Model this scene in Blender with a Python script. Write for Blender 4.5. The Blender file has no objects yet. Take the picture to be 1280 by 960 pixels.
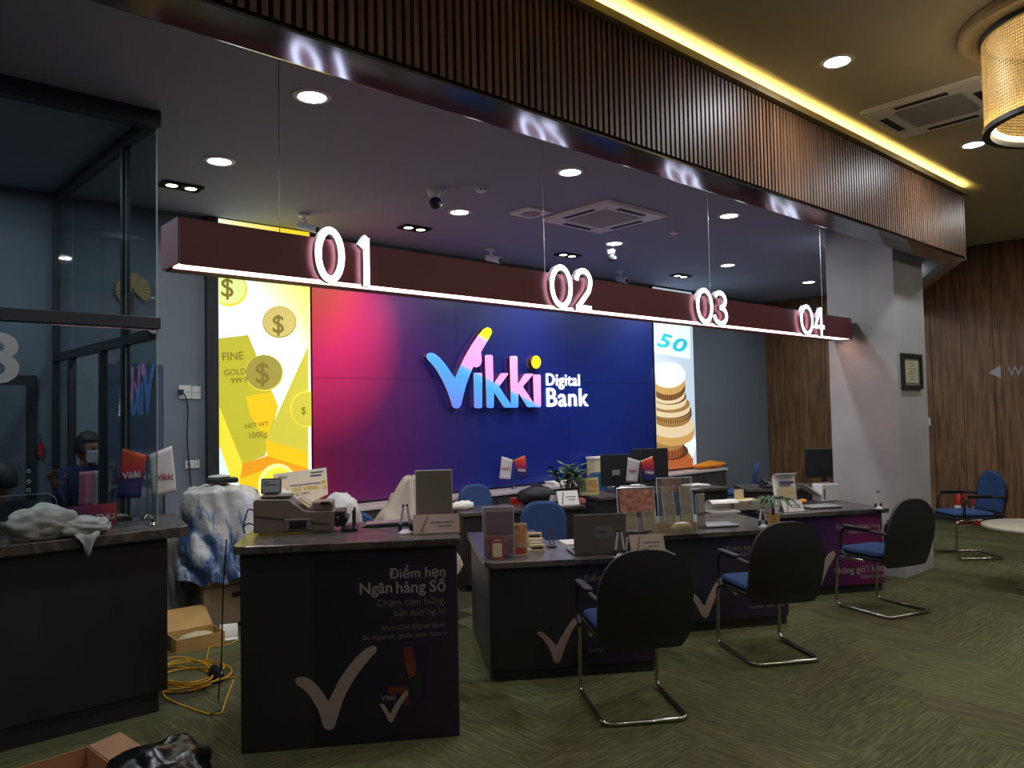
import bpy, bmesh, math, random
import numpy as np
from mathutils import Vector, Matrix, noise

S = bpy.context.scene
C = S.collection
R_ = math.radians
PI = math.pi

# ------------------------------------------------------------------ camera
EYE = Vector((0, 0, 1.65))
F = 960.0
YAW, PITCH, ROLL = math.atan2(1075, 960), math.atan(38 / 960), math.atan(0.02)
_f = Vector((math.cos(YAW) * math.cos(PITCH), math.sin(YAW) * math.cos(PITCH), math.sin(PITCH)))
_r0 = Vector((math.sin(YAW), -math.cos(YAW), 0))
_u0 = _r0.cross(_f)
_r = _r0 * math.cos(ROLL) - _u0 * math.sin(ROLL)
_u = _u0 * math.cos(ROLL) + _r0 * math.sin(ROLL)
cd = bpy.data.cameras.new('camera')
cam = bpy.data.objects.new('camera', cd)
C.objects.link(cam)
cam.matrix_world = Matrix(((_r.x, _u.x, -_f.x, EYE.x), (_r.y, _u.y, -_f.y, EYE.y), (_r.z, _u.z, -_f.z, EYE.z), (0, 0, 0, 1)))
cd.sensor_width = 36.0
cd.lens = F / 1280 * 36.0
cd.clip_start = 0.05
S.camera = cam

# ------------------------------------------------------------------ world and exposure
w = bpy.data.worlds.new('world')
S.world = w
w.use_nodes = True
w.node_tree.nodes['Background'].inputs[0].default_value = (0.6, 0.7, 0.9, 1)
w.node_tree.nodes['Background'].inputs[1].default_value = 0.02
S.view_settings.view_transform = 'Standard'
S.view_settings.look = 'None'
S.view_settings.gamma = 1.0
S.view_settings.exposure = 0.25
S.view_settings.use_curve_mapping = False
try:
    S.cycles.max_bounces = 8
    S.cycles.transparent_max_bounces = 16
    S.cycles.caustics_reflective = False
    S.cycles.caustics_refractive = False
    S.cycles.sample_clamp_indirect = 4.0
except Exception:
    pass
DOWN_W = 12.0      # back office downlights
HALL_W = 15.0     # customer hall downlights
SPOT_W = 6.0     # warm twin spots
COVE_E = 32.0      # cove strip
STRIP_E = 5.0     # strip under the hanging beam


def ray(x, y):
    return _f * F + _r * (x - 640) + _u * (480 - y)


def onz(x, y, z=0.0):          # photo point -> place on a level surface
    d = ray(x, y)
    return EYE + d * ((z - EYE.z) / d.z)


def ony(x, y, Y):              # photo point -> place on a wall parallel to the back wall
    d = ray(x, y)
    return EYE + d * (Y / d.y)


def onx(x, y, X):
    d = ray(x, y)
    return EYE + d * (X / d.x)


def onp(x, y, O, n):           # photo point -> place on any plane
    d = ray(x, y)
    return EYE + d * ((Vector(O) - EYE).dot(n) / d.dot(n))


# ------------------------------------------------------------------ materials
def lin(c):
    return tuple(((v / 255) / 12.92 if v / 255 <= 0.04045 else ((v / 255 + 0.055) / 1.055) ** 2.4) for v in c)


def newmat(name):
    m = bpy.data.materials.new(name)
    m.use_nodes = True
    nt = m.node_tree
    return m, nt, nt.nodes['Principled BSDF']


def nd(nt, t, **kw):
    n = nt.nodes.new(t)
    for k, v in kw.items():
        setattr(n, k, v)
    return n


def mat(name, rgb, rough=0.6, metal=0.0, var=0.0, scale=8.0, bump=0.0, bscale=None, spec=0.5, alpha=1.0, stretch=(1, 1, 1), coat=0.0):
    m, nt, b = newmat(name)
    c = lin(rgb)
    b.inputs['Roughness'].default_value = rough
    b.inputs['Metallic'].default_value = metal
    b.inputs['Specular IOR Level'].default_value = spec
    b.inputs['Alpha'].default_value = alpha
    b.inputs['Coat Weight'].default_value = coat
    b.inputs['Base Color'].default_value = (*c, 1)
    if var or bump:
        tc = nd(nt, 'ShaderNodeTexCoord')
        mp = nd(nt, 'ShaderNodeMapping')
        mp.inputs['Scale'].default_value = stretch
        nt.links.new(tc.outputs['Object'], mp.inputs['Vector'])
    if var:
        no = nd(nt, 'ShaderNodeTexNoise')
        no.inputs['Scale'].default_value = scale
        no.inputs['Detail'].default_value = 6
        nt.links.new(mp.outputs[0], no.inputs['Vector'])
        cr = nd(nt, 'ShaderNodeValToRGB')
        cr.color_ramp.elements[0].position = 0.3
        cr.color_ramp.elements[1].position = 0.7
        cr.color_ramp.elements[0].color = (*[v * (1 - var) for v in c], 1)
        cr.color_ramp.elements[1].color = (*[min(1, v * (1 + var)) for v in c], 1)
        nt.links.new(no.outputs['Fac'], cr.inputs[0])
        nt.links.new(cr.outputs[0], b.inputs['Base Color'])
    if bump:
        n2 = nd(nt, 'ShaderNodeTexNoise')
        n2.inputs['Scale'].default_value = bscale or scale * 6
        n2.inputs['Detail'].default_value = 4
        nt.links.new(mp.outputs[0], n2.inputs['Vector'])
        bp = nd(nt, 'ShaderNodeBump')
        bp.inputs['Strength'].default_value = bump
        bp.inputs['Distance'].default_value = 0.01
        nt.links.new(n2.outputs['Fac'], bp.inputs['Height'])
        nt.links.new(bp.outputs[0], b.inputs['Normal'])
    return m


def glow(name, rgb, e=1.0, base=None, sample=False):
    m, nt, b = newmat(name)
    b.inputs['Base Color'].default_value = (*lin(base or rgb), 1)
    b.inputs['Roughness'].default_value = 0.5
    b.inputs['Emission Color'].default_value = (*lin(rgb), 1)
    b.inputs['Emission Strength'].default_value = e
    if not sample:
        m.cycles.emission_sampling = 'NONE'
    return m


def glassmat(name, tint=(235, 240, 240), haze=0.0, rough=0.02, gain=1.0):
    """thin clear sheet: see-through with a mirror-like surface reflection"""
    m, nt, b = newmat(name)
    nt.nodes.remove(b)
    out = nt.nodes['Material Output']
    tr = nd(nt, 'ShaderNodeBsdfTransparent')
    tr.inputs[0].default_value = (*lin(tint), 1)
    gl = nd(nt, 'ShaderNodeBsdfGlossy')
    gl.inputs['Roughness'].default_value = rough
    fr = nd(nt, 'ShaderNodeFresnel')
    fr.inputs['IOR'].default_value = 1.45
    mx = nd(nt, 'ShaderNodeMixShader')
    ge = nd(nt, 'ShaderNodeNewGeometry')
    iv = nd(nt, 'ShaderNodeMath', operation='SUBTRACT')
    iv.inputs[0].default_value = 1.0
    nt.links.new(ge.outputs['Backfacing'], iv.inputs[1])
    ml = nd(nt, 'ShaderNodeMath', operation='MULTIPLY')
    nt.links.new(fr.outputs[0], ml.inputs[0])
    nt.links.new(iv.outputs[0], ml.inputs[1])
    m2_ = nd(nt, 'ShaderNodeMath', operation='MULTIPLY', use_clamp=True)
    m2_.inputs[1].default_value = gain
    nt.links.new(ml.outputs[0], m2_.inputs[0])
    nt.links.new(m2_.outputs[0], mx.inputs[0])
    nt.links.new(tr.outputs[0], mx.inputs[1])
    nt.links.new(gl.outputs[0], mx.inputs[2])
    last = mx
    if haze:
        df = nd(nt, 'ShaderNodeBsdfDiffuse')
        df.inputs[0].default_value = (*lin((205, 200, 188)), 1)
        m2 = nd(nt, 'ShaderNodeMixShader')
        m2.inputs[0].default_value = haze
        nt.links.new(mx.outputs[0], m2.inputs[1])
        nt.links.new(df.outputs[0], m2.inputs[2])
        last = m2
    nt.links.new(last.outputs[0], out.inputs[0])
    return m


def woodmat(name, dark, light, rough=0.45, scale=3.0, along='z', rnd=True, spec=0.5):
    m, nt, b = newmat(name)
    tc = nd(nt, 'ShaderNodeTexCoord')
    mp = nd(nt, 'ShaderNodeMapping')
    s = {'z': (9, 9, 0.7), 'x': (0.7, 9, 9), 'y': (9, 0.7, 9)}[along]
    mp.inputs['Scale'].default_value = s
    nt.links.new(tc.outputs['Object'], mp.inputs['Vector'])
    if rnd:
        oi = nd(nt, 'ShaderNodeObjectInfo')
        vm = nd(nt, 'ShaderNodeVectorMath', operation='SCALE')
        vm.inputs[0].default_value = (13, 7, 5)
        nt.links.new(oi.outputs['Random'], vm.inputs['Scale'])
        nt.links.new(vm.outputs[0], mp.inputs['Location'])
    no = nd(nt, 'ShaderNodeTexNoise')
    no.inputs['Scale'].default_value = scale
    no.inputs['Detail'].default_value = 8
    no.inputs['Distortion'].default_value = 0.6
    nt.links.new(mp.outputs[0], no.inputs['Vector'])
    cr = nd(nt, 'ShaderNodeValToRGB')
    cr.color_ramp.elements[0].position = 0.3
    cr.color_ramp.elements[1].position = 0.72
    cr.color_ramp.elements[0].color = (*lin(dark), 1)
    cr.color_ramp.elements[1].color = (*lin(light), 1)
    nt.links.new(no.outputs['Fac'], cr.inputs[0])
    nt.links.new(cr.outputs[0], b.inputs['Base Color'])
    b.inputs['Roughness'].default_value = rough
    b.inputs['Specular IOR Level'].default_value = spec
    return m


def carpetmat():
    m, nt, b = newmat('carpet_plank')
    tc = nd(nt, 'ShaderNodeTexCoord')
    oi = nd(nt, 'ShaderNodeObjectInfo')
    mp = nd(nt, 'ShaderNodeMapping')
    mp.inputs['Scale'].default_value = (4.0, 52, 1)
    vm = nd(nt, 'ShaderNodeVectorMath', operation='SCALE')
    vm.inputs[0].default_value = (31, 17, 5)
    nt.links.new(oi.outputs['Random'], vm.inputs['Scale'])
    nt.links.new(vm.outputs[0], mp.inputs['Location'])
    nt.links.new(tc.outputs['Object'], mp.inputs['Vector'])
    no = nd(nt, 'ShaderNodeTexNoise')
    no.inputs['Scale'].default_value = 1.6
    no.inputs['Detail'].default_value = 7
    no.inputs['Roughness'].default_value = 0.65
    nt.links.new(mp.outputs[0], no.inputs['Vector'])
    cr = nd(nt, 'ShaderNodeValToRGB')
    e = cr.color_ramp.elements
    e[0].position, e[0].color = 0.28, (*lin((64, 63, 44)), 1)
    e[1].position, e[1].color = 0.75, (*lin((122, 121, 88)), 1)
    k = e.new(0.5)
    k.color = (*lin((90, 90, 60)), 1)
    nt.links.new(no.outputs['Fac'], cr.inputs[0])
    hs = nd(nt, 'ShaderNodeHueSaturation')
    mr = nd(nt, 'ShaderNodeMapRange')
    mr.inputs['To Min'].default_value = 0.86
    mr.inputs['To Max'].default_value = 1.14
    nt.links.new(oi.outputs['Random'], mr.inputs['Value'])
    nt.links.new(mr.outputs[0], hs.inputs['Value'])
    mr2 = nd(nt, 'ShaderNodeMapRange')
    mr2.inputs['To Min'].default_value = 0.48
    mr2.inputs['To Max'].default_value = 0.525
    ml = nd(nt, 'ShaderNodeMath', operation='FRACT')
    m7 = nd(nt, 'ShaderNodeMath', operation='MULTIPLY')
    m7.inputs[1].default_value = 7.31
    nt.links.new(oi.outputs['Random'], m7.inputs[0])
    nt.links.new(m7.outputs[0], ml.inputs[0])
    nt.links.new(ml.outputs[0], mr2.inputs['Value'])
    nt.links.new(mr2.outputs[0], hs.inputs['Hue'])
    nt.links.new(cr.outputs[0], hs.inputs['Color'])
    nt.links.new(hs.outputs[0], b.inputs['Base Color'])
    b.inputs['Roughness'].default_value = 0.95
    b.inputs['Specular IOR Level'].default_value = 0.1
    bp = nd(nt, 'ShaderNodeBump')
    bp.inputs['Strength'].default_value = 0.35
    bp.inputs['Distance'].default_value = 0.006
    nt.links.new(no.outputs['Fac'], bp.inputs['Height'])
    nt.links.new(bp.outputs[0], b.inputs['Normal'])
    return m


def rampx(name, axis, stops, rough=0.4, emis=0.0, sample=False):
    """print whose colours change along a direction of the room: stops = [(metres, rgb)]"""
    m, nt, b = newmat(name)
    ge = nd(nt, 'ShaderNodeNewGeometry')
    dt = nd(nt, 'ShaderNodeVectorMath', operation='DOT_PRODUCT')
    dt.inputs[1].default_value = axis
    nt.links.new(ge.outputs['Position'], dt.inputs[0])
    mr = nd(nt, 'ShaderNodeMapRange')
    a, z = stops[0][0], stops[-1][0]
    mr.inputs['From Min'].default_value = a
    mr.inputs['From Max'].default_value = z
    nt.links.new(dt.outputs['Value'], mr.inputs['Value'])
    cr = nd(nt, 'ShaderNodeValToRGB')
    e = cr.color_ramp.elements
    while len(e) > 1:
        e.remove(e[-1])
    for i, (t, c) in enumerate(stops):
        k = e[0] if i == 0 else e.new((t - a) / (z - a))
        k.position = (t - a) / (z - a)
        k.color = (*lin(c), 1)
    nt.links.new(mr.outputs[0], cr.inputs[0])
    nt.links.new(cr.outputs[0], b.inputs['Base Color'])
    b.inputs['Roughness'].default_value = rough
    if emis:
        nt.links.new(cr.outputs[0], b.inputs['Emission Color'])
        b.inputs['Emission Strength'].default_value = emis
        if not sample:
            m.cycles.emission_sampling = 'NONE'
    return m, nt, b, cr


M = {}
M['gray_wall'] = mat('gray_wall', (112, 121, 131), 0.85, var=0.06, scale=1.5, bump=0.05, bscale=60)
M['plaster'] = mat('plaster', (172, 170, 170), 0.8, var=0.10, scale=2.2, bump=0.08, bscale=25)
M['ceiling_dark'] = mat('ceiling_dark', (158, 166, 190), 0.8)
M['ceiling_warm'] = mat('ceiling_warm', (206, 196, 172), 0.85)
M['floor_base'] = mat('floor_base', (60, 58, 38), 0.95)
M['carpet'] = carpetmat()
M['wood_panel'] = woodmat('wood_panel', (78, 54, 34), (146, 108, 72), 0.42, 2.4)
M['slat_wood'] = woodmat('slat_wood', (84, 56, 40), (134, 96, 68), 0.46, 2.0, spec=0.38)
M['slat_back'] = mat('slat_back', (22, 18, 16), 0.7)
M['mirror_trim'] = mat('mirror_trim', (156, 156, 172), 0.12, metal=1.0)
M['lip'] = mat('lip', (150, 132, 96), 0.7)
M['black_metal'] = mat('black_metal', (46, 48, 53), 0.45, metal=0.2)
M['black_laminate'] = mat('black_laminate', (46, 45, 45), 0.45, var=0.15, scale=3)
M['dark_laminate'] = mat('dark_laminate', (70, 68, 67), 0.5, var=0.12, scale=5)
M['black_plastic'] = mat('black_plastic', (34, 34, 37), 0.5, bump=0.05, bscale=200)
M['gray_plastic'] = mat('gray_plastic', (122, 110, 102), 0.5)
M['gray_plastic_dark'] = mat('gray_plastic_dark', (78, 70, 66), 0.5)
M['white_plastic'] = mat('white_plastic', (206, 206, 206), 0.4)
M['chrome'] = mat('chrome', (190, 186, 176), 0.16, metal=1.0)
M['steel'] = mat('steel', (168, 166, 162), 0.3, metal=1.0)
M['silver'] = mat('silver', (165, 163, 160), 0.38, metal=0.7)
M['blue_fabric'] = mat('blue_fabric', (58, 80, 122), 0.95, var=0.12, scale=60, bump=0.25, bscale=300, spec=0.1)
M['paper'] = mat('paper', (240, 236, 228), 0.8)
M['paper2'] = mat('paper2', (200, 196, 192), 0.8)
M['cream'] = mat('cream', (206, 190, 150), 0.8)
M['cardboard'] = mat('cardboard', (206, 164, 100), 0.9, var=0.1, scale=6)
M['cardboard2'] = mat('cardboard2', (170, 128, 92), 0.9, var=0.1, scale=6)
M['orange'] = mat('orange', (226, 138, 28), 0.8, bump=0.4, bscale=20)
M['yellow_cable'] = mat('yellow_cable', (214, 160, 30), 0.5)
M['black_bag'] = mat('black_bag', (14, 14, 16), 0.28, bump=0.5, bscale=18, spec=0.6)
M['jacket'] = mat('jacket', (150, 155, 150), 0.95, var=0.05, scale=14, bump=0.10, bscale=40)
M['tarp'] = mat('tarp', (178, 162, 146), 0.75, var=0.08, scale=7, bump=0.35, bscale=14)
M['sheet'] = mat('sheet', (214, 212, 208), 0.45, var=0.08, scale=9, bump=0.5, bscale=16)
M['leaf'] = mat('leaf', (58, 96, 52), 0.5, var=0.3, scale=20)
M['leaf2'] = mat('leaf2', (112, 140, 96), 0.5, var=0.3, scale=20)
M['stem'] = mat('stem', (92, 66, 44), 0.8)
M['drawer'] = mat('drawer', (166, 146, 122), 0.6, var=0.06, scale=4)
M['red'] = mat('red', (190, 34, 30), 0.4)
M['red_tag'] = mat('red_tag', (170, 30, 50), 0.6)
M['glass'] = glassmat('glass', (222, 230, 232))
M['door_glass'] = glassmat('door_glass', (222, 230, 232), rough=0.0, gain=3.5)
M['acrylic'] = glassmat('acrylic', (228, 228, 224), haze=0.08)
M['acrylic_dull'] = glassmat('acrylic_dull', (170, 160, 150), haze=0.22, rough=0.12)
M['glass_edge'] = mat('glass_edge', (150, 170, 160), 0.2, spec=0.8)
M['lens_white'] = glow('lens_white', (245, 248, 255), 14.0, base=(240, 240, 240))
M['lens_warm'] = glow('lens_warm', (255, 226, 190), 9.0, base=(240, 230, 220))
M['digit'] = glow('digit', (236, 240, 255), 3.2, base=(240, 240, 245), sample=True)
M['digit_off'] = mat('digit_off', (172, 172, 172), 0.4)
M['led_strip'] = glow('led_strip', (255, 208, 190), STRIP_E, sample=True)
M['cove_led'] = glow('cove_led', (255, 226, 130), COVE_E, sample=True)
M['maroon'] = mat('maroon', (142, 70, 76), 0.5)
M['maroon_end'] = mat('maroon_end', (150, 110, 120), 0.5)
M['white_paint'] = mat('white_paint', (250, 248, 255), 0.5)
M['slot'] = mat('slot', (24, 24, 28), 0.6)
M['grille'] = mat('grille', (176, 172, 178), 0.6)
M['check'] = mat('check', (172, 150, 142), 0.6)
M['print_text'] = mat('print_text', (160, 150, 150), 0.6)
M['print_text_dim'] = mat('print_text_dim', (124, 116, 119), 0.6)
M['black_ink'] = mat('black_ink', (30, 28, 30), 0.7)
M['gray_ink'] = mat('gray_ink', (108, 100, 98), 0.7)
M['stone_white'] = mat('stone_white', (196, 190, 170), 0.35, var=0.06, scale=5)
M['skin'] = mat('skin', (150, 104, 82), 0.6)
M['hair'] = mat('hair', (20, 17, 16), 0.6, bump=0.3, bscale=80)
M['navy_cloth'] = mat('navy_cloth', (34, 42, 84), 0.9)
M['light_cloth'] = mat('light_cloth', (168, 166, 172), 0.9)
M['pink_cloth'] = mat('pink_cloth', (206, 122, 140), 0.9)
M['mask_cloth'] = mat('mask_cloth', (196, 198, 204), 0.9)
M['dark_cloth'] = mat('dark_cloth', (44, 46, 54), 0.9)
M['fan_straw'] = mat('fan_straw', (196, 160, 104), 0.8)
M['gold_drum_in'] = glow('gold_drum_in', (255, 214, 130), 0.5)


def stonemat():
    m, nt, b = newmat('stone_top')
    tc = nd(nt, 'ShaderNodeTexCoord')
    no = nd(nt, 'ShaderNodeTexNoise')
    no.inputs['Scale'].default_value = 3.0
    no.inputs['Detail'].default_value = 10
    no.inputs['Distortion'].default_value = 1.6
    nt.links.new(tc.outputs['Object'], no.inputs['Vector'])
    cr = nd(nt, 'ShaderNodeValToRGB')
    e = cr.color_ramp.elements
    e[0].position, e[0].color = 0.35, (*lin((50, 45, 43)), 1)
    e[1].position, e[1].color = 0.62, (*lin((76, 70, 67)), 1)
    k = e.new(0.53)
    k.color = (*lin((98, 91, 86)), 1)
    k = e.new(0.545)
    k.color = (*lin((64, 58, 55)), 1)
    nt.links.new(no.outputs['Fac'], cr.inputs[0])
    nt.links.new(cr.outputs[0], b.inputs['Base Color'])
    b.inputs['Roughness'].default_value = 0.28
    return m


M['stone'] = stonemat()


def plasticsheet():
    m, nt, b = newmat('dust_sheet_blue')
    tc = nd(nt, 'ShaderNodeTexCoord')
    no = nd(nt, 'ShaderNodeTexNoise')
    no.inputs['Scale'].default_value = 3.0
    no.inputs['Detail'].default_value = 7
    no.inputs['Distortion'].default_value = 2.2
    mp = nd(nt, 'ShaderNodeMapping')
    mp.inputs['Scale'].default_value = (1.6, 1.2, 0.55)
    mp.inputs['Rotation'].default_value = (0.3, 0.5, 0)
    nt.links.new(tc.outputs['Object'], mp.inputs['Vector'])
    nt.links.new(mp.outputs[0], no.inputs['Vector'])
    cr = nd(nt, 'ShaderNodeValToRGB')
    e = cr.color_ramp.elements
    e[0].position, e[0].color = 0.40, (*lin((66, 92, 138)), 1)
    e[1].position, e[1].color = 0.56, (*lin((214, 210, 208)), 1)
    k = e.new(0.46)
    k.color = (*lin((138, 158, 188)), 1)
    sx = nd(nt, 'ShaderNodeSeparateXYZ')
    nt.links.new(tc.outputs['Object'], sx.inputs[0])
    zr = nd(nt, 'ShaderNodeMapRange')
    zr.inputs['From Min'].default_value, zr.inputs['From Max'].default_value = 0.1, 0.78
    zr.inputs['To Min'].default_value, zr.inputs['To Max'].default_value = -0.07, 0.17
    nt.links.new(sx.outputs['Z'], zr.inputs['Value'])
    ad = nd(nt, 'ShaderNodeMath', operation='ADD')
    nt.links.new(no.outputs['Fac'], ad.inputs[0])
    nt.links.new(zr.outputs[0], ad.inputs[1])
    nt.links.new(ad.outputs[0], cr.inputs[0])
    nt.links.new(cr.outputs[0], b.inputs['Base Color'])
    b.inputs['Roughness'].default_value = 0.3
    bp = nd(nt, 'ShaderNodeBump')
    bp.inputs['Strength'].default_value = 0.5
    bp.inputs['Distance'].default_value = 0.03
    n2 = nd(nt, 'ShaderNodeTexNoise')
    n2.inputs['Scale'].default_value = 14
    n2.inputs['Detail'].default_value = 3
    nt.links.new(tc.outputs['Object'], n2.inputs['Vector'])
    nt.links.new(n2.outputs['Fac'], bp.inputs['Height'])
    nt.links.new(bp.outputs[0], b.inputs['Normal'])
    return m


M['dust_blue'] = plasticsheet()


# ------------------------------------------------------------------ mesh building
class MB:
    def __init__(self):
        self.v, self.f, self.m = [], [], []

    def add(self, verts, faces, mi=0):
        o = len(self.v)
        self.v += [Vector(p) for p in verts]
        self.f += [tuple(i + o for i in f) for f in faces]
        self.m += [mi] * len(faces)
        return self

    def box(self, c, s, rot=None, mi=0):
        c = Vector(c)
        hx, hy, hz = s[0] / 2, s[1] / 2, s[2] / 2
        p = [Vector((x, y, z)) for x in (-hx, hx) for y in (-hy, hy) for z in (-hz, hz)]
        if rot is not None:
            Rm = rot if isinstance(rot, Matrix) else Matrix.Rotation(rot, 3, 'Z')
            p = [Rm @ q for q in p]
        return self.add([q + c for q in p], [(0, 1, 3, 2), (4, 6, 7, 5), (0, 4, 5, 1), (2, 3, 7, 6), (0, 2, 6, 4), (1, 5, 7, 3)], mi)

    def span(self, a, b, mi=0):
        a, b = Vector(a), Vector(b)
        return self.box((a + b) / 2, [abs(q) for q in (b - a)], None, mi)

    def prism(self, poly, z0, z1, fr=None, mi=0):
        """polygon in (u, v) pushed from z0 to z1; fr maps (u, v, w) to the room"""
        n = len(poly)
        area = sum(poly[i][0] * poly[(i + 1) % n][1] - poly[(i + 1) % n][0] * poly[i][1] for i in range(n))
        if area < 0:
            poly = list(poly)[::-1]
        fn = fr or (lambda u, v, w: Vector((u, v, w)))
        vs = [fn(u, v, z0) for u, v in poly] + [fn(u, v, z1) for u, v in poly]
        fs = [tuple(range(n - 1, -1, -1)), tuple(range(n, 2 * n))] + [(i, (i + 1) % n, n + (i + 1) % n, n + i) for i in range(n)]
        return self.add(vs, fs, mi)

    def tube(self, pts, r, n=8, closed=False, mi=0, caps=True):
        pts = [Vector(p) for p in pts]
        N = len(pts)
        rr = r if isinstance(r, (list, tuple)) else [r] * N
        rings, up = [], None
        for i, p in enumerate(pts):
            if closed:
                t = pts[(i + 1) % N] - pts[i - 1]
            else:
                t = pts[min(i + 1, N - 1)] - pts[max(i - 1, 0)]
            t.normalize()
            if up is None:
                up = Vector((0, 0, 1)) if abs(t.z) < 0.9 else Vector((1, 0, 0))
            a = t.cross(up)
            if a.length < 1e-5:
                a = t.orthogonal()
            a.normalize()
            b = a.cross(t)
            up = b
            rings.append([p + a * (rr[i] * math.cos(2 * PI * k / n)) + b * (rr[i] * math.sin(2 * PI * k / n)) for k in range(n)])
        vs = [q for g in rings for q in g]
        fs = []
        for i in range(N if closed else N - 1):
            j = (i + 1) % N
            for k in range(n):
                fs.append((i * n + k, i * n + (k + 1) % n, j * n + (k + 1) % n, j * n + k))
        if caps and not closed:
            fs.append(tuple(range(n - 1, -1, -1)))
            fs.append(tuple((N - 1) * n + k for k in range(n)))
        return self.add(vs, fs, mi)

    def cyl(self, a, b, r, n=16, r2=None, mi=0):
        a, b = Vector(a), Vector(b)
        return self.tube([a, b], [r, r if r2 is None else r2], n, mi=mi)

    def lathe(self, prof, c=(0, 0, 0), n=24, mi=0, close=True):
        c = Vector(c)
        vs, fs = [], []
        for r, z in prof:
            vs += [c + Vector((r * math.cos(2 * PI * k / n), r * math.sin(2 * PI * k / n), z)) for k in range(n)]
        for i in range(len(prof) - 1):
            for k in range(n):
                fs.append((i * n + k, i * n + (k + 1) % n, (i + 1) * n + (k + 1) % n, (i + 1) * n + k))
        if close:
            fs.append(tuple(range(n - 1, -1, -1)))
            fs.append(tuple((len(prof) - 1) * n + k for k in range(n)))
        return self.add(vs, fs, mi)

    def ball(self, c, r, nu=16, nv=10, mi=0, fn=None):
        c = Vector(c)
        r = r if isinstance(r, (tuple, list)) else (r, r, r)
        vs = []
        for j in range(nv + 1):
            th = PI * j / nv
            for k in range(nu):
                ph = 2 * PI * k / nu
                d = Vector((math.sin(th) * math.cos(ph), math.sin(th) * math.sin(ph), math.cos(th)))
                p = Vector((d.x * r[0], d.y * r[1], d.z * r[2]))
                if fn:
                    p = fn(d, p)
                vs.append(c + p)
        fs = []
        for j in range(nv):
            for k in range(nu):
                a, b, e, g = j * nu + k, j * nu + (k + 1) % nu, (j + 1) * nu + (k + 1) % nu, (j + 1) * nu + k
                if j == 0:
                    fs.append((a, g, e))
                elif j == nv - 1:
                    fs.append((a, g, b))
                else:
                    fs.append((a, g, e, b))
        return self.add(vs, fs, mi)

    def grid(self, fn, nu, nv, mi=0, wrap=False):
        vs = [fn(i / nu, j / nv) for j in range(nv + 1) for i in range(nu + (0 if wrap else 1))]
        W = nu if wrap else nu + 1
        fs = []
        for j in range(nv):
            for i in range(nu):
                i2 = (i + 1) % W
                fs.append((j * W + i, j * W + i2, (j + 1) * W + i2, (j + 1) * W + i))
        return self.add(vs, fs, mi)

    def build(self, name, mats, parent=None, smooth=False, bevel=0.0, local=False, solid=0.0, sub=0, origin=None, fix=False):
        me = bpy.data.meshes.new(name)
        o = bpy.data.objects.new(name, me)
        C.objects.link(o)
        vs = self.v
        if parent is not None:
            o.parent = parent
            if not local:
                root = parent
                while root.parent:
                    root = root.parent
                inv = root.matrix_basis.inverted()
                vs = [inv @ p for p in vs]
        elif not local:
            if origin is None:
                xs, ys, zs = [p.x for p in vs], [p.y for p in vs], [p.z for p in vs]
                origin = Vector(((min(xs) + max(xs)) / 2, (min(ys) + max(ys)) / 2, min(zs)))
            origin = Vector(origin)
            vs = [p - origin for p in vs]
            o.location = origin
        me.from_pydata([tuple(p) for p in vs], [], self.f)
        mats = mats if isinstance(mats, (list, tuple)) else [mats]
        for q in mats:
            me.materials.append(M[q] if isinstance(q, str) else q)
        if len(mats) > 1:
            me.polygons.foreach_set('material_index', self.m)
        if fix:
            bm = bmesh.new()
            bm.from_mesh(me)
            bmesh.ops.remove_doubles(bm, verts=bm.verts, dist=1e-5)
            bmesh.ops.recalc_face_normals(bm, faces=bm.faces)
            bm.to_mesh(me)
            bm.free()
        if smooth:
            me.polygons.foreach_set('use_smooth', [True] * len(me.polygons))
            if smooth != 'all':
                me.set_sharp_from_angle(angle=R_(40))
        me.update()
        if solid:
            md = o.modifiers.new('solid', 'SOLIDIFY')
            md.thickness = solid
            md.offset = 0
        if bevel:
            md = o.modifiers.new('bevel', 'BEVEL')
            md.width = bevel
            md.segments = 2
            md.limit_method = 'ANGLE'
            md.angle_limit = R_(50)
        if sub:
            md = o.modifiers.new('sub', 'SUBSURF')
            md.levels = md.render_levels = sub
        return o


def tag(o, label=None, cat=None, group=None, kind=None):
    if label:
        o['label'] = label
    if cat:
        o['category'] = cat
    if group:
        o['group'] = group
    if kind:
        o['kind'] = kind
    return o


def thing(name, label, cat, loc=(0, 0, 0), rz=0.0, group=None):
    o = bpy.data.objects.new(name, None)
    C.objects.link(o)
    o.empty_display_size = 0.1
    o.location = loc
    o.rotation_euler = (0, 0, rz)
    return tag(o, label, cat, group)


def kids(o):
    return [c for c in bpy.data.objects if c.parent == o]


def dup(root, loc, rz, label=None, group=None):
    r = root.copy()
    C.objects.link(r)
    r.location = loc
    r.rotation_euler = (0, 0, rz)
    if label:
        r['label'] = label
    if group:
        r['group'] = group
    for ch in kids(root):
        c = ch.copy()
        C.objects.link(c)
        c.parent = r
        for g in kids(ch):
            d = g.copy()
            C.objects.link(d)
            d.parent = c
    return r


def structure(name, mb, m, **kw):
    o = mb.build(name, m, **kw)
    o['kind'] = 'structure'
    return o


class Frame:
    """flat working plane: O corner, ex to the right, ey up, ez towards the viewer"""
    def __init__(self, O, ex, ey=(0, 0, 1)):
        self.O, self.ex, self.ey = Vector(O), Vector(ex).normalized(), Vector(ey).normalized()
        self.ez = self.ex.cross(self.ey).normalized()

    def __call__(self, u, v, w=0.0):
        return self.O + self.ex * u + self.ey * v + self.ez * w

    def px(self, x, y):
        d = onp(x, y, self.O, self.ez) - self.O
        return (d.dot(self.ex), d.dot(self.ey))


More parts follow.
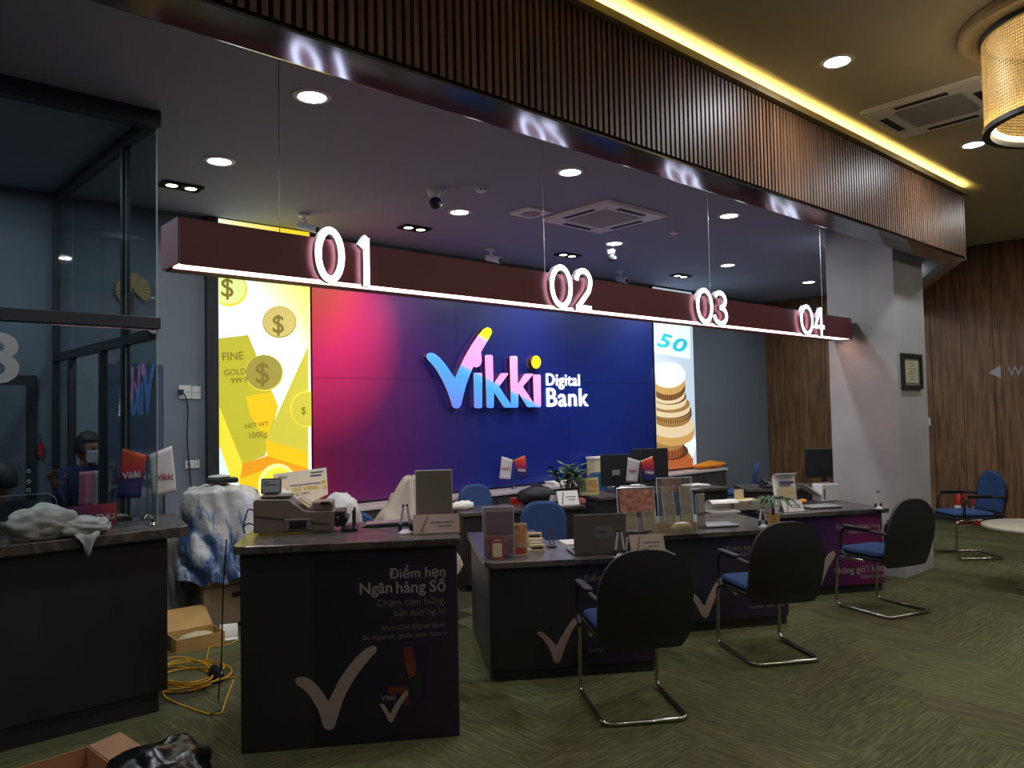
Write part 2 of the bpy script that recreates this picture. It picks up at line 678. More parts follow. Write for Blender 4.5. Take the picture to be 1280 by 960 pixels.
def lettering(text, fr, u0, v0, width, m, parent, height=None, depth=0.0015, bold=0.0, lift=0.0005, italic=0.0, name='lettering', local=False, sp=1.0):
    cu = bpy.data.curves.new(name, 'FONT')
    cu.body = text
    cu.size = 1.0
    cu.shear = italic
    cu.space_character = sp
    cu.resolution_u = 3
    tmp = bpy.data.objects.new('tmp', cu)
    C.objects.link(tmp)
    dg = bpy.context.evaluated_depsgraph_get()
    me = bpy.data.meshes.new_from_object(tmp.evaluated_get(dg))
    bpy.data.objects.remove(tmp)
    bpy.data.curves.remove(cu)
    vs = [v.co.copy() for v in me.vertices]
    x0, x1 = min(v.x for v in vs), max(v.x for v in vs)
    y1 = max(v.y for v in vs)
    sx = width / (x1 - x0)
    sy = sx if height is None else height / y1
    mb = MB()
    fs = [tuple(p.vertices) for p in me.polygons]
    n = len(vs)
    bpy.data.meshes.remove(me)
    # front faces and side walls
    if bold:
        for q, (du, dv) in enumerate(((1, 0), (-1, 0), (0, 1), (0, -1), (0.7, 0.7), (-0.7, 0.7), (0.7, -0.7), (-0.7, -0.7))):
            mb.add([fr(u0 + (v.x - x0 + du * bold) * sx, v0 + (v.y + dv * bold) * sy, lift + depth - 0.00004 * (q + 1)) for v in vs], fs)
    nb = len(mb.v)
    front = [fr(u0 + (v.x - x0) * sx, v0 + v.y * sy, lift + depth) for v in vs]
    mb.add(front, fs)
    ec = {}
    for f in fs:
        for i in range(len(f)):
            a, b = f[i], f[(i + 1) % len(f)]
            if (b, a) in ec:
                del ec[(b, a)]
            else:
                ec[(a, b)] = 1
    back = [fr(u0 + (v.x - x0) * sx, v0 + v.y * sy, lift) for v in vs]
    mb.v += back
    for (a, b) in ec:
        mb.f.append((nb + a, nb + a + n, nb + b + n, nb + b))
        mb.m.append(0)
    return mb.build(name, m, parent, local=local)


def stroke(pts, wd, closed=False):
    """outline of a pen stroke in the plane"""
    P = [Vector((x, y)) for x, y in pts]
    N = len(P)
    L, Rr = [], []
    for i in range(N):
        a = P[i - 1] if (closed or i) else P[i]
        b = P[(i + 1) % N] if (closed or i < N - 1) else P[i]
        t1 = (P[i] - a).normalized() if (P[i] - a).length > 1e-9 else (b - P[i]).normalized()
        t2 = (b - P[i]).normalized() if (b - P[i]).length > 1e-9 else t1
        n1, n2 = Vector((-t1.y, t1.x)), Vector((-t2.y, t2.x))
        m = (n1 + n2)
        m = m.normalized() if m.length > 1e-6 else n1
        k = min(2.0, 1 / max(0.3, m.dot(n1)))
        L.append(P[i] + m * (wd / 2 * k))
        Rr.append(P[i] - m * (wd / 2 * k))
    return L, Rr


def strokemesh(fr, strokes, wd, z0, z1, name, mats, parent):
    """raised strokes: glowing face (material 0) and returns (material 1)"""
    mb = MB()
    for j, (pts, closed) in enumerate(strokes):
        L, Rr = stroke(pts, wd, closed)
        n = len(L)
        zz = z1 - 0.0004 * j
        ring = n if closed else n - 1
        o = [fr(p.x, p.y, zz) for p in L] + [fr(p.x, p.y, zz) for p in Rr]
        mb.add(o, [(i, n + i, n + (i + 1) % n, (i + 1) % n) for i in range(ring)], 0)
        b = [fr(p.x, p.y, z0) for p in L] + [fr(p.x, p.y, z0) for p in Rr]
        fs = [(i, (i + 1) % n, 2 * n + (i + 1) % n, 2 * n + i) for i in range(ring)] + [(n + i, 3 * n + i, 3 * n + (i + 1) % n, n + (i + 1) % n) for i in range(ring)]
        if not closed:
            fs += [(0, 2 * n, 3 * n, n), (n - 1, 2 * n - 1, 4 * n - 1, 3 * n - 1)]
        mb.add(o + b, fs, 1)
    return mb.build(name, mats, parent)


def flat(fr, polys, name, parent, lift=0.0006, step=0.0004, local=False, clip=None):
    """flat print: list of (points, material) laid one over the other on a plane"""
    mats, mb = [], MB()
    for i, (pts, m) in enumerate(polys):
        if clip:
            pts = clip_rect(pts, *clip)
            if len(pts) < 3:
                continue
        if m not in mats:
            mats.append(m)
        n = len(pts)
        ar = sum(pts[k][0] * pts[(k + 1) % n][1] - pts[(k + 1) % n][0] * pts[k][1] for k in range(n))
        if ar < 0:
            pts = list(pts)[::-1]
        mb.add([fr(u, v, lift + i * step) for u, v in pts], [tuple(range(n))], mats.index(m))
    return mb.build(name, mats, parent, local=local)


def clip_rect(p, x0, y0, x1, y1):
    def cut(pts, inside, inter):
        out = []
        for i in range(len(pts)):
            a, b = pts[i - 1], pts[i]
            ia, ib = inside(a), inside(b)
            if ia != ib:
                out.append(inter(a, b))
            if ib:
                out.append(b)
        return out
    def ix(c):
        return lambda a, b: (c, a[1] + (b[1] - a[1]) * (c - a[0]) / (b[0] - a[0]))
    def iy(c):
        return lambda a, b: (a[0] + (b[0] - a[0]) * (c - a[1]) / (b[1] - a[1]), c)
    for ins, it in ((lambda q: q[0] >= x0, ix(x0)), (lambda q: q[0] <= x1, ix(x1)), (lambda q: q[1] >= y0, iy(y0)), (lambda q: q[1] <= y1, iy(y1))):
        if p:
            p = cut(p, ins, it)
    return p


def circle(cx, cy, rx, ry=None, n=28, a0=0, a1=2 * PI):
    ry = rx if ry is None else ry
    full = abs(a1 - a0 - 2 * PI) < 1e-6
    return [(cx + rx * math.cos(a0 + (a1 - a0) * k / (n if full else n - 1)), cy + ry * math.sin(a0 + (a1 - a0) * k / (n if full else n - 1))) for k in range(n)]


def rect(x0, y0, x1, y1):
    return [(x0, y0), (x1, y0), (x1, y1), (x0, y1)]


def roundrect(x0, y0, x1, y1, r, n=5, corners=(1, 1, 1, 1)):
    out = []
    for (cx, cy, a, on) in ((x0 + r, y0 + r, PI, corners[0]), (x1 - r, y0 + r, 1.5 * PI, corners[1]), (x1 - r, y1 - r, 0, corners[2]), (x0 + r, y1 - r, PI / 2, corners[3])):
        if on:
            out += [(cx + r * math.cos(a + PI / 2 * k / n), cy + r * math.sin(a + PI / 2 * k / n)) for k in range(n + 1)]
        else:
            out.append((cx + r * (1 if a in (1.5 * PI, 0) else -1), cy + r * (1 if a in (0, PI / 2) else -1)))
    return out


def arc(c, r, a0, a1, n, ax, ay):
    c, ax, ay = Vector(c), Vector(ax), Vector(ay)
    return [c + ax * (r * math.cos(a0 + (a1 - a0) * k / n)) + ay * (r * math.sin(a0 + (a1 - a0) * k / n)) for k in range(n + 1)]


def fillet(pts, r, n=4, closed=False):
    """round the corners of a bent rod"""
    pts = [Vector(p) for p in pts]
    out = []
    N = len(pts)
    for i, p in enumerate(pts):
        if not closed and i in (0, N - 1):
            out.append(p)
            continue
        a, b = pts[i - 1] - p, pts[(i + 1) % N] - p
        t = min(r, a.length * 0.45, b.length * 0.45)
        a, b = p + a.normalized() * t, p + b.normalized() * t
        for k in range(n + 1):
            s = k / n
            out.append(a * (1 - s) ** 2 + p * (2 * s * (1 - s)) + b * s * s)
    return out


def area_light(name, loc, size, watts, rgb=(1, 1, 1), aim=(0, 0, -1), parent=None, shape='DISK', spread=PI, size_y=None):
    ld = bpy.data.lights.new(name, 'AREA')
    ld.shape = shape
    ld.size = size
    if size_y:
        ld.size_y = size_y
    ld.energy = watts
    ld.color = rgb
    ld.spread = spread
    o = bpy.data.objects.new(name, ld)
    C.objects.link(o)
    o.rotation_euler = Vector(aim).to_track_quat('-Z', 'Y').to_euler()
    if parent is not None:
        o.parent = parent
        loc = parent.matrix_basis.inverted() @ Vector(loc)
    o.location = loc
    return o

# ------------------------------------------------------------------ the setting
ZC, ZH, YV, YB = 3.5, 3.92, 2.75, 7.0       # back-office ceiling, hall ceiling, valance plane, back wall
XR = 12.2
floor = structure('floor', MB().span((-3, -4, -0.12), (XR + 0.1, YB + 0.1, -0.005)), 'floor_base')
structure('wall_back', MB().span((-3, YB, 0), (XR, YB + 0.12, ZC + 0.1)), 'gray_wall')
structure('wall_left', MB().span((-3.12, -4, 0), (-3, YB, ZH + 0.1)), 'gray_wall')
structure('wall_front', MB().span((-3, -4.12, 0), (XR, -4, ZH + 0.1)), 'gray_wall')
_k = (XR - 8.72) * math.tan(R_(30))
structure('ceiling', MB().prism([(-3, YV + 0.13), (8.72, YV + 0.13), (XR, YV + 0.13 + _k), (XR, YB), (-3, YB)], ZC, ZC + 0.1), 'ceiling_dark')
structure('ceiling_hall', MB().prism([(-3, -4), (XR, -4), (XR, YV + 0.13 + _k), (8.72, YV + 0.13), (-3, YV + 0.13)], ZH, ZH + 0.1), 'ceiling_warm')
structure('trim_1', MB().span((-3, YV + 0.10, ZC - 0.3), (8.74, YV + 0.125, ZH - 0.002)), 'ceiling_dark')
col = structure('wall_column', MB().span((7.72, 3.05, 0), (8.45, 3.724, ZH - 0.002)), 'plaster', bevel=0.006)

# carpet planks laid in a herringbone
def planks():
    L, W = 1.0, 0.25
    g = 0.0012
    me = None
    cand = []
    for k in range(-40, 60):
        for s in range(-14, 15):
            for hv in (0, 1):
                ox, oy = k * W + s * L, k * W - s * L
                if hv == 0:
                    cx, cy = ox + L / 2, oy + W / 2
                else:
                    cx, cy = ox + L + W / 2, oy + W - L / 2
                if not (-0.2 < cx < XR - 0.5 and 0.8 < cy < YB - 0.6):
                    continue
                d = Vector((cx, cy, 0)) - EYE
                zf = d.dot(_f)
                if zf < 0.5:
                    continue
                px, py = 640 + F * d.dot(_r) / zf, 480 - F * d.dot(_u) / zf
                if -120 < px < 1400 and py < 1150:
                    if cy > 4.75 and not (1.4 < cx < 3.2):
                        continue
                    cand.append((zf, cx, cy, hv))
    cand.sort()
    for i, (zf, cx, cy, hv) in enumerate(cand[:298]):
        if me is None:
            o = MB().box((0, 0, -0.0025), (L - g, W - g, 0.005)).build('carpet_plank', 'carpet', floor, local=True)
            me = o.data
        else:
            o = bpy.data.objects.new('carpet_plank', me)
            C.objects.link(o)
            o.parent = floor
        o.location = Vector((cx, cy, 0)) - floor.location
        o.rotation_euler = (0, 0, PI / 2 if hv else 0)
    return len(cand)


NPL = planks()
rest = MB().span((-3, -4, -0.005), (XR, 1.4, -0.0015))
o = rest.build('carpet_field', 'carpet', floor)
tag(o, kind='stuff')

# wood panelled wall on the right, board by board
wr = structure('wall_right', MB().span((XR, -4, 0), (XR + 0.12, YB, ZH + 0.1)), 'slat_back')
yy = 4.319 - 0.405 * 20
me = None
while yy < YB - 0.05:
    y1 = min(yy + 0.405, YB)
    if yy > -2.2:
        w_ = y1 - yy - 0.006
        o = MB().box((0, 0, 0), (0.022, w_, ZH - 0.01)).build('panel', 'wood_panel', wr, local=True, bevel=0.003)
        o.location = Vector((XR - 0.011, (yy + y1) / 2, (ZH - 0.01) / 2)) - wr.location
    yy += 0.405
structure('baseboard_right', MB().span((XR - 0.034, -3.9, 0), (XR - 0.023, YB - 0.02, 0.07)), 'slat_back')

# ------------------------------------------------------------------ slatted valance across the room
val = thing('slatted_valance', 'long dark timber slatted valance with polished metal soffit, dropping from the ceiling', 'valance', (5.0, YV, 3.165))
XE = 8.76                     # corner where it turns
ZB, ZT = 3.165, 3.825
RD = Vector((math.cos(R_(30)), math.sin(R_(30)), 0))
MB().span((0.2, YV + 0.02, ZB), (XE, YV + 0.09, ZT)).build('backing_board', 'slat_back', val)
mb = MB()
q0, q1 = Vector((XE, YV + 0.02, 0)), Vector((XE, YV + 0.02, 0)) + RD * 3.9
nn = Vector((-RD.y, RD.x, 0)) * 0.07
mb.prism([(q0.x, q0.y), (q1.x, q1.y), (q1.x + nn.x, q1.y + nn.y), (q0.x + nn.x, q0.y + nn.y)], ZB, ZH)
mb.build('return_board', 'slat_back', val)
x, me = 0.25, None
while x < XE - 0.02:
    if me is None:
        o = MB().box((0, 0, 0), (0.026, 0.03, ZT - ZB - 0.03)).build('slat', 'slat_wood', val, local=True)
        me = o.data
    else:
        o = bpy.data.objects.new('slat', me)
        C.objects.link(o)
        o.parent = val
    o.location = Vector((x, YV + 0.004, (ZB + ZT) / 2 + 0.003)) - val.location
    x += 0.0465
for i in range(60):
    o = bpy.data.objects.new('slat', me)
    C.objects.link(o)
    o.parent = val
    p = q0 + RD * (0.05 + i * 0.0465) + Vector((RD.y, -RD.x, 0)) * 0.016
    o.location = Vector((p.x, p.y, (ZB + ZT) / 2 + 0.003)) - val.location
    o.rotation_euler = (0, 0, R_(30))
# polished soffit: leans down a little towards the back
def soffit(a, b, nrm):
    a, b = Vector(a), Vector(b)
    prof = [(-0.012, 0.0), (-0.012, -0.012), (0.155, -0.048), (0.17, -0.044), (0.17, 0.0)]
    m = MB()
    vs = [p + nrm * u + Vector((0, 0, v)) for p in (a, b) for u, v in prof]
    n = len(prof)
    m.add(vs, [tuple(range(n - 1, -1, -1)), tuple(range(n, 2 * n))] + [(i, (i + 1) % n, n + (i + 1) % n, n + i) for i in range(n)])
    return m


soffit((0.2, YV, ZB), (XE + 0.02, YV, ZB), Vector((0, 1, 0))).build('metal_soffit', 'mirror_trim', val)
soffit((XE, YV + 0.012, ZB), Vector((XE, YV + 0.012, ZB)) + RD * 3.88, Vector((-RD.y, RD.x, 0))).build('metal_soffit', 'mirror_trim', val)
MB().span((XE - 0.012, YV - 0.014, ZB - 0.01), (XE + 0.014, YV + 0.02, ZT)).build('corner_post', 'slat_wood', val)
# cove trough on top of the slats, with its light strip
mb = MB().span((0.2, YV - 0.05, ZT), (XE + 0.05, YV + 0.09, ZT + 0.012)).span((0.2, YV - 0.05, ZT + 0.012), (XE + 0.05, YV - 0.038, ZT + 0.05))
cove = mb.build('cove_trough', 'lip', val)
o = MB().span((0.2, YV - 0.005, ZT + 0.014), (XE, YV + 0.03, ZT + 0.022)).build('light_strip', 'cove_led', cove)

# ------------------------------------------------------------------ hanging numbered beam
YF, YK = 3.45, 3.67
ZB0, ZB1 = 2.335, 2.545
XB0, XB1 = 1.137, 7.66
beam = thing('hanging_sign_beam', 'long maroon light beam on thin wires carrying glowing counter numbers 01 to 04', 'sign', (4.4, 3.56, ZB0))
MB().span((XB0 + 0.012, YF, ZB0 + 0.012), (XB1, YK, ZB1)).build('beam_body', 'maroon', beam)
MB().span((XB0, YF, ZB0 + 0.006), (XB0 + 0.012, YK, ZB1)).build('end_cap', 'maroon_end', beam)
MB().span((XB0 + 0.012, YF, ZB0 + 0.001), (XB1, YF + 0.006, ZB0 + 0.0115)).build('lower_lip', 'maroon', beam)
MB().span((XB0 + 0.02, YF + 0.007, ZB0 + 0.003), (XB1 - 0.02, YF + 0.12, ZB0 + 0.0115)).build('light_strip', 'led_strip', beam)
MB().span((XB0 + 0.02, YF + 0.121, ZB0 + 0.001), (XB1 - 0.02, YK, ZB0 + 0.012)).build('underside', 'maroon', beam)
for (px, py) in ((349, 200), (680, 300), (886, 300), (1026, 330)):
    p = ony(px, py, 3.55)
    MB().cyl((p.x, 3.55, ZB1), (p.x, 3.55, ZC), 0.0025, 6).build('suspension_wire', 'steel', beam)
fd = Frame((0, 3.40, 0), (1, 0, 0))
for txt, a, b, y0, y1 in (('01', 395, 465, 350, 290), ('02', 689, 742, 385, 336), ('03', 872, 911, 403, 362), ('04', 1002, 1032, 416, 380)):
    A, B = ony(a, (y0 + y1) / 2, 3.39), ony(b, (y0 + y1) / 2, 3.39)
    w_ = B.x - A.x
    u = A.x
    for ch, ww in zip(txt, (0.52, {'1': 0.25, '2': 0.43, '3': 0.43, '4': 0.45}[txt[1]])):
        off = 0 if ch == '0' else w_ * (1 - ww)
        cw, hh, sw = w_ * ww, 0.28, 0.036
        x0, z0 = u + off + sw / 2, 2.316 + sw / 2
        cw -= sw
        hh -= sw
        fq = lambda *pts: [(x0 + a_ * cw, z0 + b_ * hh) for a_, b_ in pts]
        if ch == '0':
            st = [([(x0 + cw / 2 + cw / 2 * math.cos(t_), z0 + hh / 2 + hh / 2 * math.sin(t_)) for t_ in [2 * PI * q_ / 36 for q_ in range(36)]], True)]
        elif ch == '1':
            st = [(fq((0.75, 0), (0.75, 1), (0.0, 0.78)), False)]
            st = [(fq((0.8, -0.06), (0.8, 0.97)), False), (fq((0.95, 0.98), (0.0, 0.76)), False)]
        elif ch == '2':
            st = [(fq(*[(0.5 + 0.5 * math.cos(t_), 0.72 + 0.28 * math.sin(t_)) for t_ in [PI * (1.0 - q_ / 10 * 1.12) for q_ in range(11)]], (0.86, 0.46), (0.05, 0.0)), False), (fq((-0.06, 0.0), (1.05, 0.0)), False)]
        elif ch == '3':
            st = [(fq(*[(0.42 + 0.5 * math.cos(t_), 0.76 + 0.24 * math.sin(t_)) for t_ in [R_(160 - q_ * 25) for q_ in range(11)]]), False), (fq(*[(0.42 + 0.58 * math.cos(t_), 0.26 + 0.26 * math.sin(t_)) for t_ in [R_(95 - q_ * 25) for q_ in range(12)]]), False)]
        else:
            st = [(fq((0.72, -0.06), (0.72, 1.05)), False), (fq((0.72, 1.0), (0.0, 0.3), (1.08, 0.3)), False)]
        o = strokemesh(fd, st, sw, -0.03, 0.0, 'digit', ['digit', 'white_paint'], beam)
# ------------------------------------------------------------------ lights in the ceilings
def downlight(x, y, z, watts, label, group=None, r=0.085, rgb=(0.86, 0.93, 1.0)):
    t = thing('downlight', label, 'ceiling light', (x, y, z - 0.012), 0, group)
    MB().lathe([(r + 0.022, 0.012), (r + 0.022, 0.006), (r, 0.0), (r - 0.006, 0.003), (r - 0.006, 0.012)], n=28, close=False).build('rim', 'white_paint', t, local=True, smooth=True)
    MB().lathe([(r - 0.006, 0.011), (r - 0.006, 0.006), (0.001, 0.0055)], n=24, close=False).build('lens', 'lens_white', t, local=True)
    area_light('lamp', (x, y, z - 0.03), r * 1.7, watts, rgb, parent=t)
    return t


gl = 'round downlights over the counters'
for i, (x, y, lb) in enumerate(((2.06, 3.98, 'round white downlight nearest above the number 01'), (2.07, 5.40, 'round white downlight at far left, beside the glass booth top'),
                  (4.23, 4.02, 'round white downlight between the valance and the square air conditioner, above number 02'), (4.27, 5.45, 'round white downlight beside the dome camera, left of the flat square panel'),
                  (6.41, 5.45, 'round white downlight just behind the square air conditioner'), (6.38, 4.0, 'round white downlight right of the square air conditioner, the upper of two above 03'),
                  (8.55, 5.4, 'round white downlight, the lower of two above number 03'))):
    downlight(x, y, ZC, DOWN_W, lb, gl)
gh = 'round downlights in the customer hall'
downlight(4.91, 2.24, ZH, HALL_W, 'large round downlight in the warm hall ceiling beyond the cove', gh)
downlight(7.42, 2.22, ZH, HALL_W, 'round downlight beside the gold drum lamp', gh)
for x, y, nm in ((9.95, 2.22, 'nearest the wooden wall'), (7.4, 0.0, 'behind the drum lamp, out of the photograph'), (9.95, 0.0, 'by the wooden wall, out of the photograph')):  # unseen downlights added to brighten the hall and the wooden wall
    downlight(x, y, ZH, HALL_W, 'added unseen hall downlight ' + nm, gh, rgb=(1.0, 0.96, 0.9))
for x, y, nm in ((4.9, 0.0, 'behind the photographer, third from the left'), (2.4, 0.0, 'overhead behind the photographer'), (-0.1, 0.0, 'behind the photographer at the far left'), (2.4, -2.2, 'in the rear row, left'), (4.9, -2.2, 'in the rear row, middle'), (7.4, -2.2, 'in the rear row, right')):  # unseen downlights added behind the camera as fill for camera-facing fronts
    downlight(x, y, ZH, HALL_W * 0.6, 'added unseen hall downlight ' + nm, gh, rgb=(1.0, 0.96, 0.9))
for x, y, nm in ((8.5, 4.0, 'hidden behind the valance near the column'), (10.7, 5.42, 'before the bare gray wall at the right'), (10.7, 4.0, 'behind the column')):
    downlight(x, y, ZC, DOWN_W, 'round downlight ' + nm, gl)
downlight(0.75, 6.1, ZC, 5.0, 'added unseen downlight in the booth near the back wall, left of the photograph', gl)  # unseen lamp added to brighten the dark booth interior
downlight(-0.1, 5.45, ZC, DOWN_W, 'added unseen downlight inside the glass booth, left of the photograph', gl)  # unseen, added on the ceiling grid to light the booth
downlight(-0.1, 4.0, ZC, DOWN_W, 'added unseen downlight before the glass booth, left of the photograph', gl)  # unseen, added on the same grid to lift the booth front


def twinspot(x, y, lb):
    t = thing('twin_spotlight', lb, 'ceiling light', (x, y, ZC - 0.02), 0, 'warm twin spots near the back wall')
    mb = MB()
    for a, b in (((-0.15, -0.08), (0.15, -0.07)), ((-0.15, 0.07), (0.15, 0.08)), ((-0.15, -0.07), (-0.14, 0.07)), ((0.14, -0.07), (0.15, 0.07)), ((-0.005, -0.07), (0.005, 0.07))):
        mb.span((*a, 0), (*b, 0.02))
    mb.build('frame', 'black_metal', t, local=True)
    MB().span((-0.14, -0.07, 0.017), (0.14, 0.07, 0.02)).build('housing', 'slot', t, local=True)
    for s in (-1, 1):
        MB().lathe([(0.052, 0.016), (0.05, 0.004), (0.044, 0.004)], (s * 0.072, 0, 0), 18, close=False).build('spot_ring', 'steel', t, local=True)
        MB().lathe([(0.045, 0.014), (0.044, 0.006), (0.001, 0.005)], (s * 0.072, 0, 0), 18, close=False).build('spot_lens', 'lens_warm', t, local=True)
    area_light('lamp', (x, y, ZC - 0.04), 0.12, SPOT_W * (0.2 if x < 3 else 1.0), (1.0, 0.86, 0.7), (0, 0.45, -1), parent=t, spread=R_(110))


for x, y, lb in ((2.06, 6.16, 'twin warm spotlight above the left gray wall'), (4.28, 6.18, 'twin warm spotlight above right of the number 01'), (6.43, 6.18, 'twin warm spotlight above the number 02'), (8.68, 6.22, 'twin warm spotlight left of the number 03')):
    twinspot(x, y, lb)


# air conditioners
def cassette(x, y, z, s, lb):
    t = thing('air_conditioner', lb, 'air conditioner', (x, y, z - 0.035))
    h = s / 2
    mb = MB()
    inner = h * 0.60
    mb.prism(roundrect(-h, -h, h, h, 0.05), 0.018, 0.035)
    mb.build('panel', 'white_paint', t, local=True, bevel=0.006)
    mb = MB()
    for a in range(4):
        Rm = Matrix.Rotation(a * PI / 2, 4, 'Z')
        m2 = MB().prism([(-inner, inner), (inner, inner), (h * 0.96, h * 0.96), (-h * 0.96, h * 0.96)], 0.004, 0.019)
        mb.add([Rm @ v for v in m2.v], m2.f)
    mb.build('trim_frame', 'white_paint', t, local=True, bevel=0.008)
    for a in range(4):
        Rm = Matrix.Rotation(a * PI / 2, 4, 'Z')
        m2 = MB().box((0, h * 0.78, 0.004), (inner * 1.45, 0.055, 0.006))
        m2.v = [Rm @ v for v in m2.v]
        o = m2.build('air_slot', 'slot', t, local=True)
    MB().prism(roundrect(-inner + 0.02, -inner + 0.02, inner - 0.02, inner - 0.02, 0.03), 0.006, 0.018).build('grille', 'grille', t, local=True, bevel=0.004)
    return t


cassette(5.45, 4.76, ZC, 0.86, 'square white ceiling air conditioner above the number 02')
cassette(6.3, 2.12, ZH, 0.84, 'square ceiling air conditioner in the warm hall ceiling near the drum lamp')


def detector(x, y, lb):
    t = thing('smoke_detector', lb, 'smoke detector', (x, y, ZC - 0.045))
    MB().lathe([(0.055, 0.045), (0.055, 0.03), (0.045, 0.012), (0.02, 0.0)], n=20).build('body', 'white_paint', t, local=True, smooth=True)
    mb = MB()
    for k in range(8):
        a = k * PI / 4
        mb.box((0.046 * math.cos(a), 0.046 * math.sin(a), 0.02), (0.012, 0.016, 0.008), a)
    mb.build('vents', 'slot', t, local=True)


detector(3.95, 4.75, 'small round smoke detector beside the dome camera')
detector(6.46, 4.69, 'small round smoke detector right of the square air conditioner')
t = thing('ceiling_speaker', 'flat square white panel on the dark ceiling left of the air conditioner', 'speaker', (4.78, 5.05, ZC - 0.03))
MB().prism(roundrect(-0.14, -0.14, 0.14, 0.14, 0.02), 0.008, 0.03).build('housing', 'white_paint', t, local=True, bevel=0.004)
MB().lathe([(0.09, 0.008), (0.088, 0.002), (0.03, 0.0)], n=24).build('cover', 'grille', t, local=True)


def cctv(x, y, rz, lb, dome=False):
    t = thing('security_camera', lb, 'camera', (x, y, ZC), rz)
    if dome:
        MB().lathe([(0.06, 0.0), (0.06, -0.02), (0.05, -0.045), (0.045, -0.05)], n=20).build('base', 'white_paint', t, local=True, smooth=True)
        MB().cyl((0, 0, -0.05), (0, 0, -0.075), 0.04, 14).build('neck', 'white_paint', t, local=True)
        MB().ball((0, -0.01, -0.11), 0.052).build('eyeball', 'slot', t, local=True, smooth='all')
        MB().ball((0, -0.05, -0.125), 0.02).build('lens', 'glass_edge', t, local=True, smooth='all')
    else:
        MB().lathe([(0.055, 0.0), (0.055, -0.025), (0.03, -0.03)], n=18).build('base', 'white_paint', t, local=True)
        MB().cyl((0, 0, -0.03), (0, -0.02, -0.1), 0.014, 8).build('arm', 'white_paint', t, local=True)
        MB().tube([(0, 0.05, -0.1), (0, -0.13, -0.155)], 0.035, 12).build('barrel', 'white_paint', t, local=True, smooth=True)
        MB().tube([(0, -0.13, -0.155), (0, -0.137, -0.157)], 0.027, 12).build('lens', 'slot', t, local=True)


cctv(3.69, 5.04, 0.3, 'dome security camera with dark eyeball, left of the small smoke detector', True)
cctv(5.48, 6.45, 0.2, 'white bullet security camera close to the beam between numbers 01 and 02')
cctv(3.2, 6.36, 0.6, 'white bullet security camera left of the number 01 above the yellow poster')
cctv(7.71, 6.47, -0.2, 'white bullet security camera right of the number 02')
cctv(6.55, 5.62, 0.0, 'dome security camera beside the downlight behind the air conditioner', True)

# gold drum lamp
def drummat():
    m, nt, b = newmat('perforated_gold')
    tc = nd(nt, 'ShaderNodeTexCoord')
    sp = nd(nt, 'ShaderNodeSeparateXYZ')
    nt.links.new(tc.outputs['Object'], sp.inputs[0])
    at = nd(nt, 'ShaderNodeMath', operation='ARCTAN2')
    nt.links.new(sp.outputs['Y'], at.inputs[0])
    nt.links.new(sp.outputs['X'], at.inputs[1])
    def mul(src, k):
        n = nd(nt, 'ShaderNodeMath', operation='MULTIPLY')
        n.inputs[1].default_value = k
        nt.links.new(src, n.inputs[0])
        f = nd(nt, 'ShaderNodeMath', operation='PINGPONG')
        f.inputs[1].default_value = 0.5
        nt.links.new(n.outputs[0], f.inputs[0])
        return f.outputs[0]
    a, b2 = mul(at.outputs[0], 30.0), mul(sp.outputs['Z'], 52.0)
    mn = nd(nt, 'ShaderNodeMath', operation='MULTIPLY')
    nt.links.new(a, mn.inputs[0])
    nt.links.new(b2, mn.inputs[1])
    gt = nd(nt, 'ShaderNodeMath', operation='GREATER_THAN')
    gt.inputs[1].default_value = 0.10
    nt.links.new(mn.outputs[0], gt.inputs[0])
    tr = nd(nt, 'ShaderNodeBsdfTransparent')
    tl = nd(nt, 'ShaderNodeBsdfTranslucent')
    tl.inputs[0].default_value = (*lin((200, 170, 110)), 1)
    m0 = nd(nt, 'ShaderNodeMixShader')
    m0.inputs[0].default_value = 0.4
    nt.links.new(b.outputs[0], m0.inputs[1])
    nt.links.new(tl.outputs[0], m0.inputs[2])
    mx = nd(nt, 'ShaderNodeMixShader')
    nt.links.new(gt.outputs[0], mx.inputs[0])
    nt.links.new(m0.outputs[0], mx.inputs[1])
    nt.links.new(tr.outputs[0], mx.inputs[2])
    nt.links.new(mx.outputs[0], nt.nodes['Material Output'].inputs[0])
    b.inputs['Base Color'].default_value = (*lin((176, 150, 100)), 1)
    b.inputs['Metallic'].default_value = 0.3
    b.inputs['Roughness'].default_value = 0.45
    return m


M['perforated_gold'] = drummat()
dr = thing('drum_lamp', 'large gold perforated drum lamp with a lit lower ring, hanging at the right edge', 'lamp', (5.405, 1.075, 3.285))
Rr = 0.46
MB().grid(lambda u, v: Vector((Rr * math.cos(2 * PI * u), Rr * math.sin(2 * PI * u), 0.03 + 0.52 * v)), 64, 1, wrap=True).build('shade', 'perforated_gold', dr, local=True, smooth='all')
MB().lathe([(Rr - 0.03, 0.03), (Rr - 0.03, 0.0), (Rr + 0.012, 0.0), (Rr + 0.012, 0.03)], n=64, close=False).build('lower_ring', 'black_metal', dr, local=True)
MB().lathe([(Rr - 0.032, 0.035), (Rr - 0.06, 0.035), (Rr - 0.06, 0.055), (Rr - 0.032, 0.055)], n=64, close=False).build('light_ring', glow('drum_led', (255, 236, 200), 5.0, sample=True), dr, local=True)
MB().lathe([(Rr - 0.02, 0.55), (Rr + 0.01, 0.55), (Rr + 0.01, 0.575), (Rr - 0.02, 0.575)], n=64, close=False).build('upper_ring', 'black_metal', dr, local=True)
MB().lathe([(0.001, 0.58), (Rr + 0.10, 0.58), (Rr + 0.12, 0.60), (Rr + 0.12, 0.632), (0.001, 0.632)], n=48, close=False).build('ceiling_canopy', mat('canopy', (206, 188, 150), 0.7), dr, local=True)
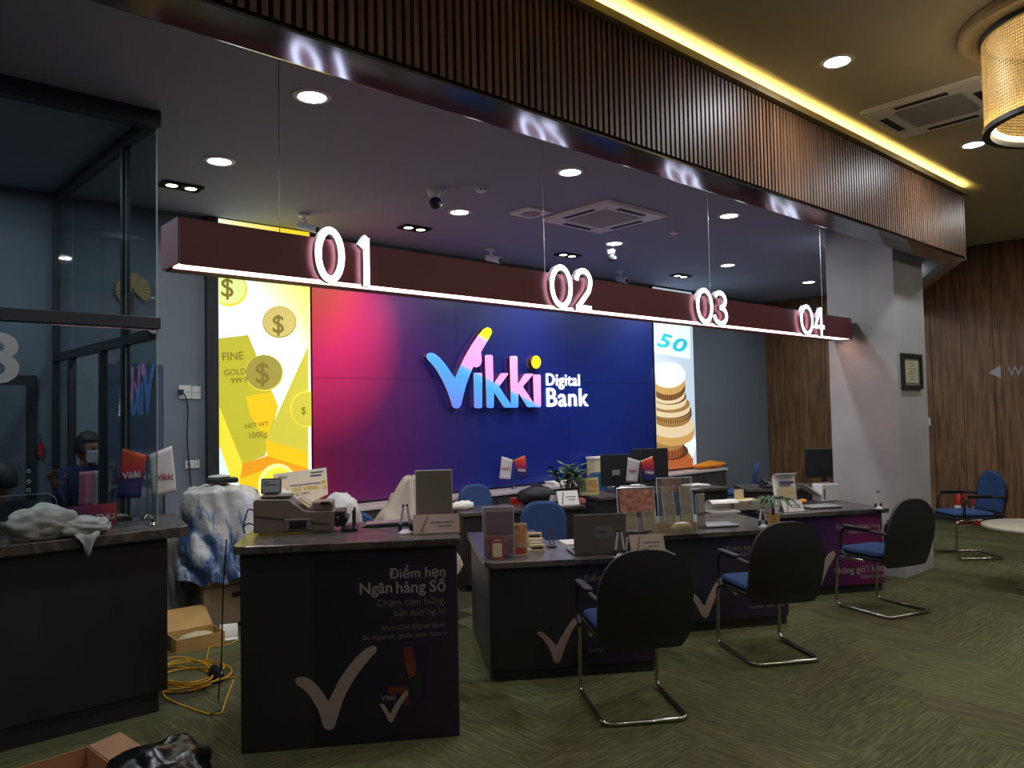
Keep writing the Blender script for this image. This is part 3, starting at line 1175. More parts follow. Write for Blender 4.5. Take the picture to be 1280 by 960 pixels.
for k in range(4):
    a = k * PI / 2 + 0.4
    MB().cyl(((Rr - 0.02) * math.cos(a), (Rr - 0.02) * math.sin(a), 0.02), ((Rr - 0.02) * math.cos(a), (Rr - 0.02) * math.sin(a), 0.58), 0.006, 6).build('rod', 'black_metal', dr, local=True)
M['bulb'] = glow('bulb', (255, 220, 150), 6.0)
for k in range(5):
    a = k * 2 * PI / 5
    MB().ball((0.2 * math.cos(a), 0.2 * math.sin(a), 0.36), 0.035).build('bulb', M['bulb'], dr, local=True, smooth='all')
ld = bpy.data.lights.new('lamp', 'POINT')
ld.energy, ld.color, ld.shadow_soft_size = 8.0, (1.0, 0.87, 0.66), 0.12
o = bpy.data.objects.new('lamp', ld)
C.objects.link(o)
o.parent = dr
o.location = (0, 0, 0.34)

# ------------------------------------------------------------------ back wall: poster light boxes, backdrop, logo
X0, X1, X2, X3 = 2.64, 3.56, 8.975, 9.965
ZL = 0.79
bd = thing('backdrop_board', 'wide glossy backdrop fading from red and magenta to navy behind the counters', 'wall panel', ((X1 + X2) / 2, YB - 0.05, ZL))
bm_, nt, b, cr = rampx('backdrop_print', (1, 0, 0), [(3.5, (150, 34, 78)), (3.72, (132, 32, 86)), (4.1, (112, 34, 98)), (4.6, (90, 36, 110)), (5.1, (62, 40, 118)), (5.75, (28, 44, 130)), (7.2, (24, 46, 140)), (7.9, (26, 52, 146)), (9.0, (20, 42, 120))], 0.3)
# a warm orange corner printed at the upper left
ge = nt.nodes['Geometry'] if 'Geometry' in nt.nodes else [n for n in nt.nodes if n.bl_idname == 'ShaderNodeNewGeometry'][0]
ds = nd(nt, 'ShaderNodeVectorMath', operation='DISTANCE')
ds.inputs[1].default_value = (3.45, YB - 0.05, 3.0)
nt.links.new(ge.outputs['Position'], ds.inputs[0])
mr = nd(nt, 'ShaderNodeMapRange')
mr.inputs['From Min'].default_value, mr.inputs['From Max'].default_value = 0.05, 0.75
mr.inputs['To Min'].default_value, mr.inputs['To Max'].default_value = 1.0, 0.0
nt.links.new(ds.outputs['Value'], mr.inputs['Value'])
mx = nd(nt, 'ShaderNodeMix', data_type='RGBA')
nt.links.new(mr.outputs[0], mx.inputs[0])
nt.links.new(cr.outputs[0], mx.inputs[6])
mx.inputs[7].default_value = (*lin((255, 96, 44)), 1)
ds3 = nd(nt, 'ShaderNodeVectorMath', operation='DISTANCE')  # hot pink pool: wash of the gold lightbox painted into the base colour
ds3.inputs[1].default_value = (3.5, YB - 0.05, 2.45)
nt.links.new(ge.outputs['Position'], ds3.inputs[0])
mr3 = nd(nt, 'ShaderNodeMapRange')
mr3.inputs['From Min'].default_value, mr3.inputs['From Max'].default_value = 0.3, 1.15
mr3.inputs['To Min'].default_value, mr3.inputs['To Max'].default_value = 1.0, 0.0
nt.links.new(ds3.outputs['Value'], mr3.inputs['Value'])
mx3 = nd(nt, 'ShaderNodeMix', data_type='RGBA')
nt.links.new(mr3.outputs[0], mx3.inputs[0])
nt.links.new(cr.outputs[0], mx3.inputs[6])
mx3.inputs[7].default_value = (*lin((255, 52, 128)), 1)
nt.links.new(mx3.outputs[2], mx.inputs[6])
# and a darker, more violet foot
ds2 = nd(nt, 'ShaderNodeSeparateXYZ')
nt.links.new(ge.outputs['Position'], ds2.inputs[0])
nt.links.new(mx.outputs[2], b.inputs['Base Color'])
xs = [X1 + 0.012, 5.36, 7.17, X2 - 0.012]
zs = [ZL, 2.053, 3.28]
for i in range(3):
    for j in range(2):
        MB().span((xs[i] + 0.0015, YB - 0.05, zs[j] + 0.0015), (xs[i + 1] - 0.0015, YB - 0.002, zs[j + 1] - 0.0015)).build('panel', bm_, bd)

# gold poster
gp = thing('gold_poster_lightbox', 'tall glowing yellow lightbox poster of gold bars and dollar coins', 'poster', ((X0 + X1) / 2, YB - 0.04, ZL))
MB().span((X0, YB - 0.06, ZL), (X1 - 0.01, YB - 0.002, 3.495)).build('light_box', 'black_metal', gp)
MB().span((X0 - 0.1, YB - 0.07, ZL), (X0 - 0.002, YB - 0.002, 3.495)).build('side_frame', 'black_metal', gp)
gf = Frame((0, YB - 0.062, 0), (1, 0, 0))
def gpx(x, y):                       # crop of the poster in the photograph -> poster plane
    return gf.px(260 + x / 3.2, 320 + y / 3.2)
bgm = rampx('poster_sky', (0.62, 0, 0.42), [(2.45, (204, 232, 255)), (3.02, (236, 246, 240)), (3.26, (246, 240, 150)), (3.5, (246, 218, 50))], 0.4, 0.82, sample=True)[0]
M['g_olive'] = glow('g_olive', (184, 178, 46), 0.65)
M['g_olive2'] = glow('g_olive2', (198, 190, 62), 0.65)
M['g_yellow'] = glow('g_yellow', (228, 214, 54), 0.68)
M['g_gold'] = glow('g_gold', (226, 188, 20), 0.68)
M['g_orange'] = glow('g_orange', (222, 150, 22), 0.65)
M['g_pale'] = glow('g_pale', (226, 238, 150), 0.68)
M['g_coin'] = glow('g_coin', (206, 186, 104), 0.65)
M['g_coin_dark'] = glow('g_coin_dark', (158, 146, 62), 0.61)
M['g_ink'] = glow('g_ink', (128, 116, 40), 0.58)
def gpoly(pts):
    return [gpx(*p) for p in pts]
def gcirc(x, y, rx, ry=None, n=28):
    return gpoly(circle(x, y, rx, ry or rx, n))
cl = (X0 + 0.004, ZL + 0.004, X1 - 0.014, 3.49)
polys = [(rect(*cl), bgm),
         (gpoly([(20, 540), (138, 830), (128, 905), (96, 905), (20, 690)]), M['g_yellow']),
         (gpoly([(20, 332), (160, 316), (280, 602), (228, 800), (138, 832), (20, 540)]), M['g_olive']),
         (gpoly([(150, 560), (258, 545), (280, 602), (232, 735), (170, 640)]), M['g_gold']),
         (gpoly([(400, 360), (230, 736), (400, 785)]), M['g_olive2']),
         (gpoly([(230, 736), (400, 785), (400, 862), (236, 806)]), M['g_gold']),
         (gpoly([(138, 830), (236, 800), (400, 850), (400, 1010), (120, 1010), (128, 890)]), M['g_orange']),
         (gpoly([(128, 890), (240, 850), (400, 868), (400, 1020), (100, 1020)]), M['g_gold']),
         (gcirc(278, 918, 78, 88), M['g_pale']),
         (gcirc(280, 922, 66, 76), M['g_yellow']),
         (gcirc(85, 134, 72, 68), M['g_yellow']), (gcirc(82, 130, 66, 62), M['g_pale']),
         (gcirc(285, 264, 68, 64), M['g_coin_dark']), (gcirc(285, 262, 65, 61), M['g_coin']),
         (gcirc(224, 468, 76, 73), M['g_yellow']), (gcirc(223, 466, 73, 70), M['g_coin_dark']),
         (gcirc(398, 612, 70, 72), M['g_yellow']), (gcirc(398, 612, 66, 68), M['g_olive2'])]
flat(gf, polys, 'poster_print', gp, clip=cl)
for s, x0, x1, yb, rot in (('FINE', 58, 142, 418, 0), ('GOLD', 64, 152, 478, 0), ('999.9', 92, 158, 510, 0), ('NET WT', 148, 242, 690, 0), ('1000g', 166, 236, 730, 0), ('$', 258, 318, 305, 0), ('$', 190, 262, 508, 0), ('$', 52, 118, 160, 0), ('$', 372, 396, 632, 0)):
    a, b_ = gpx(x0, yb), gpx(x1, yb)
    sl = 0 if s == '$' else -0.1
    fr = Frame(gf(a[0], a[1], 0.0085), (math.cos(sl * -1), 0, math.sin(sl * -1)), (-math.sin(sl * -1), 0, math.cos(sl * -1)))
    lettering(s, fr, 0, 0, (b_[0] - a[0]) * (0.72 if s == '$' else 1), 'g_ink', gp, depth=0.0006, bold=0.01)

# coin poster
cp = thing('coin_poster_lightbox', 'tall glowing lightbox poster with a 50 banknote and a stack of brass coins', 'poster', ((X2 + X3) / 2, YB - 0.04, ZL))
MB().span((X2, YB - 0.06, ZL), (X3, YB - 0.002, 3.48)).build('light_box', 'black_metal', cp)
def cpx(x, y):
    return gf.px(780 + x / 4.0, 380 + y / 4.0)
cl = (X2 + 0.012, ZL + 0.004, X3 - 0.012, 3.475)
M['c_sky'] = glow('c_sky', (176, 190, 204), 0.8, sample=True)
M['c_note'] = glow('c_note', (206, 226, 236), 0.95, sample=True)
M['c_teal'] = glow('c_teal', (40, 170, 190), 0.9)
M['c_top'] = glow('c_top', (206, 220, 226), 0.95)
M['c_gold'] = glow('c_gold', (186, 146, 84), 0.75)
M['c_gold2'] = glow('c_gold2', (150, 112, 62), 0.7)
M['c_dark'] = glow('c_dark', (84, 52, 28), 0.6)
M['c_rust'] = glow('c_rust', (158, 84, 44), 0.7)
M['c_pale'] = glow('c_pale', (206, 186, 150), 0.8)
def cpoly(pts):
    return [cpx(*p) for p in pts]
polys = [(rect(*cl), M['c_sky']), (cpoly([(120, 20), (330, 20), (330, 275), (120, 235)]), M['c_note']), (cpoly([(118, 60), (175, 60), (150, 190), (118, 200)]), M['c_sky'])]
def coin(cx, cy, rx, ry, h, side, top, ribs=0):
    polys.append((cpoly([(cx - rx, cy), (cx - rx, cy + h)] + [(cx + rx * math.cos(a), cy + h + ry * math.sin(a)) for a in [PI - PI * k / 14 for k in range(15)]] + [(cx + rx, cy)]), side))
    if ribs:
        for k in range(ribs):
            a = PI - PI * (k + 0.5) / ribs
            x = cx + rx * math.cos(a)
            y = cy + ry * math.sin(a)
            wd = 1.2 + 2.2 * math.sin(a)
            polys.append((cpoly([(x - wd, y + 3), (x + wd, y + 3), (x + wd, y + h - 2), (x - wd, y + h - 2)]), M['c_dark']))
    polys.append((cpoly(circle(cx, cy, rx, ry, 30)), top))
polys.append((cpoly(circle(300, 700, 60, 90)), M['c_note']))
coin(230, 775, 110, 60, 60, M['c_rust'], M['c_gold2'])
coin(225, 735, 96, 46, 30, M['c_rust'], M['c_dark'], 0)
coin(215, 690, 84, 44, 40, M['c_rust'], M['c_gold2'], 16)
coin(240, 610, 110, 60, 40, M['c_gold'], M['c_pale'])
coin(235, 570, 95, 46, 34, M['c_pale'], M['c_gold2'])
coin(238, 530, 96, 44, 28, M['c_gold'], M['c_dark'], 26)
coin(228, 500, 98, 44, 26, M['c_pale'], M['c_gold2'])
coin(222, 462, 86, 42, 26, M['c_pale'], M['c_dark'])
coin(218, 430, 82, 44, 26, M['c_pale'], M['c_dark'])
coin(218, 396, 82, 58, 30, M['c_gold2'], M['c_gold'], 24)
coin(218, 356, 84, 62, 4, M['c_pale'], M['c_top'])
polys.append((cpoly([(118, 800), (340, 770), (340, 850), (118, 850)]), M['c_rust']))
flat(gf, polys, 'poster_print', cp, step=0.0002, clip=cl)
a, b_ = cpx(160, 215), cpx(305, 215)
fr = Frame(gf(a[0], a[1] + 0.02, 0.024), (math.cos(-0.12), 0, math.sin(-0.12)), (math.sin(0.12), 0, math.cos(0.12)))
for i_, ch in enumerate('50'):
    lettering(ch, fr, i_ * 0.53 * (b_[0] - a[0]), 0, (b_[0] - a[0]) * 0.47, 'c_teal', cp, height=0.2, depth=0.001, bold=0.03, italic=0.3)

# illuminated wall logo
lg = thing('bank_logo_sign', 'illuminated raised Vikki Digital Bank lettering on the navy backdrop', 'sign', (6.3, YB - 0.06, 1.7))
YLg = YB - 0.13
lf = Frame((0, YLg, 0), (1, 0, 0))
def lpx(x, y):
    return lf.px(500 + x / 4.571, 380 + y / 4.571)
o1, o2 = lpx(390, 370), lpx(790, 578)
# colour runs along a slanted direction across the letters
e1, e2 = Vector((o1[0], o1[1])), Vector((o2[0], o2[1]))
tdir = (e2 - e1).normalized()
nrm = Vector((-tdir.y, tdir.x))
c0 = nrm.dot(e1)
lm = rampx('logo_letters', (nrm.x, 0, nrm.y), [(c0 - 0.62, (96, 96, 226)), (c0 - 0.10, (64, 140, 240)), (c0 - 0.02, (84, 150, 244)), (c0 + 0.05, (240, 140, 232)), (c0 + 0.40, (250, 150, 236)), (c0 + 0.44, (250, 218, 20)), (c0 + 0.8, (250, 214, 10))], 0.4, 1.0, sample=True)[0]
M['logo_side'] = mat('logo_side', (120, 70, 90), 0.5)
def letter(pts, name='letter'):
    P2 = [lpx(*p) for p in pts]
    n = len(P2)
    ar = sum(P2[k][0] * P2[(k + 1) % n][1] - P2[(k + 1) % n][0] * P2[k][1] for k in range(n))
    if ar < 0:
        P2 = P2[::-1]
    mb = MB()
    mb.add([lf(u, v, 0) for u, v in P2], [tuple(range(n))], 0)
    mb.add([lf(u, v, 0) for u, v in P2] + [lf(u, v, -0.06) for u, v in P2], [(i, n + i, n + (i + 1) % n, (i + 1) % n) for i in range(n)], 1)
    return mb.build(name, [lm, M['logo_side']], lg)
letter([(150, 302), (155, 286), (172, 278), (195, 282), (225, 305), (258, 342), (288, 385), (314, 424), (335, 375), (368, 305), (405, 240), (445, 180), (476, 144), (500, 132), (518, 140), (526, 155), (522, 172), (508, 198), (486, 234), (462, 276),
        (466, 300), (468, 325), (462, 345), (450, 358), (434, 362), (420, 356), (408, 384), (390, 428), (374, 478), (358, 540), (350, 575), (340, 592), (326, 597), (310, 595), (298, 583), (288, 548), (268, 492), (242, 436), (208, 376), (176, 336), (158, 318)])
letter([(424, 393), (464, 393), (470, 400), (470, 588), (464, 595), (430, 595), (424, 588), (420, 400)])
letter([(490, 291), (524, 291), (530, 298), (534, 456), (574, 399), (582, 395), (616, 395), (618, 402), (566, 472), (640, 582), (640, 592), (598, 592), (590, 586), (538, 505), (536, 588), (530, 594), (502, 594), (495, 588), (485, 300)])
letter([(633, 297), (664, 297), (671, 304), (673, 458), (710, 402), (718, 398), (758, 398), (760, 404), (702, 472), (768, 572), (766, 588), (734, 590), (724, 584), (677, 508), (676, 586), (670, 592), (640, 592), (634, 586), (627, 304)])
letter([(766, 403), (798, 403), (804, 409), (806, 584), (800, 590), (772, 590), (766, 584), (760, 410)])
o = letter(circle(778, 332, 27, 37, 24), 'letter_dot')
o.data.materials[0] = glow('logo_dot', (250, 216, 16), 1.0)
M['logo_white'] = glow('logo_white', (232, 244, 255), 1.5, sample=True)
lf2 = Frame((0, YB - 0.0515, 0), (1, 0, 0))
lpx = lambda x, y: lf2.px(500 + x / 4.571, 380 + y / 4.571)
for s, xa, xb, yb, yt in (('Digital', 835, 1024, 464, 398), ('Bank', 838, 1072, 584, 482)):
    a, b_, c_ = lpx(xa, yb), lpx(xb, yb), lpx(xa, yt)
    lettering(s, lf2, a[0], a[1], b_[0] - a[0], 'logo_white', lg, height=c_[1] - a[1], depth=0.012, bold=0.018, lift=0.0, name='letter', sp=1.08)

# ------------------------------------------------------------------ glazed cash booth on the left
def side(Y, dz=0.0):
    return Vector((1.45 - 0.0415 * (Y - 4.78), Y, dz))


lc = thing('cash_counter', 'long black cash counter with dark stone top at the left, below the glass booth', 'counter', (0.2, 4.95, 0))
MB().span((-1.6, 4.67, 0.115), (1.478, 4.70, 0.978)).build('front_panel', 'black_laminate', lc, bevel=0.003)
MB().span((1.45, 4.701, 0.115), (1.478, 5.30, 0.978)).build('side_panel', 'dark_laminate', lc, bevel=0.003)
MB().span((-1.6, 4.68, 0), (1.43, 5.25, 0.114)).build('plinth', 'black_laminate', lc)
MB().span((-1.6, 5.28, 0.115), (1.449, 5.30, 0.978)).build('back_panel', 'dark_laminate', lc)
MB().prism([(-1.6, 4.62), (1.53, 4.62), (1.59, 4.66), (1.74, 5.36), (-1.6, 5.36)], 0.98, 1.04).build('stone_top', 'stone', lc, bevel=0.006)

bo = thing('glass_booth', 'dark framed floor to ceiling glass booth standing on the left counter', 'partition', (0.3, 5.6, 0))
MB().span((-1.6, 4.74, 3.40), (1.47, 4.82, ZC)).build('head_rail', 'black_metal', bo, bevel=0.004)
MB().span((-1.6, 4.75, 2.195), (1.47, 4.815, 2.265)).build('middle_rail', 'black_metal', bo, bevel=0.004)
def rail(y0, y1, z0, z1, wd=0.05):
    a, b = side(y0), side(y1)
    n = Vector((wd / 2, 0, 0))
    m = MB()
    m.prism([(a.x - wd / 2, a.y), (a.x + wd / 2, a.y), (b.x + wd / 2, b.y), (b.x - wd / 2, b.y)], z0, z1)
    return m
rail(4.82, 6.98, 3.42, ZC).build('side_head_rail', 'black_metal', bo)
rail(4.815, 6.98, 2.14, 2.20).build('side_middle_rail', 'black_metal', bo)
for Y, z1, wd, z0 in ((6.955, 3.42, 0.055, 0), (6.52, 2.14, 0.06, 0), (5.77, 2.14, 0.055, 0), (5.32, 3.42, 0.045, 1.04)):
    p = side(Y)
    MB().box((p.x, p.y, (z0 + z1) / 2), (0.05, wd, z1 - z0)).build('post', 'black_metal', bo, bevel=0.003)
MB().span((-1.6, 4.778, 2.265), (1.452, 4.788, 3.40)).build('upper_pane', 'glass', bo)
MB().span((-1.6, 4.778, 1.05), (1.452, 4.788, 2.195)).build('lower_pane', 'glass', bo)
for z0, z1 in ((1.48, 2.14), (2.20, 3.42)):
    rail(4.80, 5.29, z0, z1, 0.01).build('side_pane', 'glass', bo)
rail(5.80, 6.49, 2.2, 3.42, 0.01).build('side_pane', 'glass', bo)
rail(5.35, 5.74, 1.05, 2.14, 0.01).build('side_pane', 'glass', bo)
rail(5.35, 5.77, 2.2, 3.42, 0.01).build('side_pane', 'glass', bo)
rail(6.55, 6.925, 0.02, 2.14, 0.01).build('side_pane', 'glass', bo)
rail(6.55, 6.925, 2.2, 3.42, 0.01).build('side_pane', 'glass', bo)
for z0, z1 in ((1.05, 2.195), (2.265, 3.40)):
    MB().box((1.456, 4.783, (z0 + z1) / 2), (0.006, 0.012, z1 - z0)).build('pane_edge', 'glass_edge', bo)
    p = side(5.285)
    MB().box((p.x - 0.008, p.y, (z0 + z1) / 2), (0.004, 0.012, z1 - z0)).build('pane_edge', 'glass_edge', bo)
mb = MB().lathe([(0.03, 0.0), (0.03, 0.008), (0.012, 0.02), (0.012, 0.035)], (1.44, 4.81, 1.04), 16)
mb.build('glass_clamp', 'chrome', bo, smooth=True)
for z in (1.40, 1.345, 1.30):
    a = ony(36, 586, 4.775)
    MB().tube([(a.x + 0.008 * math.cos(q_ * PI / 8), 4.7745, z + 0.008 * math.sin(q_ * PI / 8)) for q_ in range(16)], 0.0022, 5, closed=True).build('speech_hole', 'glass_edge', bo)
dg = ony(0, 482, 4.776)
fb = Frame((0, 4.776, 0), (1, 0, 0))
lettering('3', fb, 0.585, 1.872, 0.165, 'digit_off', bo, height=0.255, depth=0.02, bold=0.02, name='numeral')['label'] = 'gray unlit numeral on the front glass'
ls = thing('low_glass_screen', 'low clear glass screen with rounded corner on the left counter, behind the gray jacket', 'screen', (0.4, 5.0, 1.04))
MB().prism(roundrect(-0.7, 0, 0.62, 0.215, 0.06, corners=(0, 0, 1, 1)), -0.004, 0.004, lambda u, v, w: Vector((0.36 + u, 5.0 + w, 1.043 + v))).build('pane', 'glass', ls)
pr = [Vector((0.36 + u, 4.995, 1.043 + v)) for u, v in roundrect(-0.7, 0, 0.62, 0.215, 0.06, corners=(0, 0, 1, 1))]
MB().tube(pr, 0.0025, 5, closed=True).build('edge', 'glass_edge', ls)

# glass door leaf standing ajar at the booth doorway
gd = thing('glass_door', 'clear glass door leaf standing ajar from the booth post, mirroring the logo', 'door', (1.432, 5.83, 0), R_(42.5))
MB().box((0.37, 0, 1.06), (0.72, 0.01, 2.06)).build('pane', 'door_glass', gd, local=True)
MB().box((0.735, 0, 1.06), (0.005, 0.011, 2.06)).build('pane_edge', 'glass_edge', gd, local=True)
for z in (0.03, 2.09):
    MB().box((0.06, 0, z), (0.12, 0.026, 0.06)).build('pivot', 'steel', gd, local=True, bevel=0.002)
MB().tube(fillet([(0.66, -0.006, 0.9), (0.66, -0.05, 0.9), (0.66, -0.05, 1.25), (0.66, -0.006, 1.25)], 0.02), 0.01, 8).build('handle', 'steel', gd, local=True, smooth=True)

# door behind the booth
d = structure('door_1', MB().span((0.2, YB - 0.03, 0.0), (1.16, YB - 0.002, 1.96)), mat('door_paint', (86, 98, 106), 0.6), bevel=0.004)
MB().span((0.13, YB - 0.035, 0), (0.2, YB - 0.002, 2.03)).span((1.16, YB - 0.035, 0), (1.225, YB - 0.002, 2.03)).span((0.2, YB - 0.035, 1.96), (1.16, YB - 0.002, 2.03)).build('door_frame', 'black_metal', d)
MB().cyl((1.09, YB - 0.03, 1.02), (1.09, YB - 0.08, 1.02), 0.02, 10).cyl((1.09, YB - 0.075, 1.02), (0.98, YB - 0.075, 1.02), 0.01, 8).build('door_handle', 'steel', d)
p = ony(48, 562, YB - 0.01)
t = thing('red_tag', 'small red hanging tag on the wall behind the booth glass', 'tag', (1.255, YB - 0.02, 1.38))
MB().prism([(0.0, 0.0), (0.022, 0.03), (0.026, 0.1), (0.004, 0.135), (-0.02, 0.09), (-0.02, 0.03)], -0.008, 0.008, lambda u, v, w: Vector((u, w, v))).build('tag', 'red_tag', t, local=True)
MB().cyl((0, 0.0, 0.13), (0, 0.012, 0.19), 0.003, 6).build('string', 'black_metal', t, local=True)
p = ony(160, 362, YB - 0.03)
t = thing('straw_fan', 'round pleated straw fan hanging on the gray wall behind the booth', 'fan', (1.93, YB - 0.03, 2.65))
for k in range(18):
    a0, a1 = -0.8 + k * (PI + 1.6) / 18, -0.8 + (k + 1) * (PI + 1.6) / 18
    am = (a0 + a1) / 2
    r = 0.14
    m = MB()
    m.add([(0, 0, 0.12), (r * math.cos(a0), -0.004, 0.12 + r * math.sin(a0)), (r * math.cos(am), -0.016, 0.12 + r * math.sin(am)), (r * math.cos(a1), -0.004, 0.12 + r * math.sin(a1)),
           (0, 0.008, 0.12), (r * math.cos(a0), 0.008, 0.12 + r * math.sin(a0)), (r * math.cos(am), 0.004, 0.12 + r * math.sin(am)), (r * math.cos(a1), 0.008, 0.12 + r * math.sin(a1))],
          [(0, 1, 2), (0, 2, 3), (4, 6, 5), (4, 7, 6), (1, 5, 6, 2), (2, 6, 7, 3)])
    m.build('pleat', 'fan_straw', t, local=True)
MB().cyl((0, 0, 0.14), (0, 0, -0.07), 0.01, 8).build('handle', 'stem', t, local=True)

# sockets and flex on the gray wall
def socket(x, z, w_, h_, lb, gang=1):
    t = thing('wall_socket', lb, 'socket', (x, YB - 0.012, z))
    MB().box((0, 0.005, 0), (w_, 0.012, h_)).build('plate', 'white_plastic', t, local=True, bevel=0.003)
    mb = MB()
    for s in (-1, 1):
        for q in (-0.008, 0.008):
            mb.box((s * w_ * 0.24 + q, -0.002, 0.0), (0.004, 0.003, 0.012))
    mb.build('socket_holes', 'slot', t, local=True)


socket(2.365, 1.905, 0.11, 0.12, 'upper left white wall socket plate with a black plug and cable')
socket(2.463, 1.9, 0.075, 0.115, 'white switch plate right beside the plugged wall socket')
socket(2.425, 1.265, 0.125, 0.072, 'low white socket plate on the gray wall above the covered cabinet')
t = thing('power_cable', 'black power cable hanging from the wall socket plug', 'cable', (2.3, YB - 0.03, 1.3))
pts = [Vector((2.325, YB - 0.035, 1.90)), Vector((2.35, YB - 0.05, 1.88)), Vector((2.385, YB - 0.03, 1.78)), Vector((2.375, YB - 0.02, 1.5)), Vector((2.40, YB - 0.02, 1.2)), Vector((2.42, YB - 0.02, 0.95))]
MB().tube(fillet(pts, 0.08), 0.006, 6).build('flex', 'black_plastic', t, smooth=True)
MB().box((2.322, YB - 0.03, 1.905), (0.045, 0.028, 0.045)).build('plug', 'black_plastic', t, bevel=0.005)

# ------------------------------------------------------------------ counters in front
DK = {}


def rot2(a):
    return Vector((math.cos(a), math.sin(a), 0)), Vector((-math.sin(a), math.cos(a), 0))


def printmat(name, P0, eu, stops):
    off = P0.dot(eu)
    return rampx(name, tuple(eu), [(off + s, c) for s, c in stops], 0.45)[0]


def counter(key, P0, ang, L, H, label, stops, topd, wing=0.0, over=0.03, left=0.04, right=0.02):
    P0 = Vector(P0)
    eu, ev = rot2(R_(ang))
    t = thing('service_desk', label, 'desk', P0, R_(ang), 'dark stone topped service counters')
    fr = Frame(P0, eu)
    DK[key] = (t, fr, P0, eu, ev, H)
    pm = printmat('panel_print_' + key, P0, eu, stops)
    tt = 0.04
    MB().prism(roundrect(0, 0, L, 0.03, 0.012), 0.07 if key != 'one' else 0.0, H - tt, lambda u, v, w: Vector((u, v, w))).build('front_panel', pm, t, local=True)
    if key != 'one':
        MB().box((L / 2, 0.03, 0.035), (L - 0.06, 0.03, 0.07)).build('plinth', 'black_laminate', t, local=True)
    dl = wing or topd - 0.06
    MB().box((0.014, 0.032 + dl / 2 - 0.016, (H - tt) / 2), (0.028, dl - 0.034, H - tt)).build('side_panel', 'dark_laminate', t, local=True, bevel=0.002)
    MB().box((L - 0.014, 0.032 + (topd - 0.08) / 2, (H - tt) / 2), (0.028, topd - 0.084, H - tt)).build('side_panel', 'dark_laminate', t, local=True, bevel=0.002)
    if wing:
        poly = [(-left + 0.05, -over), (L + right, -over), (L + right, topd), (0.5, topd), (0.5, wing), (-left, wing), (-left, -over + 0.05)]
    else:
        poly = [(-left + 0.07, -over), (L + right, -over), (L + right, topd), (-left, topd), (-left, -over + 0.07), (-left + 0.02, -over + 0.02)]
    MB().prism(poly, H - tt, H).build('stone_top', 'stone', t, local=True, bevel=0.005)
    return t


navy = lambda a, b, c: [(0, (44, 44, 43)), (a, (46, 45, 46)), (a + 0.02, b), (1.15, c)]
counter('one', (1.545, 3.795, 0), -33, 1.085, 1.02, 'tall black service desk in front with large tick and Vietnamese slogan, left of the others', navy(0.34, (34, 33, 42), (52, 36, 60)), 0.72)
counter('two', (3.075, 3.69, 0), -33.5, 1.07, 0.737, 'low black service desk with a big tick and laptop on top, behind the nearest chair', navy(0.5, (36, 36, 52), (56, 36, 66)), 0.72, wing=1.25, left=0.03, right=0.13)
counter('three', (4.61, 3.58, 0), -30, 1.06, 0.737, 'low black service desk with empty brochure holders on top, second from the right', navy(0.3, (36, 36, 54), (58, 34, 66)), 0.95, left=0.03, right=0.05)
counter('four', (6.21, 3.505, 0), -29, 1.05, 0.737, 'low service desk with a magenta and purple front beside the gray column', [(0, (28, 26, 44)), (0.3, (34, 30, 76)), (0.52, (70, 28, 76)), (0.85, (116, 26, 84)), (1.05, (96, 24, 76))], 0.75, left=0.02, right=0.05)


def tick(key, pts, px=True, m='check', name='check_mark', lift=0.0006):
    t, fr = DK[key][0], DK[key][1]
    P2 = [fr.px(*p) for p in pts] if px else pts
    n = len(P2)
    ar = sum(P2[k][0] * P2[(k + 1) % n][1] - P2[(k + 1) % n][0] * P2[k][1] for k in range(n))
    if ar < 0:
        P2 = P2[::-1]
    return MB().prism(P2, lift, lift + 0.0015, fr).build(name, m, t)


def crop(ox, oy, s, pts):
    return [(ox + x / s, oy + y / s) for x, y in pts]


TICK = [(356, 605), (360, 592), (376, 584), (402, 584), (430, 596), (462, 622), (496, 664), (522, 706), (545, 660), (578, 596), (618, 538), (662, 484), (700, 450), (738, 429), (756, 430), (765, 442), (762, 460), (735, 486), (690, 540), (640, 612), (600, 690), (576, 760), (556, 825), (546, 844), (528, 850), (508, 846), (494, 828), (482, 780), (462, 732), (430, 680), (396, 644), (366, 624)]
tick('one', crop(280, 700, 4, TICK))
fr1 = DK['one'][1]
def words(key, s, x0, x1, y, m='print_text', bold=0.0, italic=0.0, h=None, yt=None):
    t, fr = DK[key][0], DK[key][1]
    a, b = fr.px(x0, y[0]), fr.px(x1, y[1])
    hh = None
    if yt is not None:
        hh = fr.px(x1, yt)[1] - b[1]
    lettering(s, fr, a[0], (a[1] + b[1]) / 2, b[0] - a[0], m, t, height=hh, bold=bold, italic=italic, depth=0.001)
words('one', 'Điểm hẹn', 486.5, 556.5, (722.5, 720.5), bold=0.018)
words('one', 'Ngân', 450, 490, (742.5, 741), bold=0.018)
words('one', 'hàng', 495.5, 532, (741, 739.6), bold=0.018)
words('one', 'Số', 537.5, 557, (739.4, 738.6), bold=0.018)
words('one', 'Chạm cảm hứng,', 471, 557, (757, 755), 'print_text_dim')
words('one', 'bật tưo’ng lai', 493, 557.5, (769.5, 767.5), 'print_text_dim')
words('one', 'All-in-One Digital Bank', 475, 557.5, (787, 784.5), 'print_text_dim', italic=0.2)
words('one', 'Be inspired, ignite your future', 453.5, 558, (799, 795), 'print_text_dim', italic=0.2)
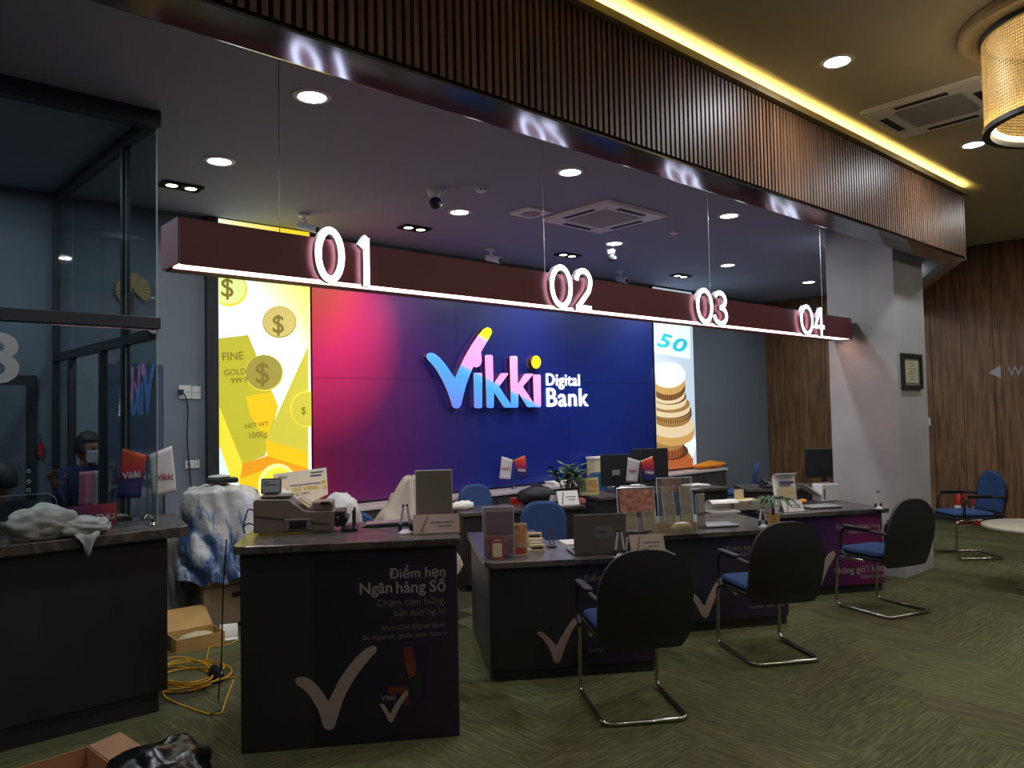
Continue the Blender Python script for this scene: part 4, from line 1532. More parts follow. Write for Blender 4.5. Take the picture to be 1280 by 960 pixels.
# small printed phone, card and tick at the foot of the slogan
q = lambda pts: [fr1.px(440 + x / 6.857, 780 + y / 6.857) for x, y in pts]
def lm_(n, c):
    M[n] = mat(n, c, 0.5)
    return M[n]
flat(fr1, [(q([(435, 200), (560, 190), (660, 190), (640, 660), (520, 680), (490, 520)]), lm_('pr_violet', (44, 24, 62))),
           (q([(435, 200), (520, 196), (540, 330), (550, 420), (490, 470), (455, 330)]), lm_('pr_red', (116, 46, 36))),
           (q([(455, 330), (545, 320), (550, 430), (492, 470)]), lm_('pr_orange', (120, 70, 34))),
           (q([(500, 480), (600, 400), (610, 560), (510, 600)]), lm_('pr_green', (34, 46, 50))),
           (q([(300, 540), (480, 530), (486, 700), (320, 640)]), M['pr_red']),
           (q([(260, 600), (420, 590), (440, 700), (270, 720)]), lm_('pr_navy', (34, 26, 52)))], 'printed_picture', DK['one'][0])
tick('one', crop(440, 780, 6.857, [(238, 690), (250, 676), (280, 690), (318, 760), (330, 762), (380, 670), (450, 578), (478, 566), (488, 590), (420, 690), (380, 770), (352, 830), (330, 842), (312, 826), (280, 756)]), lift=0.004)
a, b_ = fr1.px(440 + 250 / 6.857, 780 + 655 / 6.857), fr1.px(440 + 372 / 6.857, 780 + 648 / 6.857)
lettering('Vikki', fr1, a[0], a[1], b_[0] - a[0], 'print_text', DK['one'][0], depth=0.0006, lift=0.004, bold=0.01)

tick('two', crop(560, 720, 4, [(444, 287), (456, 277), (478, 283), (508, 310), (538, 345), (545, 344), (565, 305), (595, 255), (630, 208), (648, 232), (620, 275), (590, 340), (572, 395), (562, 425), (545, 436), (528, 428), (518, 390), (496, 345), (470, 310)]))
words('two', 'Savings multiply, life amplifies', 735, 818, (815.5, 809.5), 'print_text_dim', italic=0.15)
words('two', 'Điểm hẹn', 730, 772, (727.5, 724.5), 'print_text_dim', bold=0.01)
tick('three', crop(860, 560, 4, [(0, 720), (20, 722), (50, 745), (76, 785), (86, 785), (105, 735), (130, 685), (160, 650), (180, 640), (192, 650), (186, 668), (150, 720), (120, 790), (100, 842), (84, 850), (66, 836), (40, 780), (8, 742)]))
words('three', 'Điểm hẹn Ngân hàng Số', 908, 990, (689.5, 683.5), 'print_text_dim')
words('three', 'All-in-One Digital Bank', 925, 990, (696, 690.5), 'print_text_dim')
words('three', 'rewards with ease', 935, 981, (761, 757.5), 'print_text_dim')
tick('four', crop(860, 560, 4, [(652, 630), (668, 588), (700, 530), (728, 512), (738, 534), (700, 600), (676, 660), (668, 688), (656, 690)]))
words('four', 'Điểm hẹn Ngân hàng Số', 1045, 1108, (662, 657.5), 'print_text')
words('four', 'All-in-One Digital Bank', 1061, 1108, (667.5, 664), 'print_text')
words('four', 'không gió’i hạn', 1043.5, 1104, (718, 713), 'print_text', bold=0.02)
words('four', 'Tickets, and', 1075, 1105, (723.5, 721), 'print_text')

# ------------------------------------------------------------------ visitor chairs
def visitor_chair(label, group):
    t = thing('visitor_chair', label, 'chair', (0, 0, 0), 0, group)
    w2 = 0.235
    for s in (-1, 1):
        MB().tube(fillet([(s * w2, -0.02, 0.42), (s * w2, 0.20, 0.42), (s * w2, 0.25, 0.40), (s * w2, 0.27, 0.018), (s * w2, 0.0, 0.014)], 0.06, 5), 0.0125, 10).build('leg', 'chrome', t, local=True, smooth=True)
    MB().tube(fillet([(-w2, 0.0, 0.014), (-w2, -0.25, 0.014), (w2, -0.25, 0.014), (w2, 0.0, 0.014)], 0.07, 6), 0.0125, 10).build('floor_bar', 'chrome', t, local=True, smooth=True)
    # seat
    MB().prism(roundrect(-0.235, -0.19, 0.235, 0.27, 0.07), 0.425, 0.452).build('seat_shell', 'black_plastic', t, local=True, bevel=0.008)
    MB().prism(roundrect(-0.225, -0.185, 0.225, 0.262, 0.07), 0.4525, 0.497).build('seat_cushion', 'blue_fabric', t, local=True, bevel=0.02, smooth=True)
    # back: wide rounded shell, hollowed round the sitter
    def back(off, k):
        def fn(u, v):
            hw = 0.268 - 0.012 * math.cos(v * 2.2)
            if v > 0.5:
                q = (v - 0.5) * PI
                z = 0.66 + 0.265 * math.sin(q)
                hw *= max(0.0, math.cos(q)) ** 0.8
            else:
                z = 0.39 + 0.27 * v / 0.5
                if v < 0.16:
                    hw -= 0.05 * (1 - v / 0.16) ** 2
            hw *= k
            x = (2 * u - 1) * hw
            y = -0.235 - 0.11 * (z - 0.45) + 0.35 * x * x - 0.035 * math.sin(PI * min(1, max(0, (z - 0.45) / 0.5))) + off
            return Vector((x, y, z))
        return fn
    m = MB()
    nu, nv = 14, 22
    m.grid(back(-0.02, 1.0), nu, nv)
    m.grid(lambda u, v: back(0.004, 1.0)(1 - u, v), nu, nv)
    W = nu + 1
    o2 = W * (nv + 1)
    for j in range(nv):
        m.f.append((j * W, o2 + j * W + nu, o2 + (j + 1) * W + nu, (j + 1) * W)[::-1])
        m.f.append((j * W + nu, o2 + j * W, o2 + (j + 1) * W, (j + 1) * W + nu))
        m.m += [0, 0]
    for i in range(nu):
        m.f.append((i, i + 1, o2 + nu - i - 1, o2 + nu - i)[::-1])
        m.f.append((nv * W + i, nv * W + i + 1, o2 + nv * W + nu - i - 1, o2 + nv * W + nu - i))
        m.m += [0, 0]
    m.build('back_shell', 'black_plastic', t, local=True, smooth=True, fix=True)
    MB().grid(lambda u, v: back(0.006 + 0.035 * math.sin(PI * min(1, max(0.0, u))) ** 0.5 * math.sin(PI * (0.03 + 0.94 * v)) ** 0.4, 0.93)(1 - u, 0.2 + 0.78 * v), 14, 14).build('back_cushion', 'blue_fabric', t, local=True, smooth='all')
    for s in (-1, 1):
        x = s * 0.262
        o = MB().tube(fillet([(x, 0.12, 0.44), (x, 0.185, 0.47), (x, 0.17, 0.665), (x, 0.02, 0.672), (x, -0.20, 0.665), (x * 0.96, -0.27, 0.66)], 0.07, 5), 0.014, 8).build('armrest', 'black_plastic', t, local=True, smooth=True)
        MB().prism(roundrect(x - 0.024, -0.12, x + 0.024, 0.15, 0.02), 0.674, 0.694).build('arm_pad', 'black_plastic', o, local=True, bevel=0.006)
    return t


gc = 'cantilever visitor chairs'
ch1 = visitor_chair('black backed visitor chair nearest the camera, in front of the second desk', gc)
ch1.location, ch1.rotation_euler = (3.39, 2.835, 0), (0, 0, R_(-33))
dup(ch1, (4.78, 2.80, 0), R_(-31), 'black backed visitor chair in the middle, in front of the third desk')
dup(ch1, (6.46, 2.73, 0), R_(-17), 'black backed visitor chair with blue seat facing the magenta desk beside the column')
dup(ch1, (9.36, 3.02, 0), R_(48), 'blue visitor chair seen from the side by the wooden wall')

# ------------------------------------------------------------------ credenza along the back wall
M['stone_lit'] = mat('stone_lit', (214, 200, 202), 0.2, var=0.08, scale=5)  # stone made paler to stand in for light caught by the credenza top
cz = thing('low_credenza', 'long low dark credenza with stone top under the backdrop', 'cabinet', (6.3, 6.8, 0))
XL, XRr, YF2 = 2.2, 10.3, 6.63
MB().span((XL, YF2 - 0.02, 0.735), (XRr, YB - 0.03, 0.77)).build('stone_top', 'stone_lit', cz, bevel=0.004)
MB().span((XL + 0.02, YF2 + 0.03, 0), (XRr - 0.02, YB - 0.04, 0.734)).build('body', 'dark_laminate', cz)
n = 16
wd = (XRr - XL - 0.04) / n
for i in range(n):
    x = XL + 0.02 + i * wd
    o = MB().span((x + 0.003, YF2, 0.06), (x + wd - 0.003, YF2 + 0.028, 0.73)).build('door', 'dark_laminate', cz, bevel=0.002)
    MB().span((x + wd * 0.8, YF2 - 0.012, 0.6), (x + wd * 0.83, YF2 - 0.001, 0.7)).build('handle', 'steel', o)

pd_ = thing('drawer_cabinet', 'beige wooden drawer cabinet with black handle, behind the cardboard box', 'cabinet', (2.62, 6.4, 0))
MB().span((2.2, 6.12, 0.03), (3.05, 6.59, 0.62)).build('body', 'drawer', pd_)
for z0, z1 in ((0.04, 0.34), (0.345, 0.615)):
    o = MB().span((2.205, 6.098, z0), (3.045, 6.119, z1)).build('drawer', 'drawer', pd_, bevel=0.002)
    MB().span((2.42, 6.08, z1 - 0.09), (2.56, 6.097, z1 - 0.06)).build('handle', 'black_plastic', o)
MB().span((2.22, 6.14, 0), (3.03, 6.57, 0.03)).build('plinth', 'black_laminate', pd_)

# ------------------------------------------------------------------ staff desks behind
def staff_desk(P0, ang, L, D, label, H=0.735, modest=True):
    t = thing('staff_desk', label, 'desk', Vector(P0), R_(ang), 'dark staff desks behind the counters')
    MB().prism(roundrect(-0.02, -0.02, L + 0.02, D, 0.03), H - 0.035, H).build('desk_top', 'stone', t, local=True, bevel=0.004)
    MB().box((L / 2, 0.02, (H - 0.036 + 0.05) / 2), (L, 0.025, H - 0.036 - 0.05)).build('front_panel', 'black_laminate', t, local=True, bevel=0.002)
    for x in (0.014, L - 0.014):
        MB().box((x, 0.034 + (D - 0.06) / 2, (H - 0.036) / 2), (0.028, D - 0.06, H - 0.036)).build('side_panel', 'dark_laminate', t, local=True, bevel=0.002)
    return t


b1 = staff_desk((4.47, 5.72, 0), -22, 1.24, 0.5, 'dark staff desk with a black bag on it, behind the second service desk')
b2 = staff_desk((6.25, 5.62, 0), -14, 1.85, 0.6, 'dark staff desk carrying two black monitors, before the coin poster')
b3 = staff_desk((7.95, 4.86, 0), -44, 1.25, 0.6, 'dark staff desk between the gray wall and the column')


def task_chair(label, group):
    t = thing('task_chair', label, 'chair', (0, 0, 0), 0, group)
    for k in range(5):
        a = k * 2 * PI / 5 + 0.3
        o = MB().tube([(0, 0, 0.09), (0.235 * math.cos(a), 0.235 * math.sin(a), 0.065)], [0.025, 0.015], 8).build('leg', 'black_plastic', t, local=True, smooth=True)
        c_ = Vector((0.235 * math.cos(a), 0.235 * math.sin(a), 0.027))
        d_ = Vector((-math.sin(a), math.cos(a), 0)) * 0.016
        MB().cyl(c_ - d_, c_ + d_, 0.027, 12).build('caster', 'black_plastic', o, local=True)
    MB().cyl((0, 0, 0.07), (0, 0, 0.44), 0.025, 12).build('stem', 'chrome', t, local=True, smooth=True)
    MB().prism(roundrect(-0.23, -0.22, 0.23, 0.24, 0.09), 0.44, 0.51).build('seat', 'blue_fabric', t, local=True, bevel=0.025, smooth=True)
    MB().tube(fillet([(0, -0.1, 0.45), (0, -0.27, 0.46), (0, -0.28, 0.62)], 0.08), 0.018, 8).build('back_bar', 'black_plastic', t, local=True, smooth=True)
    def bk(y):
        pts = []
        for u, v in roundrect(-0.2, 0, 0.2, 0.40, 0.15, 8, (0, 0, 1, 1)):
            pts.append((u, v))
        return pts
    MB().prism(bk(0), -0.03, 0.03, lambda u, v, w: Vector((u, -0.24 + 0.5 * u * u - 0.12 * v - w, 0.50 + v))).build('backrest', 'blue_fabric', t, local=True, bevel=0.022, smooth=True)
    return t


gt_ = 'blue staff chairs behind the counters'
tc1 = task_chair('blue staff chair with rounded back right behind the second desk laptop', gt_)
tc1.location, tc1.rotation_euler = (4.45, 4.56, 0), (0, 0, R_(-33.5 + 180))
dup(tc1, (6.17, 4.42, 0), R_(150), 'blue staff chair behind the clear brochure holders on the third desk')
dup(tc1, (5.21, 6.27, 0), R_(170), 'blue staff chair behind the black bag, below the table flags')
dup(tc1, (7.2, 6.28, 0), R_(166), 'blue staff chair left of the black monitors')
dup(tc1, (9.71, 6.09, 0), R_(30.8), 'blue staff chair seen edge-on against the bare gray wall')
dup(tc1, (2.98, 5.2, 0), R_(150), 'dark blue chair wrapped in crumpled clear plastic behind the tall desk')

# ------------------------------------------------------------------ things on the counters
def at(key, x, y):
    """point on a counter top under a photo point, in the room"""
    return onz(x, y, DK[key][5] + 0.0005)


def acrylic_stand(P, ang, w_, h_, lb, inserts=(), lean=0.12, m='acrylic', depth=0.09, group=None):
    """leaning display panel with side edges, a foot and loose sheets in it; inserts = (u0, v0, u1, v1, material, lift)"""
    t = thing('brochure_holder', lb, 'brochure holder', P, R_(ang), group)
    fr = lambda u, v, w: Vector((u, v * math.sin(lean) - w, 0.006 + v * math.cos(lean)))
    MB().prism(rect(-w_ / 2, 0, w_ / 2, h_), -0.002, 0.002, fr).build('back_panel', m, t, local=True)
    MB().box((0, depth / 2 - 0.02, 0.002), (w_, depth, 0.004)).build('foot', m, t, local=True)
    mb = MB()
    for s in (-1, 1):
        mb.tube([fr(s * w_ / 2, 0, 0), fr(s * w_ / 2, h_, 0)], 0.003, 5)
    mb.tube([fr(-w_ / 2, h_, 0), fr(w_ / 2, h_, 0)], 0.003, 5)
    mb.tube([fr(-w_ / 2, 0.0, 0), fr(w_ / 2, 0.0, 0)], 0.003, 5)
    mb.build('edge', 'glass_edge_bright', t, local=True)
    for k, (u0, v0, u1, v1, mm, nm) in enumerate(inserts):
        z = 0.003 + 0.004 * (k + 1)
        MB().prism(rect(u0, v0, u1, v1), z, z + 0.0015, fr).build(nm, mm, t, local=True)
    return t, fr


M['glass_edge_bright'] = mat('glass_edge_bright', (196, 200, 204), 0.2, spec=0.8)


def name_card(P, ang, w_, h_, lb, m='cream_card', lines=2, group='name cards on the counters'):
    t = thing('name_card', lb, 'name card', P, R_(ang), group)
    fr = lambda u, v, w: Vector((u, v * 0.42 - w, 0.004 + v * 0.9))
    MB().prism(rect(-w_ / 2, 0, w_ / 2, h_), -0.0015, 0.0015, fr).build('front_sheet', m, t, local=True)
    MB().prism(rect(-w_ / 2, 0, w_ / 2, h_), -0.0015, 0.0015, lambda u, v, w: Vector((u, 0.84 * h_ - v * 0.42 - w, 0.004 + v * 0.9))).build('rear_sheet', m, t, local=True)
    MB().box((0, 0.42 * h_, 0.002), (w_ + 0.01, 0.84 * h_ + 0.03, 0.004)).build('foot', 'acrylic', t, local=True)
    f2 = Frame((0, 0, 0.004), (1, 0, 0), (0, 0.42, 0.9))
    for k in range(lines):
        ww = w_ * (0.5 if k == 0 else 0.3)
        uu = w_ * (0.05 + 0.08 * k)
        MB().prism(rect(uu - ww * 0.35, h_ * (0.52 - 0.2 * k), uu + ww * 0.65, h_ * (0.58 - 0.2 * k)), 0.002, 0.0028, f2).build('printed_line', 'gray_ink', t, local=True)
    MB().prism([(-w_ * 0.36, h_ * 0.05), (-w_ * 0.30, h_ * 0.05), (-w_ * 0.16, h_ * 0.92), (-w_ * 0.20, h_ * 0.92)], 0.002, 0.0028, f2).build('printed_stripe', mat('stripe', (170, 120, 110), 0.7) if 'stripe' not in M else M['stripe'], t, local=True)
    return t


M['cream_card'] = mat('cream_card', (168, 150, 136), 0.7)
M['stripe'] = mat('stripe', (140, 96, 92), 0.7)


def pen_stand(P, ang, lb, tall=0.15):
    t = thing('pen_stand', lb, 'pen stand', P, R_(ang), 'white twin pen stands')
    MB().lathe([(0.04, 0), (0.04, 0.008), (0.02, 0.022), (0.001, 0.024)], n=18).build('base', 'white_plastic', t, local=True, smooth=True)
    for s in (-1, 1):
        MB().cyl((s * 0.030, 0, 0.012), (s * 0.027, 0, 0.05), 0.010, 10).build('socket', 'navy_cloth', t, local=True)
        o = MB().tube([(s * 0.027, 0, 0.05), (s * 0.016, 0, tall * 0.75), (s * 0.010, 0, tall)], [0.0075, 0.008, 0.006], 8).build('pen', 'white_plastic', t, local=True, smooth=True)
        MB().cyl((s * 0.0107, 0, tall * 0.97), (s * 0.0093, 0, tall + 0.006), 0.0068, 8).build('pen_tip', 'black_plastic', o, local=True)
    return t


def laptop_closed(P, ang, w_, d_, lb):
    t = thing('closed_laptop', lb, 'laptop', P, R_(ang))
    MB().prism(roundrect(-w_ / 2, 0, w_ / 2, d_, 0.012), 0.004, 0.012).build('base', 'gray_plastic_dark', t, local=True, bevel=0.002)
    MB().prism(roundrect(-w_ / 2, 0, w_ / 2, d_, 0.012), 0.0125, 0.019).build('lid', 'silver', t, local=True, bevel=0.002)
    for s in (-1, 1):
        MB().box((s * w_ * 0.4, 0.02, 0.002), (0.03, 0.01, 0.004)).build('foot', 'black_plastic', t, local=True)


# -- tall desk
A1 = -33
P = at('one', 392, 667)
mc = thing('banknote_counter', 'gray banknote counting machine at the left end of the tall desk', 'counting machine', at('one', 368, 668), R_(A1))
prof = [(-0.215, 0.012), (0.20, 0.012), (0.215, 0.03), (0.215, 0.12), (0.10, 0.12), (0.055, 0.125), (0.0, 0.165), (-0.03, 0.19), (-0.205, 0.195), (-0.215, 0.18)]
MB().prism(prof, -0.002, 0.21, lambda u, v, w: Vector((u, w, v))).build('body', 'gray_plastic', mc, local=True, bevel=0.006)
MB().prism([(-0.214, 0.105), (-0.212, 0.112), (0.19, 0.052), (0.185, 0.045)], 0.0025, 0.006, lambda u, v, w: Vector((u, -w, v))).build('trim_line', 'gray_plastic_dark', mc, local=True)
MB().prism([(-0.05, 0.02), (0.09, 0.02), (0.09, 0.085), (-0.05, 0.085)], 0.0025, 0.014, lambda u, v, w: Vector((u, -w, v))).build('front_frame', 'gray_plastic', mc, local=True, bevel=0.004)
MB().prism([(-0.025, 0.03), (0.065, 0.03), (0.065, 0.075), (-0.025, 0.075)], 0.0145, 0.016, lambda u, v, w: Vector((u, -w, v))).build('front_opening', 'slot', mc, local=True)
MB().box((0.15, 0.09, 0.145), (0.11, 0.16, 0.05)).build('stacker_cover', 'gray_plastic', mc, local=True, bevel=0.008)
MB().box((0.165, 0.005, 0.165), (0.05, 0.012, 0.012)).build('control_slot', 'slot', mc, local=True)
mb = MB()
for k in range(4):
    mb.cyl((0.232 + 0.012 * k, 0.01, 0.045 + 0.02 * (k % 2)), (0.232 + 0.012 * k, 0.19, 0.045 + 0.02 * (k % 2)), 0.018, 12)
mb.build('rollers', 'black_plastic', mc, local=True)
MB().box((0.245, 0.1, 0.10), (0.05, 0.19, 0.03)).build('roller_cover', 'black_plastic', mc, local=True, bevel=0.004)
for s in (0.03, 0.17):
    MB().box((0.315, s, 0.06), (0.012, 0.03, 0.11)).build('stacking_arm', 'black_plastic', mc, local=True)
MB().box((0.29, 0.1, 0.01), (0.09, 0.18, 0.012)).build('stacking_tray', 'black_plastic', mc, local=True)
pp = Frame((-0.02, 0.02, 0.185), (0, 1, 0), (0.8, 0, -0.6))
MB().prism(rect(0, -0.03, 0.15, 0.1), 0.0, 0.006, Frame((0.10, 0.03, 0.13), (0, 1, 0), (-0.75, 0, 0.55))).build('feed_plate', 'cream_card', mc, local=True)
MB().box((-0.10, 0.1, 0.203), (0.16, 0.16, 0.012)).build('top_pad', 'gray_plastic_dark', mc, local=True, bevel=0.004)
for dz in (-0.02, 0.06):
    MB().tube(fillet([(-0.215, 0.1, 0.06 + dz), (-0.26, 0.1, 0.08 + dz), (-0.285, 0.08, 0.04), (-0.27, 0.06, 0.006)], 0.03), 0.004, 6).build('cable', 'black_plastic', mc, local=True, smooth=True)
# small display on the machine
ds_ = thing('small_display', 'small gray framed display propped on the banknote counter', 'display', at('one', 368, 668) + Vector((-0.055, 0.17, 0.211)), R_(A1 - 2))
fr = lambda u, v, w: Vector((u, v * 0.2 - w, 0.004 + v * 0.98))
MB().prism(roundrect(-0.055, 0, 0.055, 0.085, 0.006), -0.006, 0.004, fr).build('bezel', 'gray_plastic_dark', ds_, local=True, bevel=0.002)
MB().prism(rect(-0.047, 0.008, 0.047, 0.077), 0.0045, 0.0055, fr).build('screen', mat('lcd', (142, 152, 158), 0.25), ds_, local=True)
MB().box((0, 0.02, 0.003), (0.07, 0.05, 0.006)).build('foot', 'gray_plastic_dark', ds_, local=True)
for k in range(2):
    MB().prism(rect(-0.04, 0.062 - 0.014 * k, -0.01 + 0.045 * k, 0.066 - 0.014 * k), 0.006, 0.0065, fr).build('printed_line', 'black_ink', ds_, local=True)

kp = thing('signature_pad', 'flat gray pad lying on the tall desk beside the pen stand', 'pad', at('one', 480, 659), R_(A1))
MB().prism([(-0.13, 0.0), (0.15, 0.0), (0.15, 0.022), (-0.10, 0.014)], 0, 0.15, lambda u, v, w: Vector((u, w, v))).build('base', 'black_plastic', kp, local=True, bevel=0.003)
MB().prism([(-0.10, 0.0145), (0.145, 0.0225), (0.145, 0.026), (-0.10, 0.019)], 0.01, 0.14, lambda u, v, w: Vector((u, w, v))).build('plate', 'silver', kp, local=True)
pen_stand(at('one', 507, 667), A1, 'white twin pen stand on the tall desk in front of the gray pad')
name_card(at('one', 546, 667) + Vector((0, 0, 0)), A1, 0.25, 0.105, 'cream name card at the right end of the tall desk')
acrylic_stand(at('one', 543, 653), A1, 0.215, 0.30, 'tall empty smoky acrylic holder standing behind the name card on the tall desk', [(-0.1, 0.08, 0.1, 0.285, 'acrylic_dull', 'insert_sheet'), (-0.1, 0.05, 0.1, 0.085, 'acrylic_dull', 'pocket')], lean=0.03, m='acrylic_dull')

# -- second desk
A2 = -33.5
M['print_dim'] = mat('print_dim', (140, 122, 124), 0.6)
M['print_dim2'] = mat('print_dim2', (98, 86, 92), 0.6)
M['flyer'] = mat('flyer', (190, 134, 88), 0.6, var=0.4, scale=40)
M['flyer_red'] = mat('flyer_red', (160, 66, 54), 0.6, var=0.3, scale=30)
t, fr = acrylic_stand(at('two', 624, 697), A2, 0.20, 0.315, 'clear acrylic brochure holder at the left end of the second desk', [(-0.095, 0.005, 0.095, 0.305, 'print_dim', 'insert_sheet'), (-0.08, 0.15, 0.09, 0.285, 'print_dim2', 'printed_panel'), (-0.09, 0.005, 0.085, 0.13, 'flyer_dim', 'printed_panel')] if M.setdefault('flyer_dim', mat('flyer_dim', (122, 92, 104), 0.6, var=0.3, scale=20)) else [], lean=0.05)
def table_card(P, ang, w_, h_, lb, mats, group=None, lean=0.1, cat='card'):
    t = thing('table_card', lb, cat, P, R_(ang), group)
    fr = lambda u, v, w: Vector((u, v * math.sin(lean) - w, 0.003 + v * math.cos(lean)))
    MB().prism(rect(-w_ / 2, 0, w_ / 2, h_), -0.0015, 0.0015, fr).build('sheet', mats[0], t, local=True)
    for k, (u0, v0, u1, v1, mm) in enumerate(mats[1]):
        MB().prism(rect(u0 * w_ - w_ / 2, v0 * h_, u1 * w_ - w_ / 2, v1 * h_), 0.002 + 0.0008 * k, 0.0026 + 0.0008 * k, fr).build('printed_panel', mm, t, local=True)
    MB().box((0, 0.02, 0.0015), (w_, 0.07, 0.003)).build('foot', 'acrylic', t, local=True)
    return t, fr
table_card(at('two', 622, 699), A2, 0.075, 0.135, 'small red framed price card before the clear holder on the second desk', ('flyer_red', [(0.1, 0.08, 0.9, 0.72, 'cream'), (0.2, 0.8, 0.8, 0.9, 'cream_card')]))
table_card(at('two', 647, 695), A2, 0.135, 0.205, 'orange patterned flyer card in the row on the second desk', ('cream', [(0.05, 0.04, 0.97, 0.96, 'flyer'), (0.1, 0.05, 0.9, 0.22, 'flyer_red'), (0.1, 0.85, 0.6, 0.92, 'gray_ink'), (0.5, 0.25, 0.85, 0.4, 'cream_card')]), lean=0.14)
bc = thing('card_holder', 'cream tiered card holder between the orange flyer and the slim pens on the second desk', 'card holder', at('two', 670, 688), R_(A2))
for k in range(3):
    z = 0.10 - 0.035 * k
    y = 0.06 - 0.03 * k
    MB().box((0.004 * k, y, z / 2 + 0.01), (0.10, 0.022, z)).build('tier', 'cream', bc, local=True, bevel=0.003)
    MB().box((0.004 * k, y - 0.0125, z - 0.012), (0.075, 0.002, 0.014)).build('card', 'slot' if k != 1 else 'paper', bc, local=True)
MB().box((0.004, 0.03, 0.004), (0.11, 0.11, 0.008)).build('base', 'cream', bc, local=True)
sp_ = thing('slim_pen_set', 'two slim dark pens in a small holder on the second desk', 'pen stand', at('two', 690, 684), R_(A2))
MB().lathe([(0.035, 0), (0.035, 0.01), (0.02, 0.018)], n=16).build('base', 'black_plastic', sp_, local=True)
for s in (-1, 1):
    MB().tube([(s * 0.012, 0, 0.018), (s * 0.016, 0.005, 0.13)], [0.004, 0.005], 8).build('pen', 'gray_plastic_dark', sp_, local=True)
lp = thing('open_laptop', 'open gray laptop seen from behind on the second desk, a Vikki label on its lid', 'laptop', at('two', 750, 693), R_(A2))
MB().prism(roundrect(-0.172, 0, 0.172, 0.24, 0.012), 0.003, 0.016).build('base', 'silver', lp, local=True, bevel=0.002)
fl = lambda u, v, w: Vector((u, -0.004 + v * -0.06 - w, 0.016 + v * 0.998))
MB().prism(roundrect(-0.172, 0.0, 0.172, 0.245, 0.01), -0.004, 0.004, fl).build('lid', mat('lid', (112, 104, 94), 0.45, metal=0.3), lp, local=True, bevel=0.002)
MB().prism(rect(-0.03, 0.085, 0.085, 0.165), 0.0045, 0.0052, fl).build('label', mat('lid_label', (120, 116, 128), 0.5), lp, local=True)
lettering('Vikki', Frame((0, -0.004, 0.016), (1, 0, 0), (0, -0.06, 0.998)), -0.02, 0.122, 0.06, 'black_ink', lp, depth=0.0006, lift=0.0055, bold=0.02, local=True)
MB().prism(rect(-0.02, 0.108, 0.07, 0.112), 0.0055, 0.006, fl).prism(rect(-0.02, 0.098, 0.07, 0.101), 0.0055, 0.006, fl).build('printed_line', 'gray_ink', lp, local=True)
MB().box((0, 0.12, 0.0165), (0.32, 0.12, 0.001)).build('keyboard', 'slot', lp, local=True)
nb = thing('notebook', 'white notebook lying left of the open laptop on the second desk', 'notebook', at('two', 717, 680), R_(A2 + 4))
MB().box((0, 0.03, 0.005), (0.14, 0.2, 0.01)).build('pages', 'paper', nb, local=True)
MB().box((0, 0.03, 0.011), (0.142, 0.202, 0.002)).build('cover', 'paper2', nb, local=True)
pen_stand(at('two', 775, 697), A2, 'white twin pen stand leaning together beside the open laptop', 0.165)
name_card(at('two', 811, 692), A2, 0.23, 0.125, 'cream name card at the right end of the second desk, behind the nearest chair')

# -- third desk: clear holders with small pockets
A3 = -30
def pocket_holder(P, ang, w_, h_, lb, cols, rows, back=None, lean=0.16):
    t, fr = acrylic_stand(P, ang, w_, h_, lb, lean=lean, depth=0.12, group='clear brochure holders with pockets')
    if back:
        MB().prism(rect(*back[:4]), 0.003, 0.0045, fr).build('insert_sheet', back[4], t, local=True)
    for r in range(rows):
        for c in range(cols):
            cw = w_ / cols * 0.62
            x = -w_ / 2 + w_ / cols * (c + 0.5)
            y0 = 0.015 + r * h_ * 0.36
            ch = h_ * 0.42
            mb = MB()
            o_ = 0.05 - r * 0.02
            mb.prism(rect(x - cw / 2, y0, x + cw / 2, y0 + ch), o_, o_ + 0.002, fr)
            mb.prism(rect(x - cw / 2, y0, x - cw / 2 + 0.002, y0 + ch), 0.003, o_, fr)
            mb.prism(rect(x + cw / 2 - 0.002, y0, x + cw / 2, y0 + ch), 0.003, o_, fr)
            mb.prism(rect(x - cw / 2, y0, x + cw / 2, y0 + 0.003), 0.003, o_, fr)
            o = mb.build('pocket', 'acrylic_pocket', t, local=True)
            MB().tube([fr(x - cw / 2, y0, o_ + 0.003), fr(x - cw / 2, y0 + ch, o_ + 0.003), fr(x + cw / 2, y0 + ch, o_ + 0.003), fr(x + cw / 2, y0, o_ + 0.003)], 0.0018, 5, closed=True).build('edge', 'glass_edge_bright', o, local=True)
    return t, fr
M['acrylic_pocket'] = glassmat('acrylic_pocket', (226, 214, 178), haze=0.22, rough=0.08)
M['collage'] = mat('collage', (150, 96, 76), 0.6, var=0.55, scale=28)
M['collage2'] = mat('collage2', (120, 92, 80), 0.6, var=0.6, scale=30)
pocket_holder(at('three', 798, 665), A3, 0.30, 0.33, 'clear two-pocket brochure holder with a floral sheet, left on the third desk', 2, 1, (-0.13, 0.14, 0.14, 0.315, 'collage'))
pocket_holder(at('three', 846, 656), A3, 0.30, 0.37, 'clear four-pocket brochure holder with a small photo on top, on the third desk', 2, 2, (-0.11, 0.25, 0.06, 0.365, 'collage2'), lean=0.1)
st = thing('acrylic_box', 'low clear acrylic box with a shiny bag inside before the pocket holders', 'box', at('three', 846, 668), R_(A3))
mb = MB()
for a, b in (((-0.16, -0.03, 0), (0.16, -0.027, 0.085)), ((-0.16, 0.06, 0), (0.16, 0.063, 0.085)), ((-0.16, -0.026, 0), (-0.157, 0.06, 0.085)), ((0.157, -0.026, 0), (0.16, 0.06, 0.085)), ((-0.16, -0.03, 0), (0.16, 0.063, 0.003))):
    mb.span(a, b)
mb.build('sides', 'acrylic_pocket', st, local=True)
cb = MB().ball((0.05, 0.017, 0.045), (0.085, 0.035, 0.04), 18, 12, fn=lambda d, p: p * (1 + 0.25 * noise.noise(d * 3.1)))
